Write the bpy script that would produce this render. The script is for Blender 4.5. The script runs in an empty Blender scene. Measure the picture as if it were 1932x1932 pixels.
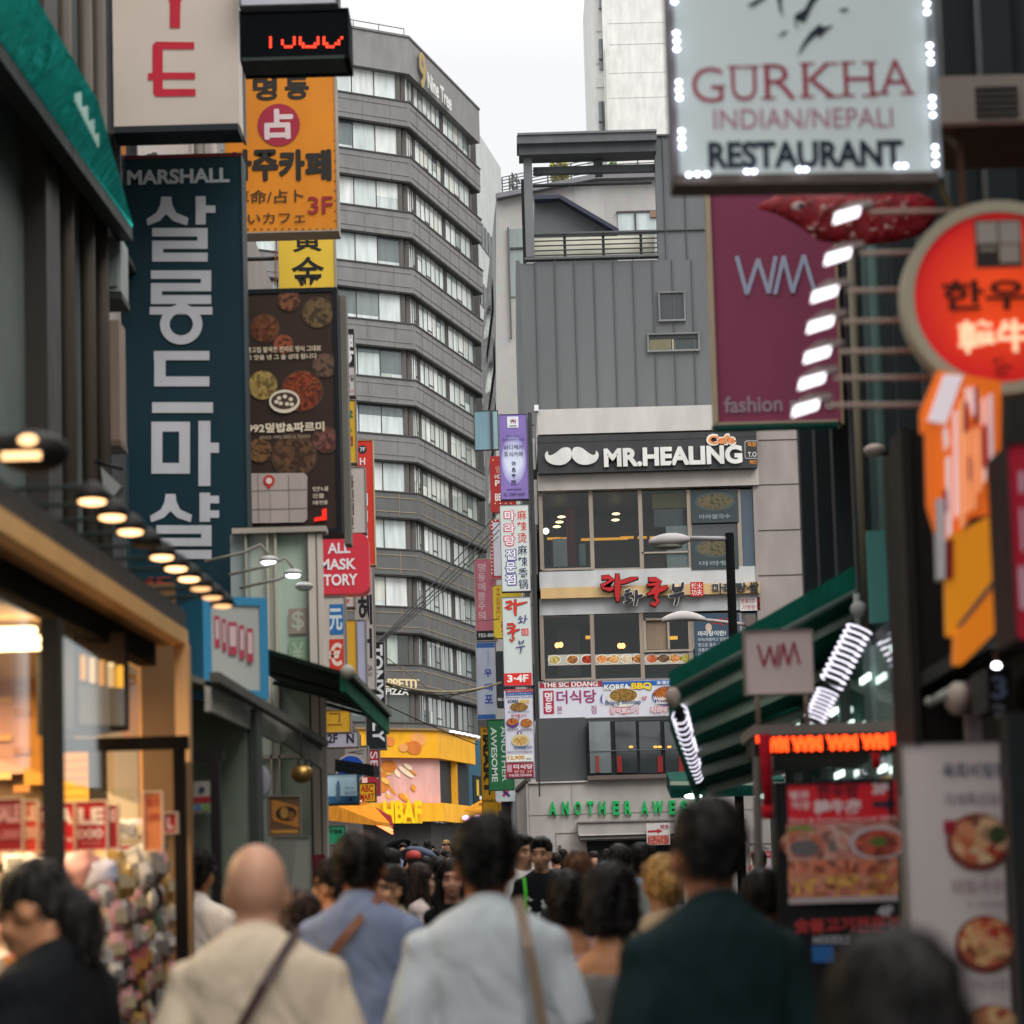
import bpy, math, random
from mathutils import Vector, Matrix, noise
R = math.radians
scene = bpy.context.scene
COL = scene.collection
random.seed(7)

# ------------------------------------------------------------------ camera, sky, sun, exposure
FPX = 4300.0                      # focal length in units of a 1932 px wide frame
PITCH = math.atan(0.09)
ROLL = R(-1.6)
EYE = Vector((0, 0, 1.45))
cd = bpy.data.cameras.new('camera')
cam = bpy.data.objects.new('camera', cd); COL.objects.link(cam)
cd.sensor_width = 36; cd.lens = FPX / 1932 * 36
cd.shift_y = 387 / 1932
cd.clip_start = 0.1; cd.clip_end = 2000
CR = (Matrix.Rotation(R(90) + PITCH, 4, 'X') @ Matrix.Rotation(ROLL, 4, 'Z'))
cam.matrix_world = Matrix.Translation(EYE) @ CR
cd.dof.use_dof = True; cd.dof.focus_distance = 66.0; cd.dof.aperture_fstop = 3.0
cd.dof.aperture_blades = 9
scene.camera = cam

w = bpy.data.worlds.new('World'); scene.world = w; w.use_nodes = True
nt = w.node_tree; nt.nodes.clear()
out = nt.nodes.new('ShaderNodeOutputWorld'); bg = nt.nodes.new('ShaderNodeBackground')
sky = nt.nodes.new('ShaderNodeTexSky'); sky.sky_type = 'NISHITA'; sky.sun_disc = False
sky.sun_elevation = R(52); sky.sun_rotation = R(138)
geo = nt.nodes.new('ShaderNodeNewGeometry'); sep = nt.nodes.new('ShaderNodeSeparateXYZ')
tc = nt.nodes.new('ShaderNodeTexCoord')
nt.links.new(tc.outputs['Generated'], sep.inputs[0])
ramp = nt.nodes.new('ShaderNodeValToRGB')
e = ramp.color_ramp.elements
e[0].position = 0.0; e[0].color = (.325, .327, .328, 1)
e[1].position = 1.0; e[1].color = (1, .98, .945, 1)
for p_, c_ in ((.36, (.335, .336, .337, 1)), (.62, (.80, .79, .77, 1))):
    q_ = ramp.color_ramp.elements.new(p_); q_.color = c_
nt.links.new(sep.outputs['Z'], ramp.inputs[0])
clouds = nt.nodes.new('ShaderNodeTexNoise'); clouds.inputs['Scale'].default_value = 2.2; clouds.inputs['Detail'].default_value = 5
cm = nt.nodes.new('ShaderNodeMapRange'); cm.inputs[3].default_value = 19.3; cm.inputs[4].default_value = 21.8
nt.links.new(tc.outputs['Generated'], clouds.inputs['Vector']); nt.links.new(clouds.outputs['Fac'], cm.inputs[0])
sc_ = nt.nodes.new('ShaderNodeVectorMath'); sc_.operation = 'SCALE'
nt.links.new(ramp.outputs[0], sc_.inputs[0]); nt.links.new(cm.outputs[0], sc_.inputs['Scale'])
mx = nt.nodes.new('ShaderNodeMix'); mx.data_type = 'RGBA'; mx.inputs['Factor'].default_value = 0.94
nt.links.new(sky.outputs[0], mx.inputs['A']); nt.links.new(sc_.outputs[0], mx.inputs['B'])
nt.links.new(mx.outputs['Result'], bg.inputs['Color']); bg.inputs['Strength'].default_value = 0.1
nt.links.new(bg.outputs[0], out.inputs[0])

sd = bpy.data.lights.new('sun', 'SUN'); sd.energy = 1.5; sd.angle = R(40); sd.color = (1, .975, .94)
sun = bpy.data.objects.new('sun', sd); COL.objects.link(sun)
sun.rotation_euler = (R(42), 0, R(42))

scene.view_settings.view_transform = 'Standard'; scene.view_settings.look = 'None'
scene.view_settings.exposure = 0.52; scene.view_settings.gamma = 1
try:
    scene.cycles.use_denoising = True; scene.cycles.denoiser = 'OPENIMAGEDENOISE'
    scene.cycles.max_bounces = 6; scene.cycles.sample_clamp_indirect = 4
    scene.cycles.use_adaptive_sampling = True; scene.cycles.adaptive_threshold = 0.02
except Exception:
    pass

# ------------------------------------------------------------------ helpers
def at(x, y, Y):
    """World point seen at (x, y) of the 1932 px frame on the vertical plane Y metres ahead."""
    d = CR.to_3x3() @ Vector(((x - 966) / FPX, (1353 - y) / FPX, -1))
    return EYE + d * (Y / d.y)
def ray(x, y):
    return CR.to_3x3() @ Vector(((x - 966) / FPX, (1353 - y) / FPX, -1))
def ground(Y):
    return 0.033 * max(0.0, Y - 6)

def lin(h):
    h = h.lstrip('#'); c = [int(h[i:i+2], 16) / 255 for i in (0, 2, 4)]
    return tuple(v / 12.92 if v <= .04045 else ((v + .055) / 1.055) ** 2.4 for v in c)

MATS = {}
def M(key):
    """'#rrggbb' paint; '*rrggbb:3' lamp; 'food:hex,hex,scale'; 'stone:...', 'cloth:hex', 'metal:hex', 'glass:hex', 'skin:hex', 'hair:hex'."""
    if key in MATS: return MATS[key]
    m = bpy.data.materials.new('m_' + key.replace('#', '')); MATS[key] = m
    m.use_nodes = True; t = m.node_tree; b = t.nodes['Principled BSDF']; L = t.links
    def N(ty): return t.nodes.new(ty)
    def noise_(scale, detail=4, vec='Object', stretch=None):
        co = N('ShaderNodeTexCoord'); n = N('ShaderNodeTexNoise')
        n.inputs['Scale'].default_value = scale; n.inputs['Detail'].default_value = detail
        if stretch:
            mp = N('ShaderNodeMapping'); mp.inputs['Scale'].default_value = stretch
            L.new(co.outputs[vec], mp.inputs[0]); L.new(mp.outputs[0], n.inputs['Vector'])
        else: L.new(co.outputs[vec], n.inputs['Vector'])
        return n
    def ramp_(src, stops):
        r = N('ShaderNodeValToRGB'); el = r.color_ramp.elements
        while len(el) > len(stops): el.remove(el[-1])
        while len(el) < len(stops): el.new(1)
        for q, (p, c) in zip(el, stops): q.position = p; q.color = (*c, 1)
        L.new(src, r.inputs[0]); return r
    def bump(src, d, s):
        bp = N('ShaderNodeBump'); bp.inputs['Distance'].default_value = d; bp.inputs['Strength'].default_value = s
        L.new(src, bp.inputs['Height']); L.new(bp.outputs[0], b.inputs['Normal'])
    kind, _, arg = key.partition(':')
    b.inputs['Roughness'].default_value = .55; b.inputs['Specular IOR Level'].default_value = .2
    def vary(c, lo, hi, sc, stretch=None, det=5):
        n = noise_(sc, det, stretch=stretch)
        r = ramp_(n.outputs['Fac'], [(.3, tuple(v * lo for v in c)), (.7, tuple(min(.95, v * hi) for v in c))])
        L.new(r.outputs[0], b.inputs['Base Color']); return n
    if key[0] == '#':
        c = lin(key); n = vary(c, .84, 1.06, 2.2, (1, 1, .35), 7)
        n2 = noise_(14, 3, stretch=(1, 1, .25)); mrr = N('ShaderNodeMapRange'); mrr.inputs[3].default_value = .38; mrr.inputs[4].default_value = .7
        L.new(n2.outputs['Fac'], mrr.inputs[0]); L.new(mrr.outputs[0], b.inputs['Roughness'])
    elif key[0] == '*':
        h, _, s = key[1:].partition(':'); c = lin(h)
        b.inputs['Base Color'].default_value = (*[v * .3 for v in c], 1)
        b.inputs['Emission Color'].default_value = (*c, 1); b.inputs['Emission Strength'].default_value = float(s or 1)
    elif kind == 'lit':          # a sign face with its own glow: backlit boxes, and daylit boards given some
        h, s = arg.split(','); c = lin(h); vary(c, .95, 1.03, 2)
        b.inputs['Emission Color'].default_value = (*c, 1); b.inputs['Emission Strength'].default_value = float(s)
        b.inputs['Roughness'].default_value = .35
    elif kind == 'food':
        a, c, d, s = arg.split(',')
        co = N('ShaderNodeTexCoord'); vo = N('ShaderNodeTexVoronoi'); vo.inputs['Scale'].default_value = float(s) * 4
        n = noise_(float(s) * .6, 6); av = N('ShaderNodeMix'); av.data_type = 'RGBA'; av.inputs['Factor'].default_value = .12
        L.new(co.outputs['Object'], av.inputs['A']); L.new(n.outputs['Color'], av.inputs['B']); L.new(av.outputs['Result'], vo.inputs['Vector'])
        sp = N('ShaderNodeSeparateColor'); L.new(vo.outputs['Color'], sp.inputs[0])
        r = ramp_(sp.outputs[0], [(0, lin(a)), (.4, lin(c)), (.75, lin(d)), (1, tuple(v * .35 for v in lin(c)))])
        L.new(r.outputs[0], b.inputs['Base Color']); b.inputs['Roughness'].default_value = .4
    elif kind == 'stain':        # long streaks: weathering on stone, or reflections painted on glass walls
        a, c, s = arg.split(',')
        n = noise_(float(s), 8, stretch=(1, .45, .22)); n2 = noise_(float(s) * 9, 3)
        r = ramp_(n.outputs['Fac'], [(.34, lin(a)), (.5, tuple((x + y) / 2 for x, y in zip(lin(a), lin(c)))), (.66, lin(c))])
        mm = N('ShaderNodeMix'); mm.data_type = 'RGBA'; mm.blend_type = 'MULTIPLY'; mm.inputs['Factor'].default_value = .25
        L.new(r.outputs[0], mm.inputs['A']); L.new(n2.outputs['Color'], mm.inputs['B']); L.new(mm.outputs['Result'], b.inputs['Base Color'])
        b.inputs['Roughness'].default_value = .6; bump(n2.outputs['Fac'], .01, .3)
    elif kind == 'cloth':
        c = lin(arg); n = vary(c, .82, 1.1, 3)
        n3 = noise_(4.2, 3, stretch=(1, 1, .5)); n3.inputs['Distortion'].default_value = 1.2; bump(n3.outputs['Fac'], .09, .55); first = b.inputs['Normal'].links[0].from_socket
        n2 = noise_(420, 2); bump(n2.outputs['Fac'], .002, .35); L.new(first, b.inputs['Normal'].links[0].from_node.inputs['Normal'])
        b.inputs['Roughness'].default_value = .9; b.inputs['Sheen Weight'].default_value = .0; b.inputs['Specular IOR Level'].default_value = .12; b.inputs['Sheen Roughness'].default_value = .5
    elif kind == 'skin':
        c = lin(arg); n = vary(c, .8, 1.12, 9)
        b.inputs['Roughness'].default_value = .48; b.inputs['Subsurface Weight'].default_value = .08; b.inputs['Subsurface Radius'].default_value = (.012, .005, .003)
        n2 = noise_(120, 3); bump(n2.outputs['Fac'], .002, .25)
    elif kind == 'hair':
        c = lin(arg); n = noise_(34, 8, stretch=(1, 1, .14))
        r = ramp_(n.outputs['Fac'], [(.4, tuple(v * (.3 if max(c) < .1 else .75) for v in c)), (.62, tuple(min(1, v * (2.4 if max(c) < .1 else 1.25) + .003) for v in c))])  # darker and brighter hair highlights are put into the colour
        L.new(r.outputs[0], b.inputs['Base Color']); b.inputs['Roughness'].default_value = .5
        bump(n.outputs['Fac'], .012, .7); b.inputs['Specular IOR Level'].default_value = .12
    elif kind == 'matte':
        c = lin(arg); vary(c, .8, 1.1, 3); b.inputs['Roughness'].default_value = .8; b.inputs['Specular IOR Level'].default_value = .04
    elif kind == 'metal':
        c = lin(arg); vary(c, .85, 1.08, 6); b.inputs['Metallic'].default_value = .85; b.inputs['Roughness'].default_value = .38
    elif kind == 'pane':         # window glass: reflects the street; base tint is curtain, dark room or painted reflection
        h, _, refl = arg.partition(','); c = lin(h); n = vary(c, .75, 1.12, 1.2, stretch=(3, 3, .4))
        b.inputs['Roughness'].default_value = .07; b.inputs['Specular IOR Level'].default_value = float(refl or .8)
        b.inputs['Coat Weight'].default_value = .6; b.inputs['Coat Roughness'].default_value = .03
        n2 = noise_(.7, 2); bump(n2.outputs['Fac'], .03, .25)
    elif kind == 'glass':        # clear pane that shows the room behind it
        c = lin(arg); t.nodes.remove(b)
        tr = N('ShaderNodeBsdfTransparent'); tr.inputs[0].default_value = (*c, 1)
        gl = N('ShaderNodeBsdfGlossy'); gl.inputs['Roughness'].default_value = .04; gl.inputs[0].default_value = (.9, .95, .95, 1)
        fr = N('ShaderNodeFresnel'); fr.inputs[0].default_value = 1.55
        ms = N('ShaderNodeMixShader'); L.new(fr.outputs[0], ms.inputs[0]); L.new(tr.outputs[0], ms.inputs[1]); L.new(gl.outputs[0], ms.inputs[2])
        L.new(ms.outputs[0], t.nodes['Material Output'].inputs[0])
    elif kind == 'clad':         # standing seam sheet
        c = lin(arg); n = vary(c, .9, 1.07, .8, stretch=(1, 1, .3)); b.inputs['Roughness'].default_value = .55
    elif kind == 'wood':
        c = lin(arg); n = vary(c, .75, 1.15, 5, stretch=(1, .12, 6)); b.inputs['Roughness'].default_value = .5
    elif kind == 'leaf':
        c = lin(arg); vary(c, .6, 1.3, 12); b.inputs['Roughness'].default_value = .7
    elif kind == 'asphalt':
        n = noise_(35, 6); n2 = noise_(.35, 4)
        r = ramp_(n.outputs['Fac'], [(.3, (.04, .04, .042)), (.7, (.085, .083, .08))])
        mm = N('ShaderNodeMix'); mm.data_type = 'RGBA'; mm.blend_type = 'MULTIPLY'; mm.inputs['Factor'].default_value = .5
        L.new(r.outputs[0], mm.inputs['A']); L.new(n2.outputs['Color'], mm.inputs['B']); L.new(mm.outputs['Result'], b.inputs['Base Color'])
        b.inputs['Roughness'].default_value = .8; bump(n.outputs['Fac'], .01, .5)
    elif kind == 'brick':
        co = N('ShaderNodeTexCoord'); br = N('ShaderNodeTexBrick'); br.inputs['Scale'].default_value = 2.2
        L.new(co.outputs['Object'], br.inputs['Vector'])
        for i, q in enumerate(('Color1', 'Color2', 'Mortar')):
            br.inputs[q].default_value = (*[v * (1, .82, .6)[i] for v in lin(arg)], 1)
        L.new(br.outputs[0], b.inputs['Base Color']); b.inputs['Roughness'].default_value = .8
    return m

WM = {}
def thing(name, label, cat, loc=(0, 0, 0), rz=0.0, group=None, kind=None):
    o = bpy.data.objects.new(name, None); COL.objects.link(o); o.empty_display_size = .1
    o.location = loc; o.rotation_euler = (0, 0, rz)
    WM[o.name] = Matrix.Translation(Vector(loc)) @ Matrix.Rotation(rz, 4, 'Z')
    tag(o, label, cat, group, kind); return o
def tag(o, label=None, cat=None, group=None, kind=None):
    if label: o['label'] = label
    if cat: o['category'] = cat
    if group: o['group'] = group
    if kind: o['kind'] = kind
    return o

class MB:
    """Collects faces and links them as ONE mesh object; vertices in world space (or local with world=False)."""
    def __init__(s, world=True): s.v = []; s.f = []; s.mi = []; s.sm = []; s.mats = []; s.world = world; s.T = None
    def m(s, k):
        if k not in s.mats: s.mats.append(k)
        return s.mats.index(k)
    def add(s, vs, fs, k, smooth=False):
        b = len(s.v); i = s.m(k)
        s.v += [s.T @ Vector(v) if s.T else Vector(v) for v in vs]
        for f in fs: s.f.append([b + q for q in f]); s.mi.append(i); s.sm.append(smooth)
        return s
    def box(s, a, b, k):
        x0, y0, z0 = [min(p, q) for p, q in zip(a, b)]; x1, y1, z1 = [max(p, q) for p, q in zip(a, b)]
        return s.add([(x0,y0,z0),(x1,y0,z0),(x1,y1,z0),(x0,y1,z0),(x0,y0,z1),(x1,y0,z1),(x1,y1,z1),(x0,y1,z1)],
              [(0,3,2,1),(4,5,6,7),(0,1,5,4),(1,2,6,5),(2,3,7,6),(3,0,4,7)], k)
    def hexa(s, bot, top, k):
        return s.add(list(bot) + list(top), [(0,3,2,1),(4,5,6,7),(0,1,5,4),(1,2,6,5),(2,3,7,6),(3,0,4,7)], k)
    def slab(s, quad, t, k):
        """a quad given by four corners, thickened by vector t"""
        q = [Vector(p) for p in quad]; t = Vector(t); n = len(q)
        fs = [list(range(n)), list(range(2 * n - 1, n - 1, -1))] + [(i, (i + n), (i + 1) % n + n, (i + 1) % n) for i in range(n)]
        return s.add(q + [p + t for p in q], fs, k)
    def beam(s, p, q, w, h, k, up=(0, 0, 1)):
        p = Vector(p); q = Vector(q); d = (q - p).normalized(); u = Vector(up)
        if abs(d.dot(u)) > .95: u = Vector((0, 1, 0))
        r = d.cross(u).normalized() * w / 2; u = r.cross(d).normalized() * h / 2
        return s.hexa([p - r - u, p + r - u, q + r - u, q - r - u], [p - r + u, p + r + u, q + r + u, q - r + u], k)
    def tube(s, pts, rad, k, n=8, smooth=True):
        pts = [Vector(p) for p in pts]; rs = rad if isinstance(rad, (list, tuple)) else [rad] * len(pts)
        vs = []; up = Vector((0, 0, 1))
        for i, p in enumerate(pts):
            d = (pts[min(i + 1, len(pts) - 1)] - pts[max(i - 1, 0)]).normalized()
            if i == 0:
                u = up if abs(d.dot(up)) < .9 else Vector((0, 1, 0)); a = d.cross(u).normalized()
            else: a = (a - d * a.dot(d)).normalized()
            b = a.cross(d)
            vs += [p + (a * math.cos(j * 2 * math.pi / n) + b * math.sin(j * 2 * math.pi / n)) * rs[i] for j in range(n)]
        fs = [(i*n + j, i*n + (j+1) % n, (i+1)*n + (j+1) % n, (i+1)*n + j) for i in range(len(pts) - 1) for j in range(n)]
        fs += [tuple(range(n - 1, -1, -1)), tuple(range((len(pts) - 1) * n, len(pts) * n))]
        return s.add(vs, fs, k, smooth)
    def ell(s, c, r, k, nu=14, nv=9, smooth=True, rot=None):
        c = Vector(c); vs = []
        for i in range(nv + 1):
            a = math.pi * i / nv
            for j in range(nu):
                b = 2 * math.pi * j / nu
                q = Vector((r[0]*math.sin(a)*math.cos(b), r[1]*math.sin(a)*math.sin(b), r[2]*math.cos(a)))
                vs.append(c + (rot @ q if rot else q))
        fs = [(i*nu + j, (i+1)*nu + j, (i+1)*nu + (j+1) % nu, i*nu + (j+1) % nu) for i in range(nv) for j in range(nu)]
        return s.add(vs, fs, k, smooth)
    def loft(s, rings, k, smooth=True):
        n = len(rings[0]); vs = [p for r in rings for p in r]
        fs = [(i*n + j, i*n + (j+1) % n, (i+1)*n + (j+1) % n, (i+1)*n + j) for i in range(len(rings) - 1) for j in range(n)]
        fs += [tuple(range(n - 1, -1, -1)), tuple(range((len(rings) - 1) * n, len(rings) * n))]
        return s.add(vs, fs, k, smooth)
    def build(s, name, parent=None, label=None, cat=None, group=None, kind=None):
        vs = s.v
        if s.world and parent is not None:
            inv = WM[parent.name].inverted(); vs = [inv @ v for v in vs]
        me = bpy.data.meshes.new(name); me.from_pydata(vs, [], s.f)
        for k in s.mats: me.materials.append(M(k))
        me.polygons.foreach_set('material_index', s.mi); me.polygons.foreach_set('use_smooth', s.sm); me.update()
        o = bpy.data.objects.new(name, me); COL.objects.link(o)
        if parent is not None:
            o.parent = parent; WM[o.name] = WM[parent.name]
        else: WM[o.name] = Matrix.Identity(4)
        return tag(o, label, cat, group, kind)
def centred(mb, name, label, cat, base, group=None, kind=None):
    """a thing that is one mesh, with its origin at its base"""
    b = Vector(base); mb.v = [v - b for v in mb.v]; o = mb.build(name, None, label, cat, group, kind)
    o.location = b; WM[o.name] = Matrix.Translation(b); return o

_tc = {}
def glyphs(text, bold):
    key = (text, bold)
    if key in _tc: return _tc[key]
    c = bpy.data.curves.new('lettering_curve', 'FONT'); c.body = text; c.offset = bold; c.resolution_u = 4
    o = bpy.data.objects.new('lettering_curve', c); me = o.to_mesh()
    vs = [(v.co.x, v.co.y) for v in me.vertices]; fs = [tuple(p.vertices) for p in me.polygons]
    o.to_mesh_clear(); bpy.data.objects.remove(o); bpy.data.curves.remove(c)
    x0 = min(v[0] for v in vs); x1 = max(v[0] for v in vs); y0 = min(v[1] for v in vs); y1 = max(v[1] for v in vs)
    r = ([((x - x0) / (x1 - x0 or 1), (y - y0) / (y1 - y0 or 1)) for x, y in vs], fs); _tc[key] = r; return r

class Sign:
    """A board on a plane Y metres ahead (yaw turns it); local x right, z up, y into the depth; drawn in picture coordinates."""
    def __init__(s, name, label, x0, y0, x1, y1, Y, th=.15, face='#d0d0d0', edge='#404040', yaw=0, cat='sign', group=None, rim=0, back=True, corner=0):
        s.rz = R(yaw); c = at((x0 + x1) / 2, (y0 + y1) / 2, Y); s.c = c
        s.o = thing(name, label, cat, c, s.rz, group); s.k = 0; s.parts = {}; s.Y = Y
        s.W = WM[s.o.name]; s.inv = s.W.inverted(); s.n = s.W.to_3x3() @ Vector((0, 1, 0))
        xm, ym = (x0 + x1) / 2, (y0 + y1) / 2
        s.w = (s.pt(x1, ym) - s.pt(x0, ym)).length; s.h = (s.pt(xm, y1) - s.pt(xm, y0)).length; s.th = th
        if not back: return
        b = MB(False); W, H = s.w / 2, s.h / 2
        if corner:
            rr = corner * s.w; pts = []
            for (cx, cz, a0) in ((W - rr, H - rr, 0), (-W + rr, H - rr, 90), (-W + rr, -H + rr, 180), (W - rr, -H + rr, 270)):
                pts += [(cx + rr * math.cos(R(a0 + 18 * i)), 0, cz + rr * math.sin(R(a0 + 18 * i))) for i in range(6)]
            b.slab(pts, (0, th, 0), face)
        else: b.box((-W, 0, -H), (W, th, H), face)
        b.build('panel', s.o)
        if rim:
            f = MB(False); r_ = rim * s.Y / FPX; d = .012
            for a, bb in (((-W - r_, -d, -H - r_), (W + r_, th + d, -H)), ((-W - r_, -d, H), (W + r_, th + d, H + r_)), ((-W - r_, -d, -H), (-W, th + d, H)), ((W, -d, -H), (W + r_, th + d, H))):
                f.box(a, bb, edge)
            f.build('frame', s.o)
    def pt(s, x, y):
        d = ray(x, y); t = (s.c - EYE).dot(s.n) / d.dot(s.n); return s.inv @ (EYE + d * t)
    def mb(s, part):
        if part not in s.parts: s.parts[part] = MB(False)
        return s.parts[part]
    def lay(s, ext=0):
        s.k += 1; return -(.003 + .0015 * s.k) - ext
    def rect(s, x0, y0, x1, y1):
        c = s.pt((x0 + x1) / 2, (y0 + y1) / 2)
        ym, xm = (y0 + y1) / 2, (x0 + x1) / 2
        return c.x, c.z, (s.pt(x1, ym) - s.pt(x0, ym)).length, (s.pt(xm, y1) - s.pt(xm, y0)).length
    def t(s, text, x0, y0, x1, y1, col, bold=.01, ext=0, rot=0, part='lettering'):
        s.k += 1
        vs = []
        if bold > .032 and ord(max(text)) > 0x2000 and not ext:      # a heavy face: the glyph stamped with small shifts
            k0 = s.k; d = (bold - .022) * .9; n_c = sum(1 for q in text if q != ' ') or 1
            for i, (dx, dz) in enumerate(((0, 0), (1, 0), (-1, 0), (0, 1), (0, -1))):
                wv, hv = (x1 - x0) / n_c * d * dx, (y1 - y0) * d * dz
                s.k = k0 - 1 + i * .12; s.t(text, x0 + wv, y0 + hv, x1 + wv, y1 + hv, col, .022, 0, rot, part)
            s.k = k0; return s
        cx, cz, W, H = s.rect(x0, y0, x1, y1); g, fs = glyphs(text, bold); s.k -= 1; y = s.lay(ext)
        for a, b in g:
            a -= .5; b -= .5
            if rot == 1: a, b = b, -a          # reads top to bottom
            elif rot == -1: a, b = -b, a
            vs.append((cx + a * W, y, cz + b * H))
        mb = s.mb(part); mb.add(vs, fs, col)
        if ext:
            n = len(vs); edge = {}
            for f in fs:
                for i in range(len(f)):
                    e_ = (f[i], f[(i + 1) % len(f)]); edge[e_] = edge.get(e_, 0) + 1
            side = [(a, b, b + n, a + n) for (a, b) in edge if (b, a) not in edge]
            mb.add(vs + [(v[0], -.002, v[2]) for v in vs], [f[::-1] for f in side], col)
        return s
    def v_(s, text, x0, y0, x1, y1, col, bold=.01, gap=.12, part='lettering'):
        n = len(text); h = (y1 - y0) / n
        k0 = s.k
        for i, ch in enumerate(text):
            if ch == ' ': continue
            s.k = k0; s.t(ch, x0, y0 + i * h + gap * h / 2, x1, y0 + (i + 1) * h - gap * h / 2, col, bold, part=part)
        return s
    def r(s, x0, y0, x1, y1, col, part='print'):
        cx, cz, W, H = s.rect(x0, y0, x1, y1); y = s.lay()
        s.mb(part).add([(cx - W/2, y, cz - H/2), (cx + W/2, y, cz - H/2), (cx + W/2, y, cz + H/2), (cx - W/2, y, cz + H/2)], [(0, 1, 2, 3)], col); return s
    def e(s, cx, cy, rx, ry, col, part='print', n=26, ring=0):
        x, z, W, H = s.rect(cx - rx, cy - ry, cx + rx, cy + ry); y = s.lay()
        o = [(x + W/2 * math.cos(i * 2 * math.pi / n), y, z + H/2 * math.sin(i * 2 * math.pi / n)) for i in range(n)]
        if ring:
            o2 = [(x + ring * (a - x), y, z + ring * (c - z)) for a, _, c in o]
            s.mb(part).add(o + o2, [(i, (i + 1) % n, n + (i + 1) % n, n + i) for i in range(n)], col)
        else: s.mb(part).add(o, [tuple(range(n))], col)
        return s
    def p(s, pts, col, part='print', ext=0):
        y = s.lay(ext); q = [s.pt(*a) for a in pts]; vs = [(a.x, y, a.z) for a in q]
        area = sum(vs[i-1][0] * vs[i][2] - vs[i][0] * vs[i-1][2] for i in range(len(vs)))
        if area < 0: vs = vs[::-1]
        mb = s.mb(part); n = len(vs); mb.add(vs, [tuple(range(n))], col)
        if ext: mb.add(vs + [(v[0], -.002, v[2]) for v in vs], [(i, i + n, (i + 1) % n + n, (i + 1) % n) for i in range(n)], col)
        return s
    def box(s, x0, y0, x1, y1, d0, d1, col, part='frame'):
        """a solid on the board: d0, d1 metres along the depth axis"""
        cx, cz, W, H = s.rect(x0, y0, x1, y1); s.mb(part).box((cx - W/2, d0, cz - H/2), (cx + W/2, d1, cz + H/2), col); return s
    def arm(s, y, side, length, r=.03, col='#3a3a3a'):
        p = s.pt((0, 0)[0] + 966, y); sx = s.w / 2 * side
        s.mb('bracket').tube([(sx, s.th / 2, p.z), (sx + side * length, s.th / 2, p.z)], r, col); return s
    def done(s):
        for k, b in s.parts.items(): b.build(k, s.o)
        return s.o
def dup(o, parent=None):
    c = o.copy(); COL.objects.link(c); WM[c.name] = WM[o.name]
    if parent is not None: c.parent = parent
    for ch in list(o.children): dup(ch, c)
    return c
# ------------------------------------------------------------------ ground
g = MB(); ys = [-25, 6] + [6 + 6 * i for i in range(1, 30)] + [700]
gz = lambda y: ground(min(y, 180))
for a, b in zip(ys, ys[1:]):
    g.add([(-300, a, gz(a)), (300, a, gz(a)), (300, b, gz(b)), (-300, b, gz(b))], [(0, 1, 2, 3)], 'asphalt')
g.build('ground', None, 'grey asphalt shopping lane rising gently away', 'ground', None, 'structure')

# ------------------------------------------------------------------ far office tower with ribbon windows
c0 = at(781, 900, 128); P0 = Vector((c0.x, c0.y, 0)); dR = Vector((.306, .952, 0)); dL = Vector((-.883, -.469, 0))
nR = Vector((.952, -.306, 0)); nL = Vector((.469, -.883, 0))
tower = thing('office_tower', 'tall grey stone office tower with ribbon windows and gold 9 emblem at the top', 'building', P0)
inn = -(nL + nR).normalized()
wall = MB(); LL, RL = 16.0, 12.6
def tw_slab(z0, z1, o, k, ll=LL, rl=RL):
    a = P0 + dL * ll + nL * o; c = P0 + dR * rl + nR * o; m_ = P0 + (nL + nR).normalized() * (o * 1.08)
    e1 = c + Vector((-9, 3, 0)); e2 = a + Vector((-3, 13, 0))
    q = [a, m_, c, e1, e2]
    wall.slab([(p.x, p.y, z0) for p in q], (0, 0, z1 - z0), k)
ZT, FH = 48.7, 3.27
tw_slab(ZT + 1.7, ZT + 3.85, .35, '#7c7b7a'); tw_slab(ZT + 3.85, ZT + 3.97, .42, '#6f6d6c')
tw_slab(0, ZT + 1.9, -.55, '#5a5654')
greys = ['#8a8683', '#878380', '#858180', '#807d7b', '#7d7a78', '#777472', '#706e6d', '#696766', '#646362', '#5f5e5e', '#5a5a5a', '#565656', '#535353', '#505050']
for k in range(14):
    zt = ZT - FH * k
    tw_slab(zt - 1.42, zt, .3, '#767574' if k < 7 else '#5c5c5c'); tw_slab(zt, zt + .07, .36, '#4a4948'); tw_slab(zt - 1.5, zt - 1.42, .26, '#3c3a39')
    # inlaid pale joints of the stone
    for fr in (.22, .78):
        z = zt - 1.42 * fr
        for d, n, l in ((dL, nL, LL), (dR, nR, RL)):
            p, q = P0 + n * .315, P0 + d * l + n * .315
            wall.beam((p.x, p.y, z), (q.x, q.y, z), .03, .035, '#9a8a70' if k > 6 else '#7e7974')
    for d, n, l in ((dL, nL, LL), (dR, nR, RL)):
        i = 1.1
        while i < l:
            p = P0 + d * i + n * .31; wall.beam((p.x, p.y, zt - 1.4), (p.x, p.y, zt - .02), .035, .03, '#8d7f6a' if k > 6 else '#7a7672'); i += 1.75
for s0, d, n in ((.0, dR, nR), (1.25, dR, nR), (6.3, dR, nR), (11.4, dR, nR), (.1, dL, nL), (6.2, dL, nL), (12, dL, nL)):   # piers
    p = P0 + d * (s0 + .25) - n * .2; wall.beam((p.x, p.y, 3), (p.x, p.y, ZT + 2), .26, .4, '#625e5b')
wall.build('wall', tower)
rr = random.Random(3)
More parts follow.
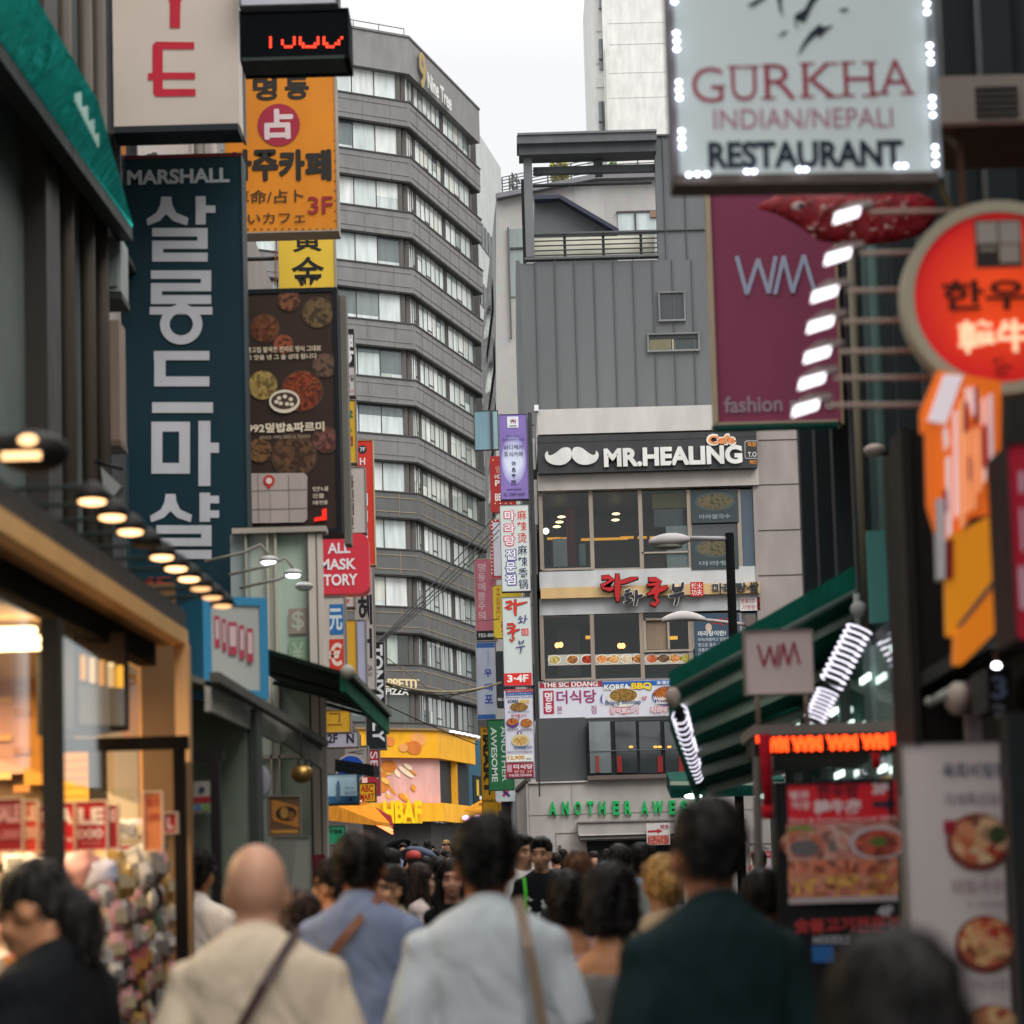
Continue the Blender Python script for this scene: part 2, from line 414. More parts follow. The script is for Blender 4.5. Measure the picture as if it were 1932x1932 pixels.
for k in range(-1, 13):
    z0 = ZT - FH * (k + 1) + .07; z1 = z0 + 1.72
    if k == -1: z0, z1 = ZT + .07, ZT + 1.72
    for d, n, segs in ((dR, nR, ((.35, 1.35, 3), (1.75, 6.3, 6), (6.85, 11.5, 5))), (dL, nL, ((.5, 6.1, 4), (6.8, 11.9, 4)))):
        for s0, s1, np_ in segs:
            wb = MB(); fb = MB(); pale_floor = k < 7
            for i in range(np_):
                a = P0 + d * (s0 + (s1 - s0) * i / np_) - n * .12; b = P0 + d * (s0 + (s1 - s0) * (i + 1) / np_) - n * .12
                left = d is dL
                tone = rr.choice(['pane:#c9d1cf,.9', 'pane:#c2cbc9,.9', 'pane:#d2d6d2,.9', 'pane:#bac4c2,.9']) if (left or k < 5) else rr.choice(['pane:#b4bbb4,.8', 'pane:#bcc2bb,.8', 'pane:#a2aaa3,.8', 'pane:#c4c8c0,.8'] if k < 7 else ['pane:#8f9791,.8', 'pane:#9aa09a,.8', 'pane:#7d857f,.8', 'pane:#a6aaa2,.8'])  # sky reflection painted into the tint: paler on left face and upper floors
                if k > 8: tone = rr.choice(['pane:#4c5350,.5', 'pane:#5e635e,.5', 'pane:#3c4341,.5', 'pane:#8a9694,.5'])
                t_ = -n * .04; tl = rr.uniform(-.012, .012) * n
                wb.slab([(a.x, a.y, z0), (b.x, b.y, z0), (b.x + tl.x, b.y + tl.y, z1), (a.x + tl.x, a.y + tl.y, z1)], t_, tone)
                fb.beam((a.x, a.y, z0), (a.x, a.y, z1), .06, .05, '#4d4a48')
                if not left and i % 4 == 2: fb.beam(Vector((a.x, a.y, z0 + .5)) + n * .02, Vector((b.x, b.y, z0 + .5)) + n * .02, .05, .05, '#4d4a48')
                if rr.random() < .3:                          # a blind let part of the way down, or a dark open pane
                    hb = z1 - rr.choice((.3, .6, .9, 1.4)); o_ = n * .006
                    wb.slab([(a.x + o_.x, a.y + o_.y, hb), (b.x + o_.x, b.y + o_.y, hb), (b.x + o_.x, b.y + o_.y, z1), (a.x + o_.x, a.y + o_.y, z1)], n * .003, rr.choice(['pane:#d8dcd8,.3', 'pane:#5f6a6a,.9', 'pane:#c8c8bc,.3', 'pane:#78827f,.9']))
                if rr.random() < .25 and k > 2:      # a drawn curtain behind the pane, seen as a paler fold
                    c1 = a + (b - a) * rr.uniform(.45, .7) + n * .004
                    wb.slab([(c1.x, c1.y, z0), (b.x + n.x * .004, b.y + n.y * .004, z0), (b.x + n.x * .004, b.y + n.y * .004, z1), (c1.x, c1.y, z1)], n * .003, 'pane:#aab5ac,.4')
            p = P0 + d * s1 - n * .12; fb.beam((p.x, p.y, z0), (p.x, p.y, z1), .07, .09, '#4d4a48')
            fb.build('frame', wb.build('window', tower))
# the emblem and the name high on the right-hand face
yawR = math.degrees(math.atan2(dR.y, dR.x))
em = MB(); q9, f9 = glyphs('9', .03)
def on_face(u, z, o=.42): p = P0 + dR * u + nR * o; return Vector((p.x, p.y, z))
em.add([on_face(1.1 + a * 1.2, ZT + 1.4 + b * 2.2, .55) for a, b in q9], f9, '#a08a58'); em.build('emblem', tower)
lt = MB(); gl, fl = glyphs('Nine Tree', .025)
lt.add([on_face(2.5 + a * 4.2, ZT + 1.75 + b * 1.0, .55) for a, b in gl], fl, '#d4d4d0'); lt.build('lettering', tower)
rl_ = MB()
for i in range(5):
    p = P0 + dL * (i * 1.6) + nL * .1; rl_.tube([(p.x, p.y, ZT + 3.9), (p.x, p.y, ZT + 4.5)], .03, '#707070', 5)
p = P0 + dL * 7; rl_.tube([(P0.x, P0.y, ZT + 4.5), (p.x, p.y, ZT + 4.5)], .03, '#707070', 5); rl_.build('railing', tower)

# shop floors of the tower: yellow snack shop on the corner, teal shop beside it
yl = thing('snack_shop_front', 'bright yellow corner shop front with pink window pictures at the foot of the grey tower', 'shop front', P0 + Vector((0, 0, ground(110))))
def zz(y, Y=126): return at(800, y, Y).z
def corner_band(mb, y0, y1, o, col, l0=7.5, l1=6.0, u0=0):
    a = P0 + dL * l0 + nL * o; m_ = P0 + (nL + nR).normalized() * o * 1.08; c = P0 + dR * l1 + nR * o
    q = [a, m_, c, c - nR * .3, m_ + inn * .5, a - nL * .3]
    mb.slab([(p.x, p.y, zz(y1)) for p in q], (0, 0, zz(y0) - zz(y1)), col)
b = MB(); corner_band(b, 1376, 1428, 1.2, '#e7a61f'); corner_band(b, 1514, 1549, 1.5, '#e8a723'); corner_band(b, 1372, 1376, 1.35, '#8a7350'); b.build('fascia', yl)
b = MB(); corner_band(b, 1428, 1514, .8, '#d7a39a', 7.5, .9); b.build('window_picture', yl)
b = MB(); corner_band(b, 1428, 1514, .7, '#262c30', .5, 6.2); corner_band(b, 1549, 1640, .6, '#3b3a38', 7.5, 6); b.build('glazing', yl)
b = MB(); b.beam(on_face(3.3, zz(1514), .8), on_face(3.3, zz(1428), .8), .4, .4, '#e2a32a'); b.build('post', yl)
b = MB(); gl, fl = glyphs('HBAF', .045)
def on_left(u, z, o): p = P0 + dL * u + nL * o; return Vector((p.x, p.y, z))
lz0, lz1 = zz(1553), zz(1510)
b.add([on_left(3.2 - a * 2.35, lz0 + c * (lz1 - lz0), 1.75) for a, c in gl], fl, '#f0c814')
b.slab([on_left(3.3, lz0, 1.6), on_left(.8, lz0, 1.6), on_left(.8, lz0 + .1, 1.6), on_left(3.3, lz0 + .1, 1.6)], nL * .1, '#e0b010'); b.build('lettering', yl)
b = MB(); rr = random.Random(5)
for i in range(16):      # pictures of nuts and biscuits on the pink panels
    u = rr.uniform(.9, 3.0); z = zz(rr.uniform(1440, 1505)); rad = rr.uniform(.12, .34)
    c = on_left(u, z, .83 + .003 * i); t2 = rr.uniform(0, 3)
    b.add([c + dL * (rad * math.cos(a) * (1.4 if i % 3 else .8)) + Vector((0, 0, rad * math.sin(a + .4 * t2))) for a in [j * math.pi / 7 for j in range(14)]], [tuple(range(14))], ['#d98c2c', '#e8b45a', '#c9762a', '#f0d9b8'][i % 4])
for i in range(5):
    c = on_left(rr.uniform(.6, 2.6), zz(1402 + rr.uniform(-14, 14)), 1.23 + .003 * i); rad = rr.uniform(.25, .5)
    b.add([c + dL * (rad * math.cos(a)) + Vector((0, 0, rad * .8 * math.sin(a))) for a in [j * math.pi / 8 for j in range(16)]], [tuple(range(16))], ['#d8823a', '#e29a58', '#c86f2e'][i % 3])
b.build('print', yl)
for i in range(7):
    u = -.2 + i * .95; p = P0 + dR * u + nR * 2.0 + Vector((0, 0, zz(1378)))
    s = MB(); s.ell(p, (.2, .2, .06), '*ffffff:1.4', 10, 5); s.tube([p + Vector((0, 0, .05)), p - nR * .9 + Vector((0, 0, .3))], .03, '#888888', 5)
    centred(s, 'spot_lamp', 'white gooseneck spot lamp above the yellow snack shop fascia', 'lamp', p, 'lamps over the yellow snack shop fascia')
tl = thing('teal_shop_front', 'dark teal shop front with a gold spoon sign right of the yellow snack shop', 'shop front', P0 + dR * 7)
b = MB()
def right_quad(mb, u0, u1, y0, y1, o, col, th=.25):
    zf = lambda y: at(850, y, 134).z
    q = [on_face(u0, zf(y1), o), on_face(u1, zf(y1), o), on_face(u1, zf(y0), o), on_face(u0, zf(y0), o)]
    mb.slab(q, -nR * th, col)
right_quad(b, 6.1, 13.6, 1395, 1620, .55, '#2c5566'); b.build('wall', tl)
b = MB(); right_quad(b, 7.3, 9.9, 1462, 1535, .6, '#14191c', .1); right_quad(b, 10.6, 13.0, 1480, 1535, .6, '#1c2428', .1); right_quad(b, 7, 9.5, 1560, 1620, .6, '#191d20', .1); b.build('window', tl)
b = MB(); right_quad(b, 7.8, 8.2, 1470, 1500, .64, '#c9a22e', .03); right_quad(b, 8.3, 9.3, 1500, 1507, .64, '#d8d8d0', .03); right_quad(b, 8.3, 9.2, 1511, 1514, .64, '#c8c8c0', .03); b.build('lettering', tl)
ap = Sign('wall_lettering', 'cream pizza parlour letters on the dark stone band of the tower', 722, 1278, 792, 1312, 123, .02, yaw=28, cat='lettering', back=False)
ap.t("APPETIT", 716, 1281, 790, 1297, '*e8d2a4:.5', .02, ext=.06).t('PIZZA', 727, 1299, 770, 1311, '#cfcfc8', .02, ext=.06); ap.done()

# ------------------------------------------------------------------ buildings behind
A = at(901, 400, 142); B = at(947, 400, 150)
gb = thing('glass_office_block', 'pale panelled office block with dark window bands behind the grey tower', 'building', (A.x, A.y, 0))
A0 = Vector((A.x, A.y, 0)); dB = Vector((B.x - A.x, B.y - A.y, 0)); B0 = A0 + dB; nB = Vector((dB.y, -dB.x, 0)).normalized()
b = MB(); b.slab([(A0.x, A0.y, 0), (B0.x, B0.y, 0), (B0.x - 5, B0.y + 4, 0), (A0.x - 6, A0.y + 6, 0)], (0, 0, 52.2), '#b9bcbc')
b.box((A0.x - .35, A0.y - .6, 0), (A0.x - .02, A0.y - .1, 52.6), '#5b5a58'); b.build('wall', gb)
for k in range(14):
    z1 = 46.2 - k * 4.0; f = MB()
    if z1 < 3: break
    f.slab([(A0.x, A0.y, z1 - 1.5), (B0.x, B0.y, z1 - 1.5), (B0.x, B0.y, z1), (A0.x, A0.y, z1)], nB * .06, 'pane:#3a3f40,.6')
    for i in range(9):
        p = A0 + dB * (i / 8) + nB * .1; f.beam((p.x, p.y, z1 - 1.4), (p.x, p.y, z1), .06, .06, '#8d9292')
    f.build('window', gb)
al = thing('alley_building', 'dark grey facade with streaky reflecting windows closing the lane in the middle', 'building', (0, 146, 0))
b = MB(); b.box((-6, 152, 0), (9, 160, 30), 'stain:#34373a,#5b5f5f,.5'); b.build('wall', al)  # streaks paint this glass facade's reflections into the wall colour
for i in range(6):
    for j in range(4):
        f = MB(); x = -4.4 + j * 2.6; z = 6 + i * 3.8
        f.box((x, 151.8, z), (x + 1.9, 151.95, z + 2.2), 'pane:#3f4a4a,.7'); f.box((x + .9, 151.75, z), (x + 1, 151.8, z + 2.2), '#2a2a2a'); f.build('window', al)

wt = Sign('apartment_tower', 'pale plastered apartment tower rising behind the grey clad roof terrace', 1128, -60, 1330, 300, 150, .1, back=False, cat='building')
wt.box(1148, -120, 1420, 900, 0, 14, '#d6d6d2', 'wall'); wt.box(1127, -120, 1149, 900, .8, 14, '#c9c9c6', 'wall')
for y in (40, 80, 134, 181): wt.box(1149, y, 1420, y + .7, -.02, 0, '#cbcbc7', 'wall')
for y in (50, 111, 156): wt.box(1126, y, 1149, y + 1.2, .74, .8, '#b0b0ad', 'wall')
for y0, y1 in ((66, 124), (184, 242), (-30, 10)):
    wt.box(1131, y0, 1147, y1, .7, .82, 'pane:#6d7476,.8', 'window'); wt.box(1137, y0, 1139, y1, .62, .7, '#4b4b4b', 'window'); wt.box(1130, y0 + 38, 1148, y0 + 40, .6, .66, '#555555', 'window')
wt.box(1144, 90, 1146.5, 250, -.25, 0, '#cfcfca', 'pipe'); wt.done()

cb = Sign('concrete_building', 'light concrete building with a rooftop railing and creepers behind the grey clad house', 936, 340, 1262, 800, 82, .1, back=False, cat='building')
b = MB(); pts = [at(936, 375, 82), at(990, 364, 82), at(1122, 338, 82), at(1300, 333, 82), at(1300, 1500, 82), at(936, 1500, 82)]
b.slab(pts, (0, 14, 0), 'stain:#a5a3a0,#b5b3b0,.35'); far = at(908, 640, 101.5); near = at(936, 375, 82)
b.slab([near + Vector((0, .02, 0)), far, (far.x, far.y, 0), (near.x, near.y + .02, 0)], (.3, 0, 0), 'stain:#5f6160,#96989a,.5')  # streaky reflections of the dark glass side, painted as colour
for (p, q) in zip(pts, pts[1:3] + [pts[3]]): b.beam(p + Vector((0, -.1, 0)), q + Vector((0, -.1, 0)), .5, .18, '#77757a')
b.build('wall', cb.o)
for i in range(9):
    f = MB(); t0, t1 = .1 + .1 * (i % 3), .16 + .1 * (i % 3); z = 6.0 + 2.4 * i
    q = near.lerp(far, .25); q2 = near.lerp(far, .7)
    f.slab([(q.x - .06, q.y, z), (q2.x - .06, q2.y, z), (q2.x - .06, q2.y, z + 1.3), (q.x - .06, q.y, z + 1.3)], (-.03, 0, 0), 'pane:#3a4242,.8'); f.build('window', cb.o)
cb.box(962, 432, 990, 560, -.05, .2, 'pane:#7f8a88,.8', 'window').box(960, 430, 963, 640, -.12, -.05, '#5b5654', 'window').box(962, 468, 990, 471, -.12, -.05, '#4a4a4a', 'window')
cb.box(1166, 402, 1240, 440, -.06, .1, 'pane:#b4c0bf,.8', 'window').box(1163, 399, 1240, 402, -.12, 0, '#554f4a', 'window').box(1197, 400, 1200, 440, -.14, -.06, '#4a4540', 'window').box(1226, 400, 1240, 412, -.16, -.06, '#8a7060', 'window')
cb.box(1084, 345, 1140, 436, -.03, 0, '#a6a4a2', 'wall_panel').done()
def rail(name, label, pts, Y, n, col='#4d4f52', bars=4, hpx=38):
    b = MB(); P = [at(x, y, Y) for x, y in pts]; h = hpx * Y / FPX
    for p, q in zip(P, P[1:]):
        for j in range(bars): b.beam(p + Vector((0, 0, h * (j + 1) / bars)), q + Vector((0, 0, h * (j + 1) / bars)), .03, .03, col)
        for i in range(n + 1):
            s = p.lerp(q, i / n); b.beam(s, s + Vector((0, 0, h)), .05, .05, col)
    return centred(b, name, label, 'railing', P[0])
rail('roof_railing', 'thin black wire railing along the sloping concrete roof edge', [(948, 371), (990, 362), (1122, 336), (1245, 330)], 82.3, 3, bars=6)
def foliage(name, label, cx, cy, rx, ry, Y, n, col, seed, group=None, leaf=.07):
    """a shrub of many leaf faces round thin stems"""
    r2 = random.Random(seed); c = at(cx, cy, Y); k = Y / FPX; rx *= k; ry *= k
    o = thing(name, label, 'plant', c - Vector((0, 0, ry)), 0, group); b = MB()
    for i in range(n):
        while True:
            u = Vector((r2.uniform(-1, 1), r2.uniform(-1, 1), r2.uniform(-1, 1)))
            if u.length < 1 and noise.noise(u * 2.1 + Vector((seed, 0, 0))) > -.12: break
        p = c + Vector((u.x * rx, u.y * rx, u.z * ry)); a = Vector((r2.uniform(-1, 1), r2.uniform(-1, 1), r2.uniform(-1, 1))).normalized(); d = a.orthogonal().normalized()
        l = leaf * r2.uniform(.7, 1.5); b.add([p - a * l, p + d * l * .5, p + a * l, p - d * l * .5], [(0, 1, 2, 3)], col)
    b.build('foliage', o); s = MB()
    for i in range(3): s.tube([c + Vector((r2.uniform(-.1, .1) * rx, 0, -ry)), c + Vector((r2.uniform(-.5, .5) * rx, 0, ry * .5))], [.03, .012], '#5a4a38', 5)
    s.build('stem', o)
foliage('roof_shrub', 'yellow green bamboo shrub seen through the terrace frame', 1056, 322, 20, 32, 84, 1500, 'leaf:#9c9a52', 1, 'roof plants')
foliage('roof_shrub', 'small dark green shrub on the concrete roof right of the bamboo', 1156, 318, 8, 13, 84, 400, 'leaf:#5b7a3e', 2, 'roof plants')
foliage('roof_shrub', 'low straw coloured roof plant between the bamboo and the green shrub', 1133, 328, 9, 7, 84, 200, 'leaf:#a8a468', 6, 'roof plants')
foliage('roof_creeper', 'thin dark creeper climbing the roof railing at its left end', 970, 350, 12, 26, 83, 200, 'leaf:#3f4a3a', 4, None, .05)

# ------------------------------------------------------------------ grey standing seam house with the roof terrace
cl = Sign('clad_house', 'grey standing seam house with an open roof terrace above the white cafe front', 985, 258, 1345, 780, 66, .1, back=False, cat='building')
G = 'clad:#5f6163'
cl.box(984, 488, 1420, 1300, 0, 9, G, 'wall'); cl.box(1238, 252, 1420, 487, .01, .35, G, 'wall')
cl.box(984, 488, 992, 1300, -.01, 0, '#5d5f60', 'wall')
for i in range(11): cl.box(1013 + i * 37, 490, 1014.6 + i * 37, 785, -.045, 0, '#58595b', 'seam')
for i in range(3): cl.box(1253 + i * 39, 254, 1254.6 + i * 39, 487, -.04, .01, '#595a5c', 'seam')
cl.box(1238, 433, 1345, 435, -.05, .01, '#4f5052', 'seam'); cl.box(1238, 253, 1345, 256, -.06, .4, '#55565a', 'seam')
cl.box(975, 263, 1237, 278, -.5, .6, '#5c5e61', 'roof'); cl.box(979, 278, 1237, 296, -.35, .45, '#494c4e', 'roof'); cl.box(976, 259, 1237, 263, -.55, .7, '#6d6f72', 'roof')
cl.box(990, 296, 1006, 486, -.1, .3, '#66686a', 'post'); cl.box(985, 330, 991, 486, .4, .7, '#2f3234', 'post')
cl.box(1006, 308, 1237, 321, .2, .4, '#4c4f51', 'beam'); cl.box(1124, 296, 1138, 322, .3, .6, '#585a5c', 'beam'); cl.box(1006, 303, 1237, 306, 2, 2.2, '#3e4042', 'beam')
b = MB(); q = [at(1008, 380, 70), at(1056, 378, 70), at(1165, 442, 70), at(1165, 500, 70), at(1008, 500, 70)]
b.slab(q, (0, 2, 0), G)
for (p, r2) in ((q[0], q[1]), (q[1], q[2])): b.beam(p + Vector((0, -.15, 0)), r2 + Vector((0, -.15, 0)), .5, .12, '#3d4050')
b.build('stair_house', cl.o)
for i in range(5):
    cl.box(994, 443 + i * 9, 1240, 444.8 + i * 9, -.05, 0, '#3d4144', 'railing')
for x in (994, 1063, 1136, 1207): cl.box(x, 440, x + 5, 486, .02, .1, '#3a3e40', 'railing')
cl.box(992, 438, 1241, 441, -.08, .12, '#54575a', 'railing'); cl.box(990, 484, 1243, 488, -.1, .2, '#5d5f61', 'railing')
cl.box(1008, 437, 1237, 480, .5, .6, '#cfccbc', 'terrace_wall')
for (x0, y0, x1, y1) in ((1242, 551, 1293, 607), (1221, 629, 1320, 664)):
    cl.box(x0, y0, x1, y0 + 3, -.1, .05, '#6e6f70', 'window').box(x0, y1 - 3, x1, y1, -.1, .05, '#7c7d7d', 'window').box(x0, y0, x0 + 3, y1, -.09, .05, '#747576', 'window').box(x1 - 3, y0, x1, y1, -.09, .05, '#747576', 'window')
    cl.box(x0 + 3, y0 + 3, x1 - 3, y1 - 3, -.012, -.004, 'pane:#2c3233,.6', 'window')
for i in range(11): cl.box(1225, 641.5 + i * 1.8, 1266, 642.5 + i * 1.8, -.05, -.02, '#8f8a70', 'vent')
cl.box(1268, 641, 1271, 662, -.06, -.012, '#9a957c', 'vent'); cl.box(1224, 632, 1317, 640, -.05, -.02, '#3b3d3e', 'vent'); cl.done()

# ------------------------------------------------------------------ white cafe building with glass fronts
mh = Sign('cafe_building', 'narrow white cafe building with three glazed floors and a stone side pier', 1015, 770, 1520, 1350, 62, .1, back=False, cat='building')
WH = '#bbb8b3'
mh.box(1014, 771, 1428, 818, -.25, 8, WH, 'wall'); mh.box(1014, 888, 1430, 923, -.2, 8, '#b3aca5', 'wall')
for y0, y1 in ((1074, 1105), (1124, 1156)): mh.box(1018, y0, 1436, y1, -.06, .5, '#b9bbbc', 'wall')
mh.box(1017, 1280, 1436, 1356, -.02, .6, '#6a6a6a', 'wall'); mh.box(1430, 800, 1524, 1600, -.1, 8, '#948b87', 'side_pier')
for y in (830, 914, 1000, 1085, 1170, 1255): mh.box(1430, y, 1523, y + 1.8, -.112, -.1, '#4f4a48', 'side_pier')
mh.box(1008, 780, 1013, 1470, -.3, -.1, '#3b3c3e', 'corner_pipe'); mh.box(1004, 790, 1007, 1470, -.1, .1, '#6a6662', 'corner_pipe')
mh.box(1008, 770, 1016, 781, -.4, -.1, '#d8d8d8', 'corner_pipe')
mh.box(1000, 820, 1010, 880, .5, 6, '#d6d4d2', 'wall')
for y0, y1, col in ((880, 900, '#3a3c3d'), (900, 985, '#d8d6d4'), (985, 1080, '#8d8783'), (1080, 1110, '#3a3c3e'), (1110, 1250, '#8d8783'), (1250, 1300, '#3a3c3e')):
    mh.box(1002, y0, 1014, y1, .4, 6, col, 'wall')
# rooms behind the glass: floor, back and ceiling
mh.box(1018, 922, 1436, 924, .4, 7, '#3a3d3e', 'room'); mh.box(1018, 900, 1436, 1170, 6, 6.2, '#4a5356', 'room'); mh.box(1018, 1060, 1436, 1076, .4, 6, '#343a3c', 'room')
mh.box(1018, 1150, 1436, 1157, .4, 6, '#33383a', 'room'); mh.box(1018, 1120, 1436, 1330, 6, 6.25, '#444d50', 'room'); mh.box(1018, 1268, 1436, 1282, .4, 6, '#343a3c', 'room')
mh.box(1074, 925, 1090, 1074, 2.5, 3, '#7c2f2c', 'room'); mh.box(1043, 925, 1062, 1074, 3.5, 4, '#62686a', 'room'); mh.box(1055, 1158, 1100, 1282, 2.5, 3, '#6c7678', 'room')
mh.box(1045, 1005, 1072, 1074, 1.0, 1.1, '#b9bfc2', 'poster'); mh.box(1096, 1010, 1108, 1074, 1.4, 1.5, '#93a2a5', 'poster')
mh.box(1258, 991, 1300, 1074, .1, .14, '#cdd2d4', 'poster'); mh.box(1235, 957, 1290, 990, .3, .34, '#80868a', 'poster'); mh.box(1232, 927, 1300, 955, .3, .5, '#8f8040', 'awning')
mh.box(1210, 1045, 1256, 1074, .3, .4, '#5a4a3c', 'poster')
for x, y in ((1062, 951), (1058, 961), (1053, 970), (1168, 945), (1167, 957)): mh.mb('ceiling_lamp').ell(mh.pt(x, y) + Vector((0, 2.0, 0)), (.12, .12, .03), '*ffd9a0:2.2', 10, 5)
for x0, x1, y in ((1035, 1062, 979), (1064, 1082, 979), (1102, 1195, 980), (1180, 1206, 977), (1214, 1232, 977), (1238, 1250, 977)):
    mh.box(x0, y, x1, y + 4, 3.0, 3.1, '*d8942e:.75', 'light_or_glint_strip')
mh.box(1176, 1046, 1258, 1049, 3.0, 3.1, '*d8942e:.5', 'light_or_glint_strip'); mh.mb('ceiling_lamp').ell(mh.pt(1031, 988) + Vector((0, 1.2, 0)), (.09, .09, .09), '*ffe0c0:3', 10, 6)
for x, y in ((1053, 1205), (1060, 1204), (1174, 1206), (1180, 1206)): mh.mb('ceiling_lamp').ell(mh.pt(x, y) + Vector((0, 1.5, 0)), (.07, .07, .08), '*ffae6a:2.6', 10, 6)
mh.box(1109, 1182, 1122, 1188, 2, 2.1, '*e8a43a:.9', 'light_or_glint_strip'); mh.box(1270, 1183, 1288, 1189, 2, 2.1, '*e8a43a:1', 'light_or_glint_strip')
for y0, y1 in ((923, 1074), (1156, 1282)):
    xs = (1021, 1116, 1209, 1301, 1395, 1436)
    for i, (x0, x1) in enumerate(zip(xs, xs[1:])):
        sk = 2 if y0 > 1000 else 0; f = MB(False); fr = MB(False)
        cx, cz, W, H = mh.rect(x0 + sk, y0, x1 + sk, y1); wv = .055
        if i < 3: f.add([(cx - W/2, .05, cz - H/2), (cx + W/2, .05, cz - H/2), (cx + W/2, .05, cz + H/2), (cx - W/2, .05, cz + H/2)], [(0, 1, 2, 3)], 'glass:#e6eeec')
        else: f.box((cx - W/2, .05, cz - H/2), (cx + W/2, .1, cz + H/2), 'pane:#33393b,.7' if (i == 3 and y0 < 1000) else 'pane:#3e5364,.5')
        fr.box((cx - W/2 - wv, -.05, cz - H/2), (cx - W/2 + wv, .04, cz + H/2), '#998d80'); fr.box((cx - W/2, -.04, cz - H/2 - .03), (cx + W/2, .03, cz - H/2 + .03), '#9c9186')
        fr.build('frame', f.build('window', mh.o))
mh.box(1210, 1041, 1300, 1044, -.05, .04, '#a09589', 'window_rail'); mh.box(1214, 1166, 1310, 1170, -.07, .03, '#a29689', 'sash').box(1214, 1226, 1310, 1230, -.07, .03, '#a29689', 'sash').box(1259, 1168, 1263, 1228, -.07, .03, '#a29689', 'sash').box(1214, 1168, 1219, 1228, -.07, .03, '#a29689', 'sash').box(1306, 1168, 1310, 1228, -.07, .03, '#a29689', 'sash')
mh.box(1220, 1171, 1258, 1225, .02, .03, '#8a7866', 'sash')
# food pictures stuck along the glass
fx = [1046, 1080, 1108, 1136, 1158, 1182, 1204, 1230, 1252, 1273, 1295]
fc = ['food:#5e7a35,#c9a44c,#d8cf9a,9', 'food:#9a5a30,#c58a4e,#6c3a20,9', 'food:#a02c1c,#c4502c,#6e1c14,9', 'food:#c8552c,#d98a4c,#e0b070,9', 'food:#d09a50,#c47a34,#e6c990,9', 'food:#d8c8a8,#c0a070,#e8dcc8,9', 'food:#c87a34,#d8a860,#a04c20,9', 'food:#9c3420,#c05a34,#d88a5c,9', 'food:#5a4030,#8a6a48,#3a2c22,9', 'food:#d89a4c,#c4642c,#e0c080,9', 'food:#9aa04a,#c0a850,#7a7a34,9']
pb = mh
for x0, x1, yc in ((1034, 1115, 1245), (1118, 1208, 1244), (1216, 1310, 1243)): pb.box(x0, yc - 10, x1, yc + 10, -.005, .02, '#b9b5a8', 'picture_strip')
mh.k = 8
for x, c in zip(fx, fc):
    mh.k = 4; mh.e(x, 1245 - (x - 1046) * .012, 12.5, 9.5, '#dcdcd6', 'picture_strip'); mh.e(x, 1245 - (x - 1046) * .012, 10.5, 7.8, c, 'picture_strip')
# white fascia with the moustache
mh.done()
ms = Sign('cafe_sign', 'long black MR.HEALING cafe fascia with a white moustache emblem', 1014, 818, 1428, 888, 61.55, .22, '#3a3b3c', cat='sign')
ms.r(1014, 829.5, 1428, 830.5, '#26282a')
def curve(pts, n=8):
    out_ = []
    for i in range(len(pts)):
        p0, p1, p2, p3 = [Vector(pts[(i + j - 1) % len(pts)]) for j in range(4)]
        for k in range(n):
            t = k / n; out_.append(tuple(.5 * ((2*p1) + (p2-p0)*t + (2*p0-5*p1+4*p2-p3)*t*t + (3*p1-p0-3*p2+p3)*t**3)))
    return out_
z6 = lambda p: (p[0] * .2333 + 998.2, p[1] * .2333 + 764.75)
lm = [(148, 374), (134, 388), (128, 412), (140, 448), (175, 475), (230, 487), (290, 478), (335, 440), (344, 410), (344, 380), (330, 352), (300, 343), (262, 352), (225, 380), (195, 400), (170, 408), (155, 400), (152, 385)]
ms.p([z6(p) for p in curve(lm, 4)], '#cfcfcb', 'emblem', .06)
ms.p([z6((690 - p[0], p[1] - 3)) for p in curve(lm, 4)], '#cfcfcb', 'emblem', .06)
ms.t('MR.HEALING', 1139, 843.5, 1400, 879, '#d3d2ce', .045, ext=.07).t('Cafe', 1332.5, 819, 1388.5, 841, '#e6e2d8', .085, ext=.05).t('Cafe', 1336, 822, 1386, 838, '#e08a52', .035, ext=.06)
ms.t('직장', 1410, 834, 1426.5, 843, '#d08a3a', .03).t('T.O', 1411, 853, 1427, 862, '#d8d8d8', .015).t('체인', 1414, 868, 1427, 876, '#d08a3a', .02)
ms.p([(1405, 834), (1408, 831.5), (1428, 831.5), (1428, 832.7), (1409, 832.7), (1406, 835), (1406, 862), (1409, 864.5), (1428, 864.5), (1428, 865.7), (1408, 865.7), (1405, 863)], '#b8b8b8'); ms.done()
lb = Sign('restaurant_letter_sign', 'beige beam sign with big red and black brush letters across the cafe windows', 1020, 1104, 1434, 1124, 61.75, .12, '#c9a878', cat='sign')
def brush(s, strokes, wid, col, ext, grow=0):
    """brush strokes: lists of (x, y, width) in picture coordinates"""
    for st in strokes:
        P = [Vector((a, b_)) for a, b_, *_ in st]; W = [(q[2] if len(q) > 2 else wid) + grow for q in st]
        L_, R_ = [], []
        for i, p in enumerate(P):
            d = (P[min(i + 1, len(P) - 1)] - P[max(i - 1, 0)]).normalized(); n_ = Vector((-d.y, d.x)) * W[i] / 2
            L_.append(p + n_); R_.append(p - n_)
        d0 = (P[1] - P[0]).normalized() * grow * .5; d1 = (P[-1] - P[-2]).normalized() * grow * .5
        L_[0] -= d0; R_[0] -= d0; L_[-1] += d1; R_[-1] += d1
        s.p([tuple(p) for p in L_ + R_[::-1]], col, 'lettering', ext)
zq = lambda pts: [(p[0] * .2333 + 998.2, p[1] * .2333 + 764.75, p[2] * .2333) for p in pts]
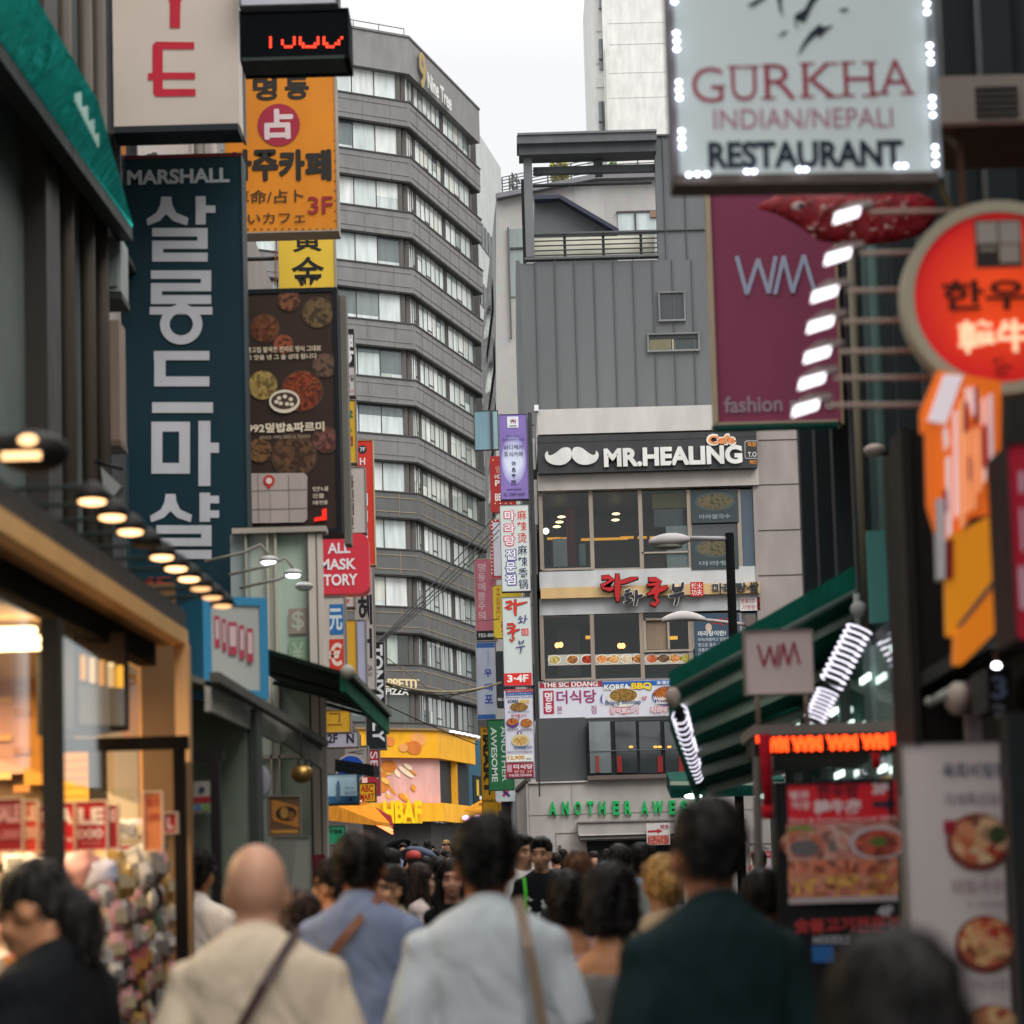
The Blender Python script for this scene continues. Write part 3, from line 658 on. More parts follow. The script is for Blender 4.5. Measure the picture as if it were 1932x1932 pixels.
LA = [zq([(590, 1400, 30), (640, 1395, 34), (672, 1415, 34), (640, 1440, 26), (585, 1465, 26), (600, 1480, 26), (650, 1495, 30), (680, 1480, 24)]), zq([(712, 1370, 24), (715, 1450, 46), (712, 1530, 40), (718, 1590, 20)]), zq([(700, 1445, 20), (770, 1430, 32), (830, 1410, 30), (878, 1402, 10)])]
KU = [zq([(965, 1415, 30), (1020, 1415, 34), (1052, 1430, 34), (1030, 1480, 30), (990, 1510, 20)]), zq([(955, 1460, 14), (1000, 1455, 20), (1040, 1450, 20)]), zq([(960, 1535, 18), (1030, 1510, 34), (1090, 1485, 34), (1115, 1470, 14)]), zq([(1035, 1525, 30), (1020, 1560, 22), (1042, 1590, 24), (1015, 1620, 30), (985, 1605, 22)])]
HW = [zq([(775, 1510, 12), (800, 1505, 16), (815, 1490, 10)]), zq([(770, 1540, 16), (830, 1525, 16)]), zq([(800, 1545, 20), (785, 1570, 20), (815, 1575, 16)]), zq([(770, 1605, 14), (800, 1595, 18), (830, 1575, 14)]), zq([(865, 1500, 18), (868, 1560, 24), (855, 1620, 16)]), zq([(868, 1555, 14), (900, 1545, 18), (915, 1540, 10)])]
BU = [zq([(1165, 1450, 14), (1160, 1490, 20), (1170, 1510, 14)]), zq([(1240, 1440, 14), (1235, 1480, 22), (1225, 1505, 14)]), zq([(1165, 1485, 10), (1225, 1480, 12)]), zq([(1165, 1510, 12), (1225, 1500, 14)]), zq([(1130, 1550, 14), (1190, 1540, 22), (1250, 1525, 18)]), zq([(1195, 1545, 22), (1190, 1590, 22), (1180, 1620, 14)])]
for G_, col, gl_ in ((LA, '#b3282a', '#2a1c20'), (KU, '#b3282a', '#2a1c20'), (HW, '#2b2c34', '#d8d6d0'), (BU, '#2b2c34', '#d8d6d0')):
    k0 = lb.k; brush(lb, G_, 5, gl_, .1, 3.2); lb.k = k0 + 8; brush(lb, G_, 5, col, .13, .6)
lb.k = 0; lb.r(1302.5, 1098, 1327, 1125, '#b8262c'); lb.t('辣火', 1304.5, 1100, 1325, 1111, '#e8dcd0', .01).t('功夫', 1304.5, 1112, 1325, 1123, '#e8dcd0', .01)
lb.t('마라탕', 1343, 1099, 1409, 1119, '#d8d4cc', .07, ext=.03).t('마라탕', 1343.5, 1100, 1408.5, 1118, '#3a3a3a', .025, ext=.05).t('·쌀', 1409, 1098, 1431, 1118, '#3a3a3a', .03, ext=.05); lb.done()
np_ = Sign('window_notice', 'white window notice with small red branch details right of the lamp pole', 1396, 1127, 1434, 1152, 61.9, .02, '#d6d2cf', cat='notice')
np_.t('명동2호점', 1397, 1129, 1433, 1138, '#b0484a', 0).t('가맹문의', 1400, 1141, 1433, 1150, '#b0484a', 0).done()
nb = Sign('window_banner', 'dark blue window banner explaining malatang in white writing', 1310, 1158, 1396, 1240, 61.9, .02, '#3d5062', cat='banner')
nb.t('라쿵', 1345, 1166, 1390, 1180, '#b8302c', .03).e(1337, 1184, 6, 8, '#c8b0a0').t('마라탕이란?', 1317, 1190, 1370, 1200, '#d8dcdc', .02)
for i, s_ in enumerate(('마라(매콤하고 얼얼한맛)', '뜻으로 중국 사브사부', '전통음식으로 여러가지', '마음껏 골라 먹는')): nb.t(s_, 1317, 1203 + i * 9.6, 1384 - (i % 2) * 6, 1210.5 + i * 9.6, '#b8c0c4', .01)
nb.done()
for i, y in enumerate((946, 1034)):
    fp = Sign('window_poster', ('faded poster of a noodle bowl, upper one in the fourth cafe window', 'faded poster of a rice bowl, lower one in the fourth cafe window')[i], 1304, y - 22, 1393, y + 40, 61.92, .015, '#3d4547', cat='poster')
    fp.e(1349, y, 38, 18, '#4c5656').e(1349, y, 33, 14, 'food:#5c5a44,#6a5a46,#47503c,5').t('마라쌀국수' if i == 0 else '마라탕', 1319, y + 24, 1378, y + 33, '#7d8a90', .03).done()
# KOREA BBQ fascia
sic = Sign('restaurant_fascia', 'white and crimson KOREA BBQ restaurant fascia with rice bowl pictures', 1018, 1284, 1330, 1352, 61.4, .3, 'lit:#c4c4cc,.1', '#8a8488', cat='sign', rim=2)
sic.r(1018, 1285, 1136, 1297, '#9c3440').t('THE SIC DDANG', 1024, 1286.5, 1128, 1296, '#e6dede', .03).r(1136, 1284, 1330, 1293, '#2f62ad')
sic.r(1025, 1303, 1045, 1347, '#a8354a').v_('명동', 1028, 1305, 1042, 1345, '#e8e0e4', .03)
sic.t('더식당', 1050, 1302, 1125, 1327, '#9a3a72', .02).t('본', 1051, 1332, 1061, 1346, '#9a3a72', 0).t('점', 1115, 1331, 1125, 1346, '#9a3a72', 0)
sic.t('KOREA', 1139.5, 1290.5, 1188.5, 1302.5, '#33405a', .08).t('KOREA', 1140, 1291, 1188, 1302, '#e8ecec', .04).t('BBQ', 1190.5, 1287, 1230, 1303, '#3a3a4a', .08).t('BBQ', 1191, 1288, 1229, 1302, '#eecb34', .045)
sic.e(1176, 1316, 31, 18, '#d8d4cc').e(1176, 1312, 26, 13, 'food:#8a6a38,#a5803f,#5c4424,10').t('Bulgogi Bibimbap', 1142, 1321, 1209, 1331, '#38507a', .02).t('장작불고기', 1150, 1334, 1204, 1347, '#c8485a', .05).t('장작불고기', 1151, 1335, 1203, 1346, '#ece4e4', .01)
sic.p([(1138, 1308), (1134, 1313), (1132, 1319), (1134, 1325), (1139, 1330), (1136, 1324), (1135.4, 1319), (1136, 1313)], '#3a4a9a').t('or', 1211, 1314, 1221, 1321, '#b83c48', .02)
sic.e(1258, 1313, 28, 18, '#4a4a8a').e(1258, 1310, 25, 14, 'food:#a04420,#c87a30,#6e2a18,10').t('Webfoot', 1232, 1314, 1262, 1322, '#e6e6e6', .03).t('Bibimbap', 1238, 1323, 1272, 1330, '#e6e6e6', .03).t('직화주꾸미', 1226, 1333, 1284, 1346, '#c8485a', .05).t('직화주꾸미', 1227, 1334, 1283, 1345, '#ece4e4', .01).t('木炭烤', 1238, 1284.5, 1268, 1292, '#e0e6ee', .02); sic.done()
# second floor and the ground-floor shop
gf = Sign('beauty_shop_front', 'pale grey shop front with green ANOTHER AWESOME letters below the dark floor', 975, 1355, 1400, 1700, 60.6, .1, back=False, cat='shop front')
gf.box(1013, 1352, 1440, 1474, .25, 6, '#46484b', 'dark_wall'); gf.box(1013, 1353, 1106, 1472, .2, .3, 'clad:#4e5052', 'dark_wall')
gf.box(996, 1470, 1560, 1740, 0, 7, '#b2aba7', 'wall'); gf.box(997, 1468, 1560, 1471, -.06, 1, '#bcb6b2', 'wall')
gf.box(997, 1530, 1560, 1531.2, -.012, 0, '#918a86', 'wall'); gf.box(1078, 1473, 1079.2, 1520, -.012, 0, '#918a86', 'wall')
b = MB(); p = at(997, 1471, 60.58); q = at(974, 1492, 63); b.slab([p, q, (q.x, q.y, 0), (p.x, p.y, 0)], (.2, .2, 0), '#a29b97'); b.beam(p, q, .12, .1, '#55504e'); b.build('side_wall', gf.o)
gf.box(1110, 1360, 1300, 1465, -.1, .2, '#22262a', 'window')
for x0, x1, c in ((1112, 1152, 'pane:#6b7274,.9'), (1161, 1200, 'pane:#33393b,.8'), (1206, 1246, 'pane:#343a3c,.8'), (1254, 1300, 'pane:#3a4042,.8')): gf.box(x0, 1362, x1, 1459, -.14, -.1, c, 'window')
gf.box(1112, 1415, 1300, 1416.2, -.17, -.14, '#6a7274', 'window'); gf.box(1108, 1462, 1300, 1470, -.2, .1, '#6a5f5a', 'window')
for x, w_, c in ((1124, 6, '#8c3a34'), (1164, 9, '#8a2e2c'), (1240, 10, '#8a2e2c'), (1280, 10, '#8a2e2c')): gf.box(x, 1427, x + w_, 1458, -.17, -.145, c, 'poster')
for x in (1190, 1236, 1244, 1262): gf.mb('ceiling_lamp').ell(gf.pt(x, 1410) + Vector((0, -.16, 0)), (.06, .01, .03), '*ff9a40:1.6', 8, 5)
gf.box(1090, 1552, 1270, 1574, -.5, 0, '#b5afab', 'shutter_box').box(1094, 1576, 1272, 1583, -.45, 0, '#8f8a88', 'shutter_box').box(1089, 1549, 1271, 1552, -.55, 0, '#8c8684', 'shutter_box').box(1092, 1574, 1272, 1576, -.52, 0, '#d0ccc8', 'shutter_box')
gf.box(1109, 1585, 1290, 1720, -.02, .05, '#2a2c2c', 'doorway'); gf.box(1050, 1571, 1051, 1700, -.02, 0, '#8f8986', 'wall'); gf.box(1050, 1571, 1091, 1572, -.02, 0, '#8f8986', 'wall')
gf.box(1053, 1595, 1059, 1607, -.06, 0, '#54504e', 'keypad'); gf.box(1308, 1470, 1313, 1482, -.15, 0, '#33363a', 'camera')
gf.k = 2
t_ = 'ANOTHER AWESOME'; xs = [1036, 1061, 1084, 1107.5, 1130, 1156, 1178.5, 0, 1209, 1231, 1262, 1284, 1306, 1328, 1353]
for ch, x in zip(t_, xs):
    if ch != ' ':
        w_ = {'W': 20, 'A': 14, 'M': 19}.get(ch, 12.5); dy = (x - 1036) * -.008
        gf.k = 2; gf.t(ch, x, 1512.5 + dy, x + w_, 1538.5 + dy, '#20b060', .035, ext=.1, part='lettering')
gf.done()
rp = Sign('red_arrow_poster', 'small white poster with a red arrow over meat beside the shutter box', 1220, 1553, 1264, 1594, 59.9, .03, '#d8d2d0', cat='poster')
rp.p([(1222, 1567), (1240, 1566), (1240, 1563), (1250, 1568), (1240, 1573), (1240, 1570), (1222, 1571)], '#b8303a').r(1222, 1576, 1262, 1593, 'food:#b8403a,#d88a7a,#8a2c2a,9').t('明洞', 1246, 1556, 1261, 1565, '#b04048', .01).done()
# ------------------------------------------------------------------ blocks that line the lane
def block(name, label, x0, x1, y0, y1, z, col, base='#5a5550'):
    o = thing(name, label, 'building', ((x0 + x1) / 2, (y0 + y1) / 2, 0)); b = MB(); b.box((x0, y0, 0), (x1, y1, z), col)
    b.build('wall', o); return o
def side_windows(o, X, sgn, ys, zs, wd, ht, col, frame='#4a4a4a'):
    for y in ys:
        for z in zs:
            f = MB(); f.box((X - sgn * .02, y, z), (X + sgn * .05, y + wd, z + ht), col)
            for q in (0, .5, 1): f.box((X + sgn * .05, y + wd * q - .03, z), (X + sgn * .1, y + wd * q + .03, z + ht), frame)
            f.box((X + sgn * .05, y, z - .06), (X + sgn * .14, y + wd, z), frame); f.build('window', o)
bl = block('stone_building', 'dark mottled stone building above the lit accessory shop', -9, -2.75, 3.0, 15.2, 8.8, 'stain:#2a3032,#8d978f,.55')
for y in (13.7, 14.4, 14.9):
    b = MB(); b.tube([(-2.66, y, 2.6), (-2.66, y, 8.7)], .05, '#4c443c', 8); b.build('pipe', bl)
b = MB(); b.box((-2.75, 12.9, 2.6), (-2.62, 13.3, 8.7), '#3c3834'); b.box((-2.75, 5, 7.4), (-2.65, 12.9, 8.75), 'stain:#8a7a72,#a8988e,.7'); b.build('stone_panel', bl)
b2 = block('beige_building', 'beige plastered building behind the vertical signs on the left', -9, -3.4, 15.4, 27, 12.5, 'stain:#b5aca4,#c2b9b0,.4')
side_windows(b2, -3.4, 1, (15.6, 18.6, 21.6), (4.2, 7.4, 10.6), 1.8, 1.6, 'pane:#4a5254,.7')
b = MB(); b.tube([(-3.3, 24.6, 3), (-3.3, 24.6, 12)], .05, '#5c564f'); b.tube([(-3.3, 25.2, 3), (-3.3, 25.2, 12)], .04, '#6c665f'); b.build('pipe', b2)
b3 = block('brown_building', 'brown grey building carrying the far column of left signs', -10, -4.1, 27.2, 47, 13, '#7d756e')
side_windows(b3, -4.1, 1, (28.5, 32.5, 36.5, 40.5), (4.5, 7.7), 2.2, 1.6, 'pane:#454b4c,.7')
b4 = block('low_building', 'low grey shop block beyond the left signs', -12, -5.6, 47.5, 84, 8.5, '#77716c')
b5 = block('charcoal_building', 'charcoal panelled building along the right side of the lane', 2.25, 12, 3, 17.0, 9, 'clad:#22262a')
for i in range(9):
    b = MB(); b.box((2.12, 9.6 + i * .82, 2.5), (2.25, 9.72 + i * .82, 9), '#30373a'); b.build('fin', b5)
b6 = block('grey_side_building', 'grey building further along the right side', 9.5, 16, 20, 58, 12, '#6e6a68')
# near glazed gable that pokes out above the awning, and glass drum shop behind the lit arms
gs = thing('glass_shop', 'glazed corner shop with bright reflections behind the green awning', 'shop front', (2.0, 12.6, 0))
for i in range(7):
    f = MB(); y = 9.7 + i * .95
    f.box((1.98, y, .6), (2.03, y + .9, 2.9), 'pane:#5d7a72,1' if i % 2 else 'pane:#a9bdb6,1'); f.box((1.95, y + .9, .4), (2.05, y + .95, 2.95), '#5a6462'); f.build('window', gs)  # green and white reflections painted as alternating pane tints
b = MB(); b.box((2.0, 9.6, 2.9), (2.24, 16.6, 2.98), '#2c3032'); b.box((1.94, 9.6, 0), (2.2, 16.6, .6), '#3a3c3c'); b.build('frame', gs)
b = MB(); rr = random.Random(11)
for i in range(34):
    y = 10 + rr.random() * 5.6; z = 1.9 + rr.random() * .95; b.box((1.93, y, z), (1.945, y + rr.uniform(.2, .5), z + .035), '*e8fff4:1.5')  # glowing strips added on the glass to stand for its bright reflections
b.build('light_or_glint_strip', gs)
gg = Sign('glass_canopy', 'slanted clear glass canopy panel with dark reflections above the awning', 1545, 925, 1640, 1180, 15.5, .03, back=False, cat='canopy')
q = [(1588, 930), (1640, 932), (1640, 1190), (1546, 1190)]; gg.p(q, 'pane:#24302f,.9', 'panel', .05)
for a, b_ in zip(q, q[1:] + q[:1]):
    A_, B_ = gg.pt(*a), gg.pt(*b_); gg.mb('frame').tube([A_, B_], .022, '#8f9d94', 6)
gg.p([(1590, 935), (1640, 935), (1636, 975), (1600, 965)], '#7d7f80').p([(1590, 960), (1620, 975), (1610, 1025), (1575, 1040)], '#14403f').p([(1562, 1110), (1588, 1115), (1582, 1160), (1552, 1160)], '#8a4a34').done()  # coloured patches painted on as the reflections in the glass

# ------------------------------------------------------------------ signs on the left, near to far
s = Sign('vertical_sign', 'tall dark teal MARSHALL sign with big grey Korean letters on the left', 228, 290, 461, 1144, 20, .32, '#0b2d37', '#233238', rim=2)
s.r(229, 291, 457, 297, '#a03038', 'print').t('MARSHALL', 240, 319, 433, 347, '#b4babd', .035)
C_ = '#b9b9bf'; zq1 = lambda x, y: (x / 3, y / 3); zq4 = lambda x, y: (x / 3, y / 3 + 644)
def strokes(F, polys):
    for p_ in polys:
        s.k = 3; s.p([F(*a) for a in p_], C_, 'lettering', 0)
bx = lambda x0, y0, x1, y1: [(x0, y0), (x1, y0), (x1, y1), (x0, y1)]
def siot(x0, x1, xm, yt, yb):
    h = yb - yt
    return [[(xm - 28, yt), (xm + 28, yt), (xm + 34, yt + .28 * h), (xm + 55, yt + .55 * h), (x1, yt + .74 * h), (x1 - 8, yb), (xm + 38, yt + .84 * h), (xm, yt + .6 * h), (xm - 38, yt + .84 * h), (x0 + 6, yb), (x0, yt + .78 * h), (xm - 55, yt + .55 * h), (xm - 34, yt + .28 * h)]]
def rieul(x0, x1, y):
    return [bx(x0, y, x1, y + 48), bx(x1 - 58, y + 48, x1, y + 72), bx(x0, y + 72, x1, y + 118), bx(x0, y + 118, x0 + 62, y + 140), bx(x0, y + 140, x1, y + 190)]
strokes(zq1, siot(830, 1068, 942, 1115, 1278) + [bx(1108, 1112, 1165, 1272), bx(1165, 1165, 1220, 1206)] + rieul(862, 1176, 1292))
strokes(zq1, rieul(855, 1196, 1532) + [bx(1000, 1722, 1065, 1738), bx(848, 1738, 1203, 1782)])
s.k = 6; s.e(1027 / 3, 1838 / 3, 40, 38, C_, 'lettering', 32, ring=.55)
strokes(zq4, [bx(872, 56, 1186, 108), bx(874, 108, 938, 200), bx(874, 200, 1186, 256), bx(862, 346, 1206, 406)])
strokes(zq4, [bx(858, 456, 1076, 512), bx(858, 690, 1076, 750), bx(858, 512, 920, 690), bx(1015, 512, 1076, 690), bx(1124, 452, 1192, 820), bx(1192, 575, 1240, 632)])
strokes(zq4, siot(850, 1088, 966, 865, 1025) + [bx(1130, 858, 1190, 1022), bx(1190, 875, 1241, 918), bx(1190, 958, 1241, 1000)] + rieul(886, 1198, 1042))
s.t('4F', 262, 1088, 322, 1118, '#a8282c', .03); s.arm(420, -1, .9, .04); s.arm(1000, -1, .9, .04); s.done()

s = Sign('lightbox_sign', 'cream lightbox sign with big red letters Y and E above the teal sign', 213, -120, 449, 238, 19.2, .3, 'lit:#aca096,.12', '#6a625c')
z1 = zq1
Y_ = [[(925, -110), (985, -110), (1003, -20), (1022, -110), (1065, -110), (1022, 20), (1020, 160), (962, 160), (962, 20)]]
E_ = [[(885, 237), (1100, 240), (1100, 280), (922, 280), (922, 412), (1105, 412), (1105, 450), (922, 450), (922, 505), (1108, 505), (1108, 545), (885, 548), (868, 530), (868, 455), (838, 455), (838, 415), (864, 415), (864, 255)]]
for p_ in Y_ + E_: s.k = 2; s.p([z1(*a) for a in p_], '#ae2034', 'lettering')
s.box(212, 237, 450, 249, -.02, .32, '#20262a', 'frame').box(446, -120, 451, 240, .3, .45, '#5c5550', 'frame'); s.arm(60, -1, 1.0, .04); s.done()
s = Sign('led_board', 'black LED ticker board with the lower half of red digits lit', 456, 22, 655, 108, 18, .4, 'matte:#0a0d10', 'matte:#0f1316', rim=4)
bits = ['0100100101001010001', '0100100101001010001', '0100100101001001010', '0100100101001001010', '0100011000110000100']
for r_, row in enumerate(['01000000010100000101000001', '01000100010100000101000010', '01000100010110001101100110', '01000011100011111000111000']):
    for c_, ch in enumerate(row):
        if ch == '1': s.k = 2; s.e(505 + c_ * 5.6, 72 + r_ * 5.6, 2.5, 2.6, '*ff3a24:2.2', 'lettering', 8)
s.box(456, 108, 650, 114, -.02, .3, '#26302c', 'frame').done()
s = Sign('lightbox_sign', 'pale underside of a white lightbox above the LED ticker', 454, -60, 634, 8, 19, .35, '#a9a9b2', '#3a3d44', rim=3); s.done()
s = Sign('fortune_cafe_sign', 'orange fortune telling cafe sign with a dark red disc and 3F', 425, 139, 633, 436, 26, .3, '#c77a1c', '#8d8378', rim=3)
K = '#272420'
s.t('명', 478, 147, 522, 189, K, .045).t('동', 538, 145, 582, 187, K, .045).e(526, 236, 40, 40, '#96263a').t('占', 500, 207, 552, 262, '#c9b8b8', .05)
for i, ch in enumerate('사주카페'): s.k = 4; s.t(ch, 427 + i * 50, 284, 474 + i * 50, 340, K, .055)
s.t('算命/占ト', 440, 358, 573, 384, '#3a2c22', .008).t('占いカフェ', 440, 401, 576, 423, '#3a2c22', .008).t('3F', 581, 371, 628, 404, '#8a2430', .015)
for i in range(15): s.k = 2; s.r(630, 150 + i * 19, 633.5, 152 + i * 19, '#6a4a22'); s.r(440 + i * 13, 431, 444 + i * 13, 434, '#6a5a30')
s.arm(200, -1, .5); s.done()
s = Sign('gold_shop_sign', 'yellow vertical sign with black Chinese characters for gold', 529, 380, 634, 900, 30, .25, '#d4b23c', '#8a8378', rim=1.5)
s.t('黃', 552, 425, 607, 475, '#1d1d1d', .015).t('金', 550, 484, 612, 545, '#1d1d1d', .015)
for i in range(40): s.k = 1; s.e(520, 446 + i * 3, 3, 1.2, '#7a4a34', 'print', 6)
s.arm(470, -1, .6); s.done()
s = Sign('food_poster_sign', 'black framed brown food poster board with bowls and a map', 464, 552, 632, 998, 22, .34, '#33261f', '#10141a', rim=9)
rr = random.Random(2)
for cx, cy, r_, c in ((496, 727, 27, 'food:#8a7440,#a08850,#6a5630,9'), (570, 738, 37, 'food:#7a2c1c,#8c4a2a,#4c1c14,10'), (600, 590, 28, 'food:#5a4a34,#6a5638,#3a3024,8'), (545, 567, 20, 'food:#6a4030,#7c5038,#40281c,8'), (500, 620, 26, 'food:#5c3424,#6e442c,#402418,8'), (555, 860, 40, 'food:#4c3c2c,#6a4a34,#34281e,8'), (490, 850, 22, 'food:#6a4a30,#7c5a3a,#40301e,9'), (615, 830, 24, 'food:#5a3a30,#7a4c44,#3c2620,8'), (612, 690, 22, 'food:#5a4a40,#6a5040,#3c2c24,9'), (535, 650, 18, 'food:#7c3c28,#8e5034,#4c2618,9')):
    s.k = rr.randint(1, 3); s.e(cx, cy, r_ * 1.1, r_ * 1.08, '#4a382c'); s.k += 1; s.e(cx, cy, r_, r_, c)
s.k = 8; s.t('묻고집 팔색전 전라도 방식 그대로', 466, 654, 606, 665, '#cdbda4', .02).t('그 맛을 낸 그 술 상대 됩니다', 466, 669, 598, 679, '#cdbda4', .02)
s.e(537, 758, 29, 22, '#d6cbb6').e(537, 757, 25, 16, '#4a3a2e')
for x, y in ((527, 752), (538, 749), (549, 754), (530, 762), (542, 763), (551, 764), (522, 759)): s.k = 12; s.e(x, y, 4, 3.6, '#d6cbb6')
s.k = 8; s.t('992덮밥&파르미', 467, 798, 612, 816, '#dacdb4', .035).t('SINCE 1992 SEOUL FOOD', 490, 822, 586, 828, '#a89880', 0)
s.p([(464, 894), (574, 893), (580, 899), (580, 980), (574, 986), (464, 988)], '#a89c96')
for a in ((464, 925, 580, 926.5), (464, 960, 580, 962), (487, 895, 488.5, 986), (545, 895, 546.5, 986), (510, 930, 511, 986)): s.k = 12; s.r(*a, '#80766f')
s.e(508, 908, 11, 11, '#b8322c').p([(500, 914), (516, 914), (508, 924)], '#b8322c').e(508, 908, 6, 6, '#d8c8c0').t('안내', 590, 919, 619, 928, '#c8bca8', .02).t('건물', 590, 932, 612, 941, '#c8bca8', .02).t('3층전용', 590, 945, 619, 953, '#c8bca8', .02)
s.p([(608, 962), (617, 960), (617, 982), (593, 985), (593, 978), (608, 975)], '*e0281c:.8')
s.box(640, 540, 653, 1015, .3, .55, '#6a675f', 'frame'); s.arm(780, -1, .5); s.done()
def board(name, label, x0, y0, x1, y1, Y, face, items=(), th=.22, edge='#77726e', rim=1.2, group=None, cat='sign', corner=0, arm=None, yaw=0):
    s = Sign(name, label, x0, y0, x1, y1, Y, th, face, edge, yaw, cat, group, rim, True, corner)
    for it in items:
        f = it[0]; f = {'t': s.t, 'v': s.v_, 'r': s.r, 'e': s.e, 'p': s.p}[f]; a = list(it[1:])
        kw = a.pop() if isinstance(a[-1], dict) else {}
        f(*a, **kw)
    if arm: s.arm((y0 + y1) / 2, arm, .6, .03)
    return s.done()
board('small_sign', 'small black sign with white Korean letters right of the food poster board', 628, 622, 668, 691, 34, '#1e2226', [('t', '뽀', 650, 632, 667, 668, '#d0d0d0', .04), ('e', 652, 676, 12, 12, '#c8c8c8')], arm=-1)
board('small_sign', 'small pale grey sign listing a clinic under the black sign', 628, 692, 669, 746, 34, '#b7b3b4', [('t', '택일', 653, 707, 667, 719, '#3a3a40', .01), ('t', '범', 653, 723, 660, 731, '#3a3a40', .01), ('t', '5838', 652, 734, 667, 741, '#c4868a', 0)], arm=-1)
board('money_exchange_sign', 'yellow exchange sign with a green dollar mark beside the food poster', 628, 756, 671, 873, 32, '#cfa52c', [('t', '$', 655, 773, 666, 797, '#2f6b4a', .03), ('t', 'Change', 628, 806, 664, 819, '#3c3428', .0), ('t', '환전', 634, 823, 666, 841, '#9c2c34', .045)], arm=-1)
board('white_sign', 'narrow dirty white sign with grey letters behind the mask shop sign', 640, 882, 689, 1005, 33, '#b9b2ad', [('v', '틈인터넷', 652, 896, 668, 1000, '#5c4c50', .02)], arm=-1)
board('hair_salon_sign', 'tall red HAIR JUN sign with white letters and a 7F disc', 672, 831, 705, 1065, 36, '#cc3a30', [('e', 684, 848, 8, 8, '#203038'), ('t', '7F', 679, 844, 689, 852, '#d8d8d8', .02)] + [('t', ch, 679 if ch != 'I' else 682.5, 864 + i * 15.6, 689 if ch != 'I' else 685.5, 877 + i * 15.6, '#dcdcdc', .03) for i, ch in enumerate('HAIR')] + [('t', ch, 678, 931 + i * 33.5, 694, 958 + i * 33.5, '#dfe4e8', .035) for i, ch in enumerate('JUN')], edge='#b89c70', arm=-1)
board('mask_shop_sign', 'red rounded ALL MASK STORY sign with white letters', 590, 1007, 696, 1120, 27, 'lit:#b83440,.12', [('t', 'ALL', 618, 1024, 661, 1044, '#e2dce0', .03), ('t', 'MASK', 603, 1054, 672, 1075, '#e2dce0', .03), ('t', 'STORY', 600, 1083, 675, 1105, '#e2dce0', .03)], th=.3, rim=0, corner=.16, arm=-1)
board('currency_sign', 'white exchange sign with a blue yuan square and a red euro square', 600, 1126, 651, 1275, 26, '#b9b2aa', [('r', 622, 1140, 648, 1197, '#2f6fa8'), ('t', '元', 620, 1148, 646, 1190, '#c9d0d4', .03), ('r', 622, 1206, 649, 1265, '#c23a2c'), ('t', '€', 620, 1213, 646, 1257, '#d8c4b8', .03)], arm=-1)
board('yellow_strip_sign', 'narrow plain yellow board between the currency sign and the lilac strip', 651, 1170, 672, 1275, 29, '#d2a032', [])
board('lilac_strip_sign', 'narrow plain lilac board right of the yellow strip', 671, 1170, 690, 1290, 31, '#a3a6bd', [])
board('poster_sign', 'white poster with thin red drawing below the mask shop sign', 622, 1120, 668, 1145, 28, '#c3bcb8', [('p', [(628, 1134), (640, 1126), (660, 1132), (652, 1142), (646, 1137)], '#b8605c')])
board('hair_salon_sign', 'tall pale grey salon and yoga studio sign with dark Korean letters', 670, 1068, 706, 1300, 37, '#aea6a3', [('v', '헤어', 676, 1118, 702, 1246, '#25252c', .03), ('t', 'YOGA', 680, 1255, 703, 1266, '#40404a', .01), ('t', 'STUDIO', 681, 1269, 703, 1276, '#5a5a60', 0)], arm=-1)
board('cosmetics_sign', 'black vertical cosmetics sign with white TONYMOLY letters reading downward', 690, 1212, 726, 1413, 41, '#1c2024', [('t', 'TONYMOLY', 701, 1216, 724, 1400, '#c9cbd0', .035, {'rot': 1})], arm=-1)
board('yellow_sign', 'yellow sign with a brown character above the 2F board', 606, 1340, 661, 1381, 27, '#c99a2c', [('t', '그', 618, 1345, 646, 1368, '#8a5a2a', -.005)])
board('floor_sign', 'lilac grey 2F board with a black flourish', 606, 1381, 675, 1409, 28, '#a7a5b6', [('t', '2F', 618, 1385, 637, 1402, '#35333c', .03), ('t', 'ൾ' if False else 'N', 654, 1384, 668, 1402, '#24222a', .03)])
board('script_sign', 'grey banner with thin handwritten letters under the 2F board', 652, 1408, 694, 1464, 30, '#98928e', [('t', 'Vert', 655, 1415, 686, 1440, '#3c3a3a', -.008, {'rot': 1})])
board('red_sign', 'narrow crimson sign with white letters under the black cosmetics sign', 694, 1413, 716, 1500, 44, '#a42c38', [('t', 'SET', 699, 1418, 713, 1470, '#cfc4c6', .01, {'rot': 1})])
s = Sign('round_sign', 'round blue sign with a pale rim peeking over a dark awning', 633, 1420, 692, 1480, 24, .1, back=False)
s.e(662, 1450, 29, 27, '#b8ae9c', 'panel').e(662, 1450, 26, 24, '#1d49a8').done()
b = MB(); p = [at(632, 1432, 22), at(704, 1443, 22), at(706, 1466, 22), at(632, 1456, 22)]; b.slab(p, (0, .9, .05), 'cloth:#15191b'); centred(b, 'small_awning', 'small black folded awning under the round blue sign', 'awning', p[3])
board('water_ad_sign', 'pale blue lightbox advert with a water bottle', 600, 1462, 674, 1516, 23, 'lit:#9db8c4,.25', [('r', 600, 1502, 674, 1516, '#4d8cc0'), ('r', 634, 1480, 642, 1511, '#7fa8c8'), ('r', 636, 1474, 640, 1480, '#3c78b0'), ('t', '여유로운', 651, 1484, 668, 1490, '#8a9aa8', 0), ('t', '샘물 영양제', 650, 1493, 671, 1500, '#55697c', .01), ('e', 661, 1508, 4, 4, '#3a5a80')], rim=2, edge='#2a3034')
board('shoe_shop_sign', 'small yellow ABC MART sign with red letters', 679, 1478, 708, 1512, 40, '#d8a81c', [('t', 'ABC', 680.5, 1481, 704, 1494, '#b02c24', .025), ('t', 'MART', 680, 1497, 706, 1509, '#b02c24', .02)], edge='#3a2a20')
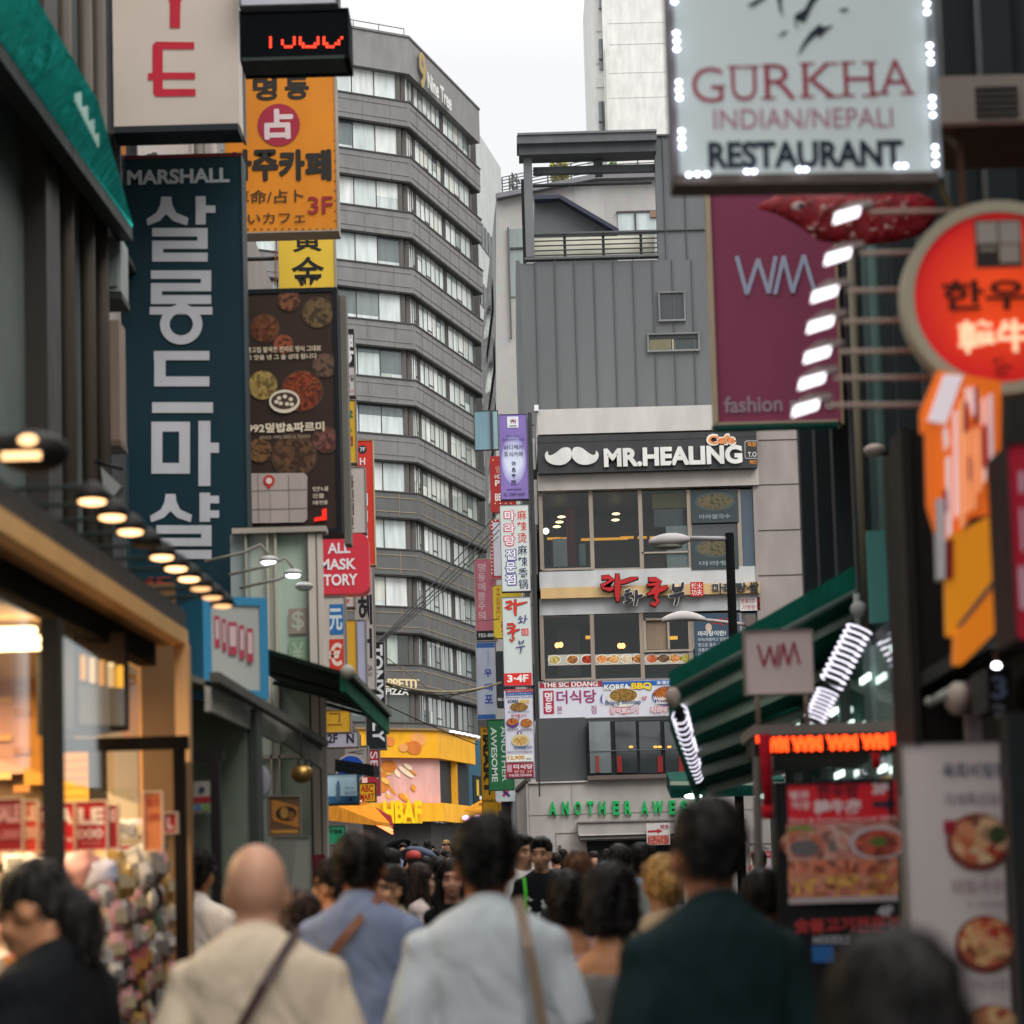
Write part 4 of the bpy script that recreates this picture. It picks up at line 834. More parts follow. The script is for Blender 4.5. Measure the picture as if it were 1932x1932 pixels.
board('green_sign', 'small green sign with dark letters ree under the orange awning', 606, 1558, 652, 1592, 24, '#2f9068', [('t', 'Free', 617, 1561, 645, 1573, '#1d2a26', .01)])
b = MB(); p = [at(620, 1514, 25), at(700, 1522, 34), at(735, 1560, 34), at(620, 1548, 25)]; b.slab(p, (0, .1, .06), 'cloth:#d88a1c'); centred(b, 'orange_awning', 'orange shop awning under the water advert', 'awning', p[3])
b = MB(); p = [at(680, 1512, 34), at(738, 1545, 40), at(742, 1562, 40), at(690, 1532, 34)]; b.slab(p, (0, .1, .05), 'cloth:#a02c2c'); q = at(692, 1544, 34); r_ = at(740, 1572, 40)
for d in (0, .05, .1): b.tube([q + Vector((0, 0, d)), r_ + Vector((0, 0, d))], .022, '*ff7a48:2.4' if d < .08 else '#c0b8b0', 6)
b.tube([at(676, 1512, 34), q], .05, '#c4bdb4'); centred(b, 'red_awning', 'small red awning edged with glowing orange heater tubes', 'awning', q)

# ------------------------------------------------------------------ signs in the middle, along the cafe building
pt_ = lambda z: z
z3x = lambda v: v / 6 + 885.5; z3y = lambda v: v / 6 + 764.75        # region [1100,950,1500,1350]
s = Sign('casement_window', 'open teal glass casement window jutting from a wall', 896, 776, 939, 848, 63, .08, 'pane:#5d8490,.9', '#34393c', rim=1.6)
s.box(925, 775, 930, 849, -.06, .1, '#3c4042', 'frame').r(931, 777, 939, 847, 'pane:#7d9ca2,.8'); s.done()
board('pub_sign', 'red pub sign with rounded lower corner behind the purple sign', 925, 860, 973, 966, 64, '#a83432', [('t', 'GE', 935, 880, 944, 886, '#e0b090', 0), ('t', 'RA', 937, 887, 944, 893, '#e0b090', 0), ('t', 'HOF', 933.5, 895, 950, 903, '#e8dcd8', .02), ('t', 'P', 934, 906, 943, 917, '#e8dcd8', .03), ('t', 'BEER', 934, 931, 960, 945, '#e8dcd8', .03), ('e', 930, 868, 1.5, 1.5, '#e8c060')] + [('e', 934 + i * 10, 950, 1.4, 1.4, '#e8c8a0') for i in range(4)], edge='#c0a070', corner=.12, rim=0)
s = Sign('relaxation_cafe_sign', 'purple and white relaxation cafe sign, topmost of the middle column', 943.5, 782, 995, 941, 58.5, .25, '#7d6aa8', '#50486a', rim=1)
for i in range(10): s.k = i * .2; s.e(969, 868, 27 - i * 1.2, 58 - i * 4, ['#8474ae', '#8a7cb4', '#9186ba', '#9890c0', '#a09bc8', '#a8a6ce', '#b0b2d4', '#b8bcda', '#c0c6de', '#c8cee2'][i]) if i > 2 else None
s.k = 4; s.r(957, 786, 978, 807, '#d8d8de').r(964, 790, 964.8, 800, '#55303c').r(968, 789, 968.8, 800, '#b83c3c').r(972, 790, 972.8, 800, '#55303c').r(961, 803, 975, 804.5, '#3c4a44')
s.p([(961, 791), (964, 795), (968, 791), (972, 795), (975, 791), (972, 797), (968, 795), (964, 797)], '#7a4650')
s.t('Premium', 957, 820, 979, 825, '#4a4a80', 0).t('Relaxation cafe', 948.5, 826, 989, 831, '#4a4a80', 0).t('바디케어', 951, 839, 986, 849, '#332c50', .0).t('휴식카페', 951, 852, 986, 862, '#332c50', .0)
for i, ch in enumerate('休息專問'): s.k = 8; s.t(ch, 965, 870 + i * 12, 973.5, 879 + i * 12, '#2e2a48', .01)
s.t('02 3789 4690', 950.5, 930, 990.5, 936, '#2c2848', 0).r(956, 922.5, 984, 924, '#4c4270').done()
s = Sign('malatang_sign', 'white malatang sign with pink and navy characters under the purple sign', 945.5, 953, 999, 1115, 58.3, .25, 'lit:#b8bfbb,.08', '#5a5058', rim=1)  # daylit board, slight glow added to brighten its face
for ch, y, c in zip('마라탕', (963, 987, 1010), ('#c8325a',) * 3): s.k = 2; s.t(ch, 951, y, 972, y + 20, c, .07); s.t(ch, 952, y + 1, 971, y + 19, '#e4e0e4', .02)
for ch, y in zip('전문점', (1036, 1060, 1083)): s.k = 2; s.t(ch, 953, y, 974, y + 21, '#3a3480', .07); s.t(ch, 954, y + 1, 973, y + 20, '#e0e0e8', .02)
for i, ch in enumerate('麻辣烫麻辣香锅'): s.k = 2; s.t(ch, 975.5 + i * .5, 962.5 + i * 21.4 + (2 if i > 2 else 0), 993 + i * .5, 981 + i * 21.4 + (2 if i > 2 else 0), '#c83a34' if i < 3 else '#2e2c54', .005)
s.done()
s = Sign('brush_letter_sign', 'white malatang sign with red brush letters and a red 3.4F foot', 949.5, 1127, 1003, 1293, 58.1, .25, 'lit:#b8bfbb,.08', '#6a5a6a', rim=1)  # glow added to this daylit face too
zs = lambda pts: [(p[0] / 4.83 * .805 + 885.5, p[1] / 4.83 * .805 + 1086.75, p[2] / 6) for p in pts]
LA2 = [zs([(415, 300, 24), (470, 290, 26), (490, 310, 26), (440, 345, 22), (405, 355, 20), (450, 375, 22), (480, 365, 18)]), zs([(520, 265, 18), (520, 340, 36), (518, 400, 30), (525, 450, 14)]), zs([(510, 330, 14), (580, 315, 26), (655, 295, 10)])]
KU2 = [zs([(430, 550, 22), (490, 545, 26), (515, 565, 26), (490, 610, 22), (460, 640, 16)]), zs([(425, 590, 12), (500, 585, 16)]), zs([(435, 650, 14), (500, 625, 26), (570, 605, 12)]), zs([(500, 640, 24), (490, 680, 16), (505, 705, 20), (480, 740, 24), (460, 715, 16)])]
HW2 = [zs([(560, 470, 12), (590, 455, 10)]), zs([(550, 490, 12), (605, 478, 12)]), zs([(575, 500, 14), (590, 515, 14)]), zs([(550, 535, 12), (605, 515, 12)]), zs([(635, 440, 12), (630, 500, 16), (615, 540, 12)]), zs([(632, 490, 10), (662, 482, 8)])]
BU2 = [zs([(560, 730, 12), (565, 770, 12)]), zs([(615, 725, 12), (605, 765, 12)]), zs([(562, 750, 8), (610, 745, 8)]), zs([(565, 772, 8), (605, 766, 8)]), zs([(525, 812, 12), (630, 795, 14)]), zs([(585, 800, 16), (585, 845, 14), (575, 880, 10)])]
brush(s, LA2, 3, '#26202a', 0, 1.2); s.k = 8; brush(s, LA2, 3, '#d2382a', 0); s.k = 2; brush(s, KU2, 3, '#26202a', 0, 1.2); s.k = 10; brush(s, KU2, 3, '#d2382a', 0); s.k = 3; brush(s, HW2 + BU2, 2, '#33307a', 0)
s.k = 2; s.r(984, 1186, 997, 1199, '#c0454c').t('火夫', 985, 1187, 996, 1198, '#e0c8c4', .01).r(950.5, 1270, 1003, 1293, '#cf2f2c').t('3·4F', 957, 1273, 997, 1287, '#e6e4e0', .035).done()
s = Sign('menu_sign', 'narrow KOREA BBQ menu sign with bowl pictures, lowest of the middle column', 953.5, 1302, 1007, 1467, 57.9, .25, 'lit:#bcbcc6,.08', '#7a6a88', rim=1)  # daylit like the boards above, with a little glow added
s.r(953.5, 1300, 1006, 1306, '#c03a34').r(954, 1306, 1006, 1312, '#2d5a9a').t('韓国人気店のメニュー', 957, 1301.3, 1002, 1305, '#e0c8c4', .0).t('サムギョプサルセット', 957, 1307.5, 1002, 1311, '#c8d4e0', .0)
s.t('Bibimbap Noodle', 955, 1313.5, 1004, 1318, '#444480', .0).t('KOREA', 958, 1320, 979, 1326.5, '#3a4466', .03).t('BBQ', 981.5, 1320, 999, 1327, '#d8b020', .04)
s.e(979, 1334, 17, 8, 'food:#8a6030,#a57c3c,#5c3c20,12').t('Bulgogi Bibimbap', 959, 1341, 998, 1345, '#3a5580', 0).t('장작불고기', 964, 1347, 993, 1353, '#c0505c', .02).t('or', 975, 1354, 982, 1358, '#b84050', 0)
s.e(967, 1364, 12, 9, '#5a3a78').e(967, 1362, 10.5, 6, 'food:#a04420,#c87a30,#6e2a18,12').e(993, 1364, 11, 8, 'food:#a8502c,#c08a40,#7a3020,12').t('직화주꾸미', 956, 1374, 977, 1379, '#5a4a6a', .02).t('제육볶음', 982, 1374, 1004, 1379, '#5a4a6a', .02)
s.e(980, 1383, 4.5, 4.5, '#5a3470').t('+', 977.5, 1380.5, 982.5, 1385.5, '#e0d8e4', .04).e(982, 1397, 17, 12, '#c8b890').e(982, 1398, 13, 8, 'food:#d8c08a,#c09a58,#b08040,12').t('바지락칼국수', 970, 1407, 1004, 1413, '#3a5a8a', .03).t('직화주꾸미+바지락칼국수', 956, 1417, 1005, 1421, '#6a4a64', .02)
s.r(956, 1424, 1006, 1437, '#dcdcd6').t('12,900', 958, 1426, 990, 1434.5, '#c08a1c', .04).t('won', 993, 1430, 1002, 1434, '#5a4a6a', 0).r(954.5, 1439, 1007, 1467, '#8c2c3c').t('더식당', 969, 1442, 1005, 1451, '#e0d4d8', .03).r(956.5, 1443, 966, 1457, '#b8909c').t('본점 2F', 970, 1453, 1004, 1459, '#d8b8a8', .0).t('THE SIC DDANG', 960, 1461, 1003, 1465, '#e0d4d8', .02).done()
board('marquee_sign', 'white pub board with a red bulb-dotted border behind the malatang sign', 926, 980, 965, 1091, 66, '#b23a54', [('r', 931, 985, 965, 1086, '#cfd0dc'), ('t', 'PUB & BAR', 955, 1016, 961, 1065, '#b84860', 0, {'rot': 1})] + [('e', 928.3, 984 + i * 7, 1.6, 1.6, '#e8d8b0') for i in range(15)] + [('e', 935 + i * 8, 982.2, 1.6, 1.6, '#e8d8b0') for i in range(4)], corner=.1, rim=.6, edge='#d0b090')
board('pink_clinic_sign', 'pink vertical clinic sign with white letters and a black phone strip', 897, 1055, 937, 1208, 72, '#c0707e', [('v', '명동예쁨주의', 902, 1062, 916, 1170, '#d8b8bc', .02), ('v', '쁨의원', 922, 1064, 937, 1105, '#a8606c', .0), ('r', 897.5, 1190, 937, 1208, '#26282c'), ('t', '752-8888', 902, 1195, 940, 1202, '#d0d0d0', .03)], edge='#c8b8a0', rim=1)
board('porridge_sign', 'yellow rounded porridge sign with red characters behind the brush letter sign', 931, 1104, 985, 1203, 64, '#d8be3a', [('v', '多味お粥専門店', 936, 1108, 944, 1170, '#b8503c', .0), ('t', '粥', 945, 1172, 958, 1192, '#c04038', .03), ('p', [(957, 1106), (980, 1106), (970, 1118)], '#9ab0b8')], corner=.12, rim=.6, edge='#b8a050')
board('makgeolli_sign', 'white vertical sign with blue bands and blue letters in the middle', 899.5, 1213, 935, 1357, 70, '#bcc3d4', [('r', 899, 1211, 935, 1222, '#3f68ac'), ('r', 900, 1348, 935, 1358, '#3f68ac'), ('t', '우', 913, 1262, 928, 1277, '#4a5ab0', .03), ('t', '대', 914, 1289, 929, 1303, '#4a5ab0', .03), ('t', '포', 914, 1311, 930, 1327, '#4a5ab0', .03), ('v', '불갈비고기', 919, 1228, 923, 1256, '#8088a8', -.01)], edge='#c0b09a', rim=.8)
board('black_sign', 'black rounded sign with a pale frame tucked behind the menu sign', 936, 1228, 972, 1335, 62, '#24282c', [('t', '02.3', 939, 1317, 952, 1322, '#c8c8c8', .02)], corner=.14, rim=0)
board('green_shop_sign', 'dark green vertical sign with white AWESOME letters reading downward', 922, 1358, 968, 1490, 60, '#2c6a44', [('t', 'AWESOME', 927, 1372, 938, 1475, '#c9d4cc', .02, {'rot': 1}), ('t', 'ANOTHER', 946, 1370, 957, 1475, '#b4c4ba', .02, {'rot': 1})], edge='#204030')
board('market_sign', 'tall yellow sign with dark bold letters beside the green sign', 909, 1372, 938, 1560, 74, '#d09a24', [('t', 'KO', 912, 1375, 930, 1382, '#3a2c1c', .02), ('t', 'MART', 912, 1386, 924, 1500, '#3a2c20', .06, {'rot': 1}), ('t', '세계과자할인점', 911, 1508, 937, 1514, '#3c2c20', .01)], edge='#a07820')
board('pharmacy_sign', 'white rounded sign with a pink and navy cross mark under the green sign', 935, 1486, 972, 1512, 61, '#c9d0d4', [('p', [(947, 1500), (957, 1490), (961, 1494), (951, 1504)], '#c0386a'), ('p', [(951, 1490), (963, 1501), (960, 1504), (948, 1494)], '#37386a')], corner=.1, rim=0)
board('yellow_awning_sign', 'yellow discount snack shop band under the market sign', 905, 1516, 945, 1530, 76, '#d8a028', [('t', '세계과자할인점', 914, 1519, 942, 1527, '#463018', .01)])
b = MB(); p = [at(876, 1532, 74), at(912, 1512, 78), at(946, 1518, 78), at(912, 1538, 74)]; b.slab(p, (0, .2, .1), 'cloth:#dc9420'); centred(b, 'yellow_awning', 'yellow pitched awning in the far lane below the market sign', 'awning', p[0])
for x in (879, 901):
    b = MB(); p = at(x, 1543, 75); b.ell(p, (.12, .12, .09), '*f0b8ff:3', 10, 6); centred(b, 'neon_lamp', ('left violet white lamp under the far yellow awning' if x < 890 else 'right violet white lamp under the far yellow awning'), 'lamp', p)
# shop row that closes the lane under those signs
lr = thing('far_shop_row', 'row of dim far shops on the right bend of the lane', 'building', (2, 82, 0)); b = MB(); b.box((-1.2, 84, 0), (8, 95, 13), '#5d5a58'); b.build('wall', lr)
for i in range(5):
    f = MB(); f.box((-1.1 + i * .9, 83.9, 3.2), (-.4 + i * .9, 83.96, 5.2), 'pane:#30383a,.6'); f.build('window', lr)
side = Sign('metal_sign_post', 'thin black pole carrying the middle column of signs', 1003, 900, 1009, 1500, 58.9, .1, back=False, cat='post'); side.box(1006, 775, 1009, 1500, .0, .1, '#3a3a3c', 'post')
for y in (800, 925, 975, 1105, 1140, 1285, 1320, 1450): side.box(996, y, 1008, y + 2.5, .03, .08, '#4a4a4a', 'bracket')
side.done()
# ------------------------------------------------------------------ lit accessory shop on the left
sh = thing('accessory_shop', 'warmly lit accessory shop front with a tan canopy beam on the left', 'shop front', (-1.6, 8.2, 0))
zt = at(0, 986, 6.45).z; zb = at(0, 1030, 6.45).z; zt2 = at(358, 1187, 10.15).z
b = MB()
def along(mb, X0, X1, z0, z1, z0b, z1b, ya, yb, k): mb.hexa([(X0, ya, z0), (X1, ya, z0), (X1, yb, z0b), (X0, yb, z0b)], [(X0, ya, z1), (X1, ya, z1), (X1, yb, z1b), (X0, yb, z1b)], k)
dz = zt2 - zt
along(b, -1.52, -1.45, zb, zt, zb + dz, zt2, 5.0, 10.2, '#e2b272'); along(b, -1.64, -1.52, zb, zb + .03, zb + dz, zb + dz + .03, 5.0, 10.2, '#8a6238')
along(b, -1.75, -1.46, zt + .004, zt + .09, zt2 + .004, zt2 + .09, 5.0, 10.2, '#3b3937'); b.box((-1.5, 10.11, 2.2), (-1.44, 10.2, zb + dz), '#d0a070')
b.build('canopy_beam', sh)
b = MB(); K = 'matte:#1a1614'
along(b, -1.66, -1.58, zb - .1, zb - .002, zb + dz - .1, zb + dz - .002, 5.0, 10.1, K); along(b, -1.9, -1.66, zb - .01, zb + .02, zb + dz - .01, zb + dz + .02, 5.0, 10.2, '#4a3826'); b.box((-1.56, 7.52, 0), (-1.5, 7.6, 2.5), '#1f1c1a')
b.box((-9, 10.9, 0), (-1.55, 11.0, 2.7), '#8a6a4a'); b.box((-5.0, 5, 2.66), (-1.78, 10.9, 2.7), '#c7ac88'); b.box((-5.05, 5, 0), (-4.95, 10.9, 2.7), '#b08a5c')
b.build('wall', sh)
b = MB(); y9 = 9.5
def front(mb, x0, y0, x1, y1, Y, th, k):
    p, q = at((x0), (y0 + y1) / 2, Y), at(x1, (y0 + y1) / 2, Y); t0, t1 = at((x0 + x1) / 2, y0, Y), at((x0 + x1) / 2, y1, Y)
    mb.box((p.x, Y, t1.z), (q.x, Y + th, t0.z), k)
front(b, 92, 1391, 353, 1415, y9, .06, K); front(b, 333, 1391, 353, 2400, y9 - .01, .07, K); front(b, 92, 1391, 106, 2400, y9 + .01, .05, K)
b.build('door_frame', sh)
b = MB()
for ya, yb in ((5.0, 7.5), (7.62, 9.44)): b.add([(-1.55, ya, 1.98), (-1.55, yb, 1.98), (-1.55, yb, zb - .08), (-1.55, ya, zb - .08)], [(0, 1, 2, 3)], 'glass:#efe6da')
b.build('glazing', sh)
b = MB(); front(b, 350, 1415, 420, 1436, 11.3, .06, '#201d1b'); front(b, 402, 1415, 420, 2300, 11.29, .07, '#201d1b'); b.build('side_frame', sh)
s = Sign('interior_wall_panels', 'amber and cream lit display wall inside the accessory shop', 0, 1120, 335, 1560, 10.8, .04, back=False, cat='display wall')
for x0, y0, x1, y1, c in ((-40, 1100, 44, 1460, '#cf9a86'), (44, 1100, 92, 1480, '#c98a34'), (92, 1100, 142, 1400, '#4a3826'), (142, 1200, 232, 1500, '#c9b08c'), (232, 1100, 268, 1560, '#d89a58'), (268, 1100, 335, 1560, '#6f5236'), (110, 1400, 168, 1520, '*f0a030:.9'), (168, 1400, 204, 1560, '#32261c'), (204, 1400, 262, 1600, '#c8b496')):
    s.k = s.k; s.r(x0, y0, x1, y1, c, 'panel')
for i in range(9): s.r(-40 + (i % 3) * 34, 1290 + i * 24, -10 + (i % 3) * 34, 1303 + i * 24, ['#d8b0a0', '#e0b070', '#b87a3c'][i % 3], 'panel')
for i in range(6): s.r(112, 1418 + i * 17, 166, 1420 + i * 17, '#8a5a20', 'panel')
s.done()
al_ = bpy.data.lights.new('shop_ceiling_light', 'AREA'); al_.shape = 'RECTANGLE'; al_.size = .9; al_.size_y = 4.2; al_.energy = 110; al_.color = (1, .76, .46)
ao = bpy.data.objects.new('shop_ceiling_light', al_); COL.objects.link(ao); ao.location = (-2.5, 8.4, 2.6)
for i, (x, y) in enumerate(((8, 1190), (34, 1207), (14, 1222))):
    b = MB(); p = at(x, y, 8.6); b.box(p - Vector((.12, .03, .01)), p + Vector((.12, .03, .01)), '*ffdca8:7'); centred(b, 'strip_light', ('upper', 'middle', 'lowest')[i] + ' glowing strip light on the accessory shop ceiling', 'light', p)
s = Sign('hanging_sign', 'dark box sign with cream and gold letters hanging inside the shop window', 142, 1190, 236, 1372, 8.9, .3, '#5a4a3c', '#17130f', yaw=38, rim=5)
for i in range(5): s.r(150 + i * 17, 1236 + i * 5, 162 + i * 17, 1284 + i * 5, '*ffd9a0:.9' if i % 2 else '*f0a93c:.9', 'lettering')
s.r(146, 1296, 233, 1368, '#8d8a86').done()
rk = thing('display_rack', 'stepped shop rack heaped with small packets behind the window', 'rack', (-2.1, 8.8, 0)); b = MB()
RY = lambda i: 7.2 + .42 * i
RZ = lambda i: .84 + .145 * i
for i in range(8): b.box((-2.9, RY(i) - .04, RZ(i) - .02), (-1.6, RY(i) + .38, RZ(i)), '#8a7a64'); b.box((-2.9, RY(i) - .06, RZ(i) - .14), (-1.6, RY(i) - .04, RZ(i) + .01), '#a8947a')
b.build('shelf', rk); b = MB()
b.box((-2.9, 7.2, 0), (-1.6, 7.25, .68), '#5a4a3a'); b.hexa([(-1.62, 7.15, 0), (-1.6, 7.15, 0), (-1.6, 10.4, 0), (-1.62, 10.4, 0)], [(-1.62, 7.15, .8), (-1.6, 7.15, .8), (-1.6, 10.4, 1.8), (-1.62, 10.4, 1.8)], '#6a5a48'); b.build('leg', rk)
pal = [('pink', '#d09a98'), ('cream', '#c8b694'), ('white', '#d0c8be'), ('brown', '#8a6648'), ('red', '#98484a'), ('golden', '#b08a48'), ('grey', '#8a8480'), ('green', '#5a7860'), ('black', '#2c2826'), ('lilac', '#b8a8c0')]
protos = []
for nm, c in pal:
    b = MB(False); a = .055; n_ = 4; vs = []; fs = []
    for sd in (1, -1):
        for i in range(n_ + 1):
            for j in range(n_ + 1):
                u, v = i / n_ * 2 - 1, j / n_ * 2 - 1; bul = max(0, (1 - u * u) * (1 - v * v)) ** .5
                vs.append((u * .05, -sd * .018 * bul, .065 + v * .065))
    m_ = (n_ + 1) ** 2
    for sd in range(2):
        for i in range(n_):
            for j in range(n_):
                q = [sd * m_ + i * (n_ + 1) + j, sd * m_ + (i + 1) * (n_ + 1) + j, sd * m_ + (i + 1) * (n_ + 1) + j + 1, sd * m_ + i * (n_ + 1) + j + 1]; fs.append(q if sd == 0 else q[::-1])
    b.add(vs, fs, c, True); b.box((-.035, -.0195, .04), (.035, -.0188, .09), ['#b8a684', '#c4bcb4', '#8a8480', '#c88a8c', '#a8743c'][len(protos) % 5])
    b.build('packet'); protos.append(bpy.context.scene.objects[[o.name for o in scene.objects if o.name.startswith('packet')][-1]])
rr = random.Random(21); used = [False] * 10
for i in range(290):
    k = rr.choices(range(10), [5, 5, 5, 3, 2, 3, 3, 1, 3, 2])[0]; lv = i % 8
    o = protos[k] if not used[k] else protos[k].copy()
    if used[k]: COL.objects.link(o)
    used[k] = True; sc2 = rr.uniform(.6, 1.1); o.scale = (sc2 * rr.uniform(.8, 1.3), sc2 * 1.6, sc2)
    o.location = (rr.uniform(-2.35, -1.6), RY(lv) + rr.random() * .3, RZ(lv) + .003); o.rotation_euler = (rr.uniform(-.6, .1), rr.uniform(-.4, .4), rr.uniform(-.6, .6))
    if i >= 165:        # hung in rows on the rack's street side
        j = i - 165; o.location = (-1.57 + rr.random() * .03, 7.3 + (j % 18) * .168 + rr.uniform(-.03, .03), .72 + (j // 18) * .115 + (j % 18) * .017); o.rotation_euler = (rr.uniform(-.15, .1), rr.uniform(-.15, .15), R(90) + rr.uniform(-.7, .2))
    tag(o, 'small %s packet standing on the stepped rack in the shop window' % pal[k][0], 'packet', 'packets heaped on the shop rack')
for i, o in enumerate(protos):
    if not used[i]: bpy.data.objects.remove(o)
card = None
for i in range(22):
    if card is None:
        b = MB(False); b.box((-.03, -.004, 0), (.03, 0, .042), '#d8d0c4'); b.box((-.026, -.006, .024), (.026, -.004, .038), '#b0343c'); b.box((-.02, -.006, .008), (.02, -.004, .015), '#4a4444'); card = o = b.build('price_tag')
    else: o = card.copy(); COL.objects.link(o)
    lv = i % 8; o.location = (-1.68 - .22 * (i // 8) - .05 * (i % 3), RY(lv) - .075, RZ(lv) - .06); o.rotation_euler = (-.15, 0, .25)
    tag(o, 'small white and red price tag clipped to a shelf edge of the packet rack', 'price tag', 'price tags on the packet rack')
def sale(x0, y0, x1, y1, Y, col, lab, items):
    s = Sign('sale_card', lab, x0, y0, x1, y1, Y, .01, col, '#d8b8a0', 0, 'price card', 'sale cards over the packet rack', rim=3)
    for it in items: s.t(*it)
    s.done()
sale(-14, 1508, 42, 1605, 7.9, '#8c1f28', 'dark red SALE card at the left edge with dull letters', [('SALE', -10, 1518, 38, 1552, '#c8949a', .04), ('5,000', -10, 1566, 38, 1586, '#c07a80', .02)])
sale(44, 1512, 70, 1606, 8.2, '#c23a2c', 'orange red SALE card second from the left', [('LE', 47, 1520, 68, 1548, '#e0b8a0', .04), ('00', 47, 1560, 68, 1582, '#e0b8a0', .02)])
sale(74, 1522, 96, 1606, 8.4, '#b8322c', 'narrow red SALE card half hidden between two others', [('S', 77, 1530, 92, 1552, '#e4c4b8', .04), ('5', 77, 1566, 90, 1584, '#e4c4b8', .02)])
sale(99, 1515, 140, 1606, 8.6, '#c0202c', 'red SALE card with a big white letter A', [('SA', 101, 1524, 137, 1556, '#ecdcd4', .05), ('5,', 106, 1570, 136, 1588, '#ecdcd4', .02)])
sale(141, 1513, 201, 1602, 8.7, '#b81f2c', 'largest red SALE card with white letters LE', [('LE', 148, 1524, 196, 1556, '#ecdcd4', .05), ('000', 146, 1564, 194, 1582, '#ecdcd4', .02), ('won', 152, 1588, 190, 1594, '#d8a8a0', 0)])
sale(206, 1520, 222, 1600, 8.9, '#9c2c30', 'narrow dark red SALE card right of the largest one', [('E', 208, 1528, 219, 1550, '#d8b0a8', .04)])
sale(272, 1496, 305, 1604, 9.1, '#c87848', 'tall faded orange price card near the door post', [('특가', 276, 1504, 301, 1524, '#a83c30', .03), ('1,000', 275, 1534, 302, 1550, '#a83c30', .02)])
sale(311, 1535, 333, 1570, 9.2, '#b8342c', 'small red price card touching the black door post', [('L', 316, 1541, 327, 1564, '#e4ccc0', .04)])
for i, (x, y, w_, c, lab) in enumerate(((148, 1640, 42, '#d8a8a8', 'pale pink plastic bag lying on top of the packet rack'), (190, 1652, 36, '#b8b8c8', 'pale blue plastic bag leaning on the packet rack'), (60, 1650, 40, '#d8c8c0', 'cream plastic bag on the packet rack by the sale cards'))):
    b = MB(); p = at(x, y, 8.9); k = 8.9 / FPX; b.ell((0, 0, 0), (w_ * k, .07, w_ * .8 * k), c, 20, 14)
    b.v = [p + v * (1 + .3 * noise.noise(v * 22 + Vector((i * 3, 0, 0)))) + Vector((0, 0, .25 * v.x)) for v in b.v]; centred(b, 'plastic_bag', lab, 'bag', p - Vector((0, 0, .07)))
for i in range(10):
    Y = 6.8 + .34 * i; p = Vector((-1.25, Y, at(175, 939, 6.8).z + .012 * i)); lit = i not in (3, 4 if False else 3)
    o = thing('arm_lamp', ('lit ' if lit else 'unlit ') + 'black arm lamp over the tan canopy, number %s from the near end' % ('first second third fourth fifth sixth seventh eighth ninth tenth'.split()[i]), 'lamp', p, 0, 'arm lamps over the tan canopy')
    b = MB(); b.tube([p + Vector((-.36, .0, .03)), p + Vector((-.06, 0, .035)), p + Vector((0, 0, .04))], .008, '#26302e', 6); b.build('arm', o)
    b = MB(); b.loft([[p + Vector((r_ * math.cos(a), r_ * math.sin(a), h)) for a in [j * math.pi / 7 for j in range(14)]] for r_, h in ((.055, -.01), (.05, .015), (.03, .04), (.012, .05))], '#1e1d1b'); b.build('shade', o)
    b = MB(); b.ell(p + Vector((0, 0, -.012)), (.042, .042, .010), ('*ffc084:%s' % (3.2 if i < 7 else 1.2)) if lit else '#6a5a40', 12, 6); b.build('bulb', o)
o = thing('flood_lamp', 'large black dome lamp with two glowing tubes at the left edge', 'lamp', at(62, 860, 6.0))
p = at(62, 866, 6.0); b = MB(); b.ell(p + Vector((0, 0, .02)), (.1, .1, .055), '#1c1a18', 16, 8); b.tube([p + Vector((0, 0, .05)), p + Vector((-.2, .1, .08)), p + Vector((-.5, .2, .06))], .02, '#25231f'); b.build('shade', o)
b = MB(); b.box(p + Vector((-.058, -.115, -.022)), p + Vector((.042, -.1, -.004)), '*ffc488:1.9'); b.ell(p + Vector((.008, -.1, .03)), (.026, .01, .015), '*ffc488:1.9', 10, 6); b.build('bulb', o)
# teal awning high on the left, its bracket, the pipes and boxes on the stone wall
tip = at(250, 430, 15); q = [at(-190, -190, 10), at(-60, -320, 10), tip, at(150, 290, 12.5)]
b = MB(); T_ = 'cloth:#2ceade'
P = [at(-150, -135, 9.2), at(0, 77, 10.8), at(125, 254, 12.6), at(250, 430, 15)]; Q = [at(-60, -330, 9.2), at(68, -5, 10.8), at(166, 150, 12.6), at(251, 424, 15)]
Q[2] = at(185, 190, 12.6); 
for i in range(3): b.slab([P[i], P[i + 1], Q[i + 1], Q[i]], (-.03, .0, 0), T_)
awn = thing('teal_awning', 'teal fabric awning edge sweeping down from the top left corner', 'awning', at(250, 430, 15)); b.build('fabric', awn)
b = MB()
for i in range(3): b.beam(P[i] + Vector((-.05, 0, -.05)), P[i + 1] + Vector((-.05, 0, -.05)), .1, .08, '#14181a'); b.slab([P[i] + Vector((-.04, 0, -.02)), P[i + 1] + Vector((-.04, 0, -.02)), (-2.73, P[i + 1].y, P[i + 1].z + .3), (-2.73, P[i].y, P[i].z + .3)], (0, 0, -.03), '#16191b')
b.build('frame', awn); b = MB()
for i in range(11):
    t = i / 10; p = at(128 + 42 * t, 205 + 82 * t, 12.0 + .9 * t) + Vector((.06, -.08, 0)); b.beam(p, p + Vector((.0, 0, .05 + .03 * (i % 3))), .012, .012, '#a8c8c0')
b.build('lettering', awn)
b = MB(); p = at(222, 500, 15); b.box(p + Vector((-.14, 0, -.18)), p + Vector((.02, .3, .2)), '#8a918f'); b.box(p + Vector((-.12, -.02, -.15)), p + Vector((0, 0, .16)), '#6d7674'); b.box(p + Vector((-.15, -.03, -.24)), p + Vector((.03, .3, -.2)), '#2c2f2e'); centred(b, 'air_vent_box', 'small grey metal box fixed on the wall under the teal awning', 'wall box', p)
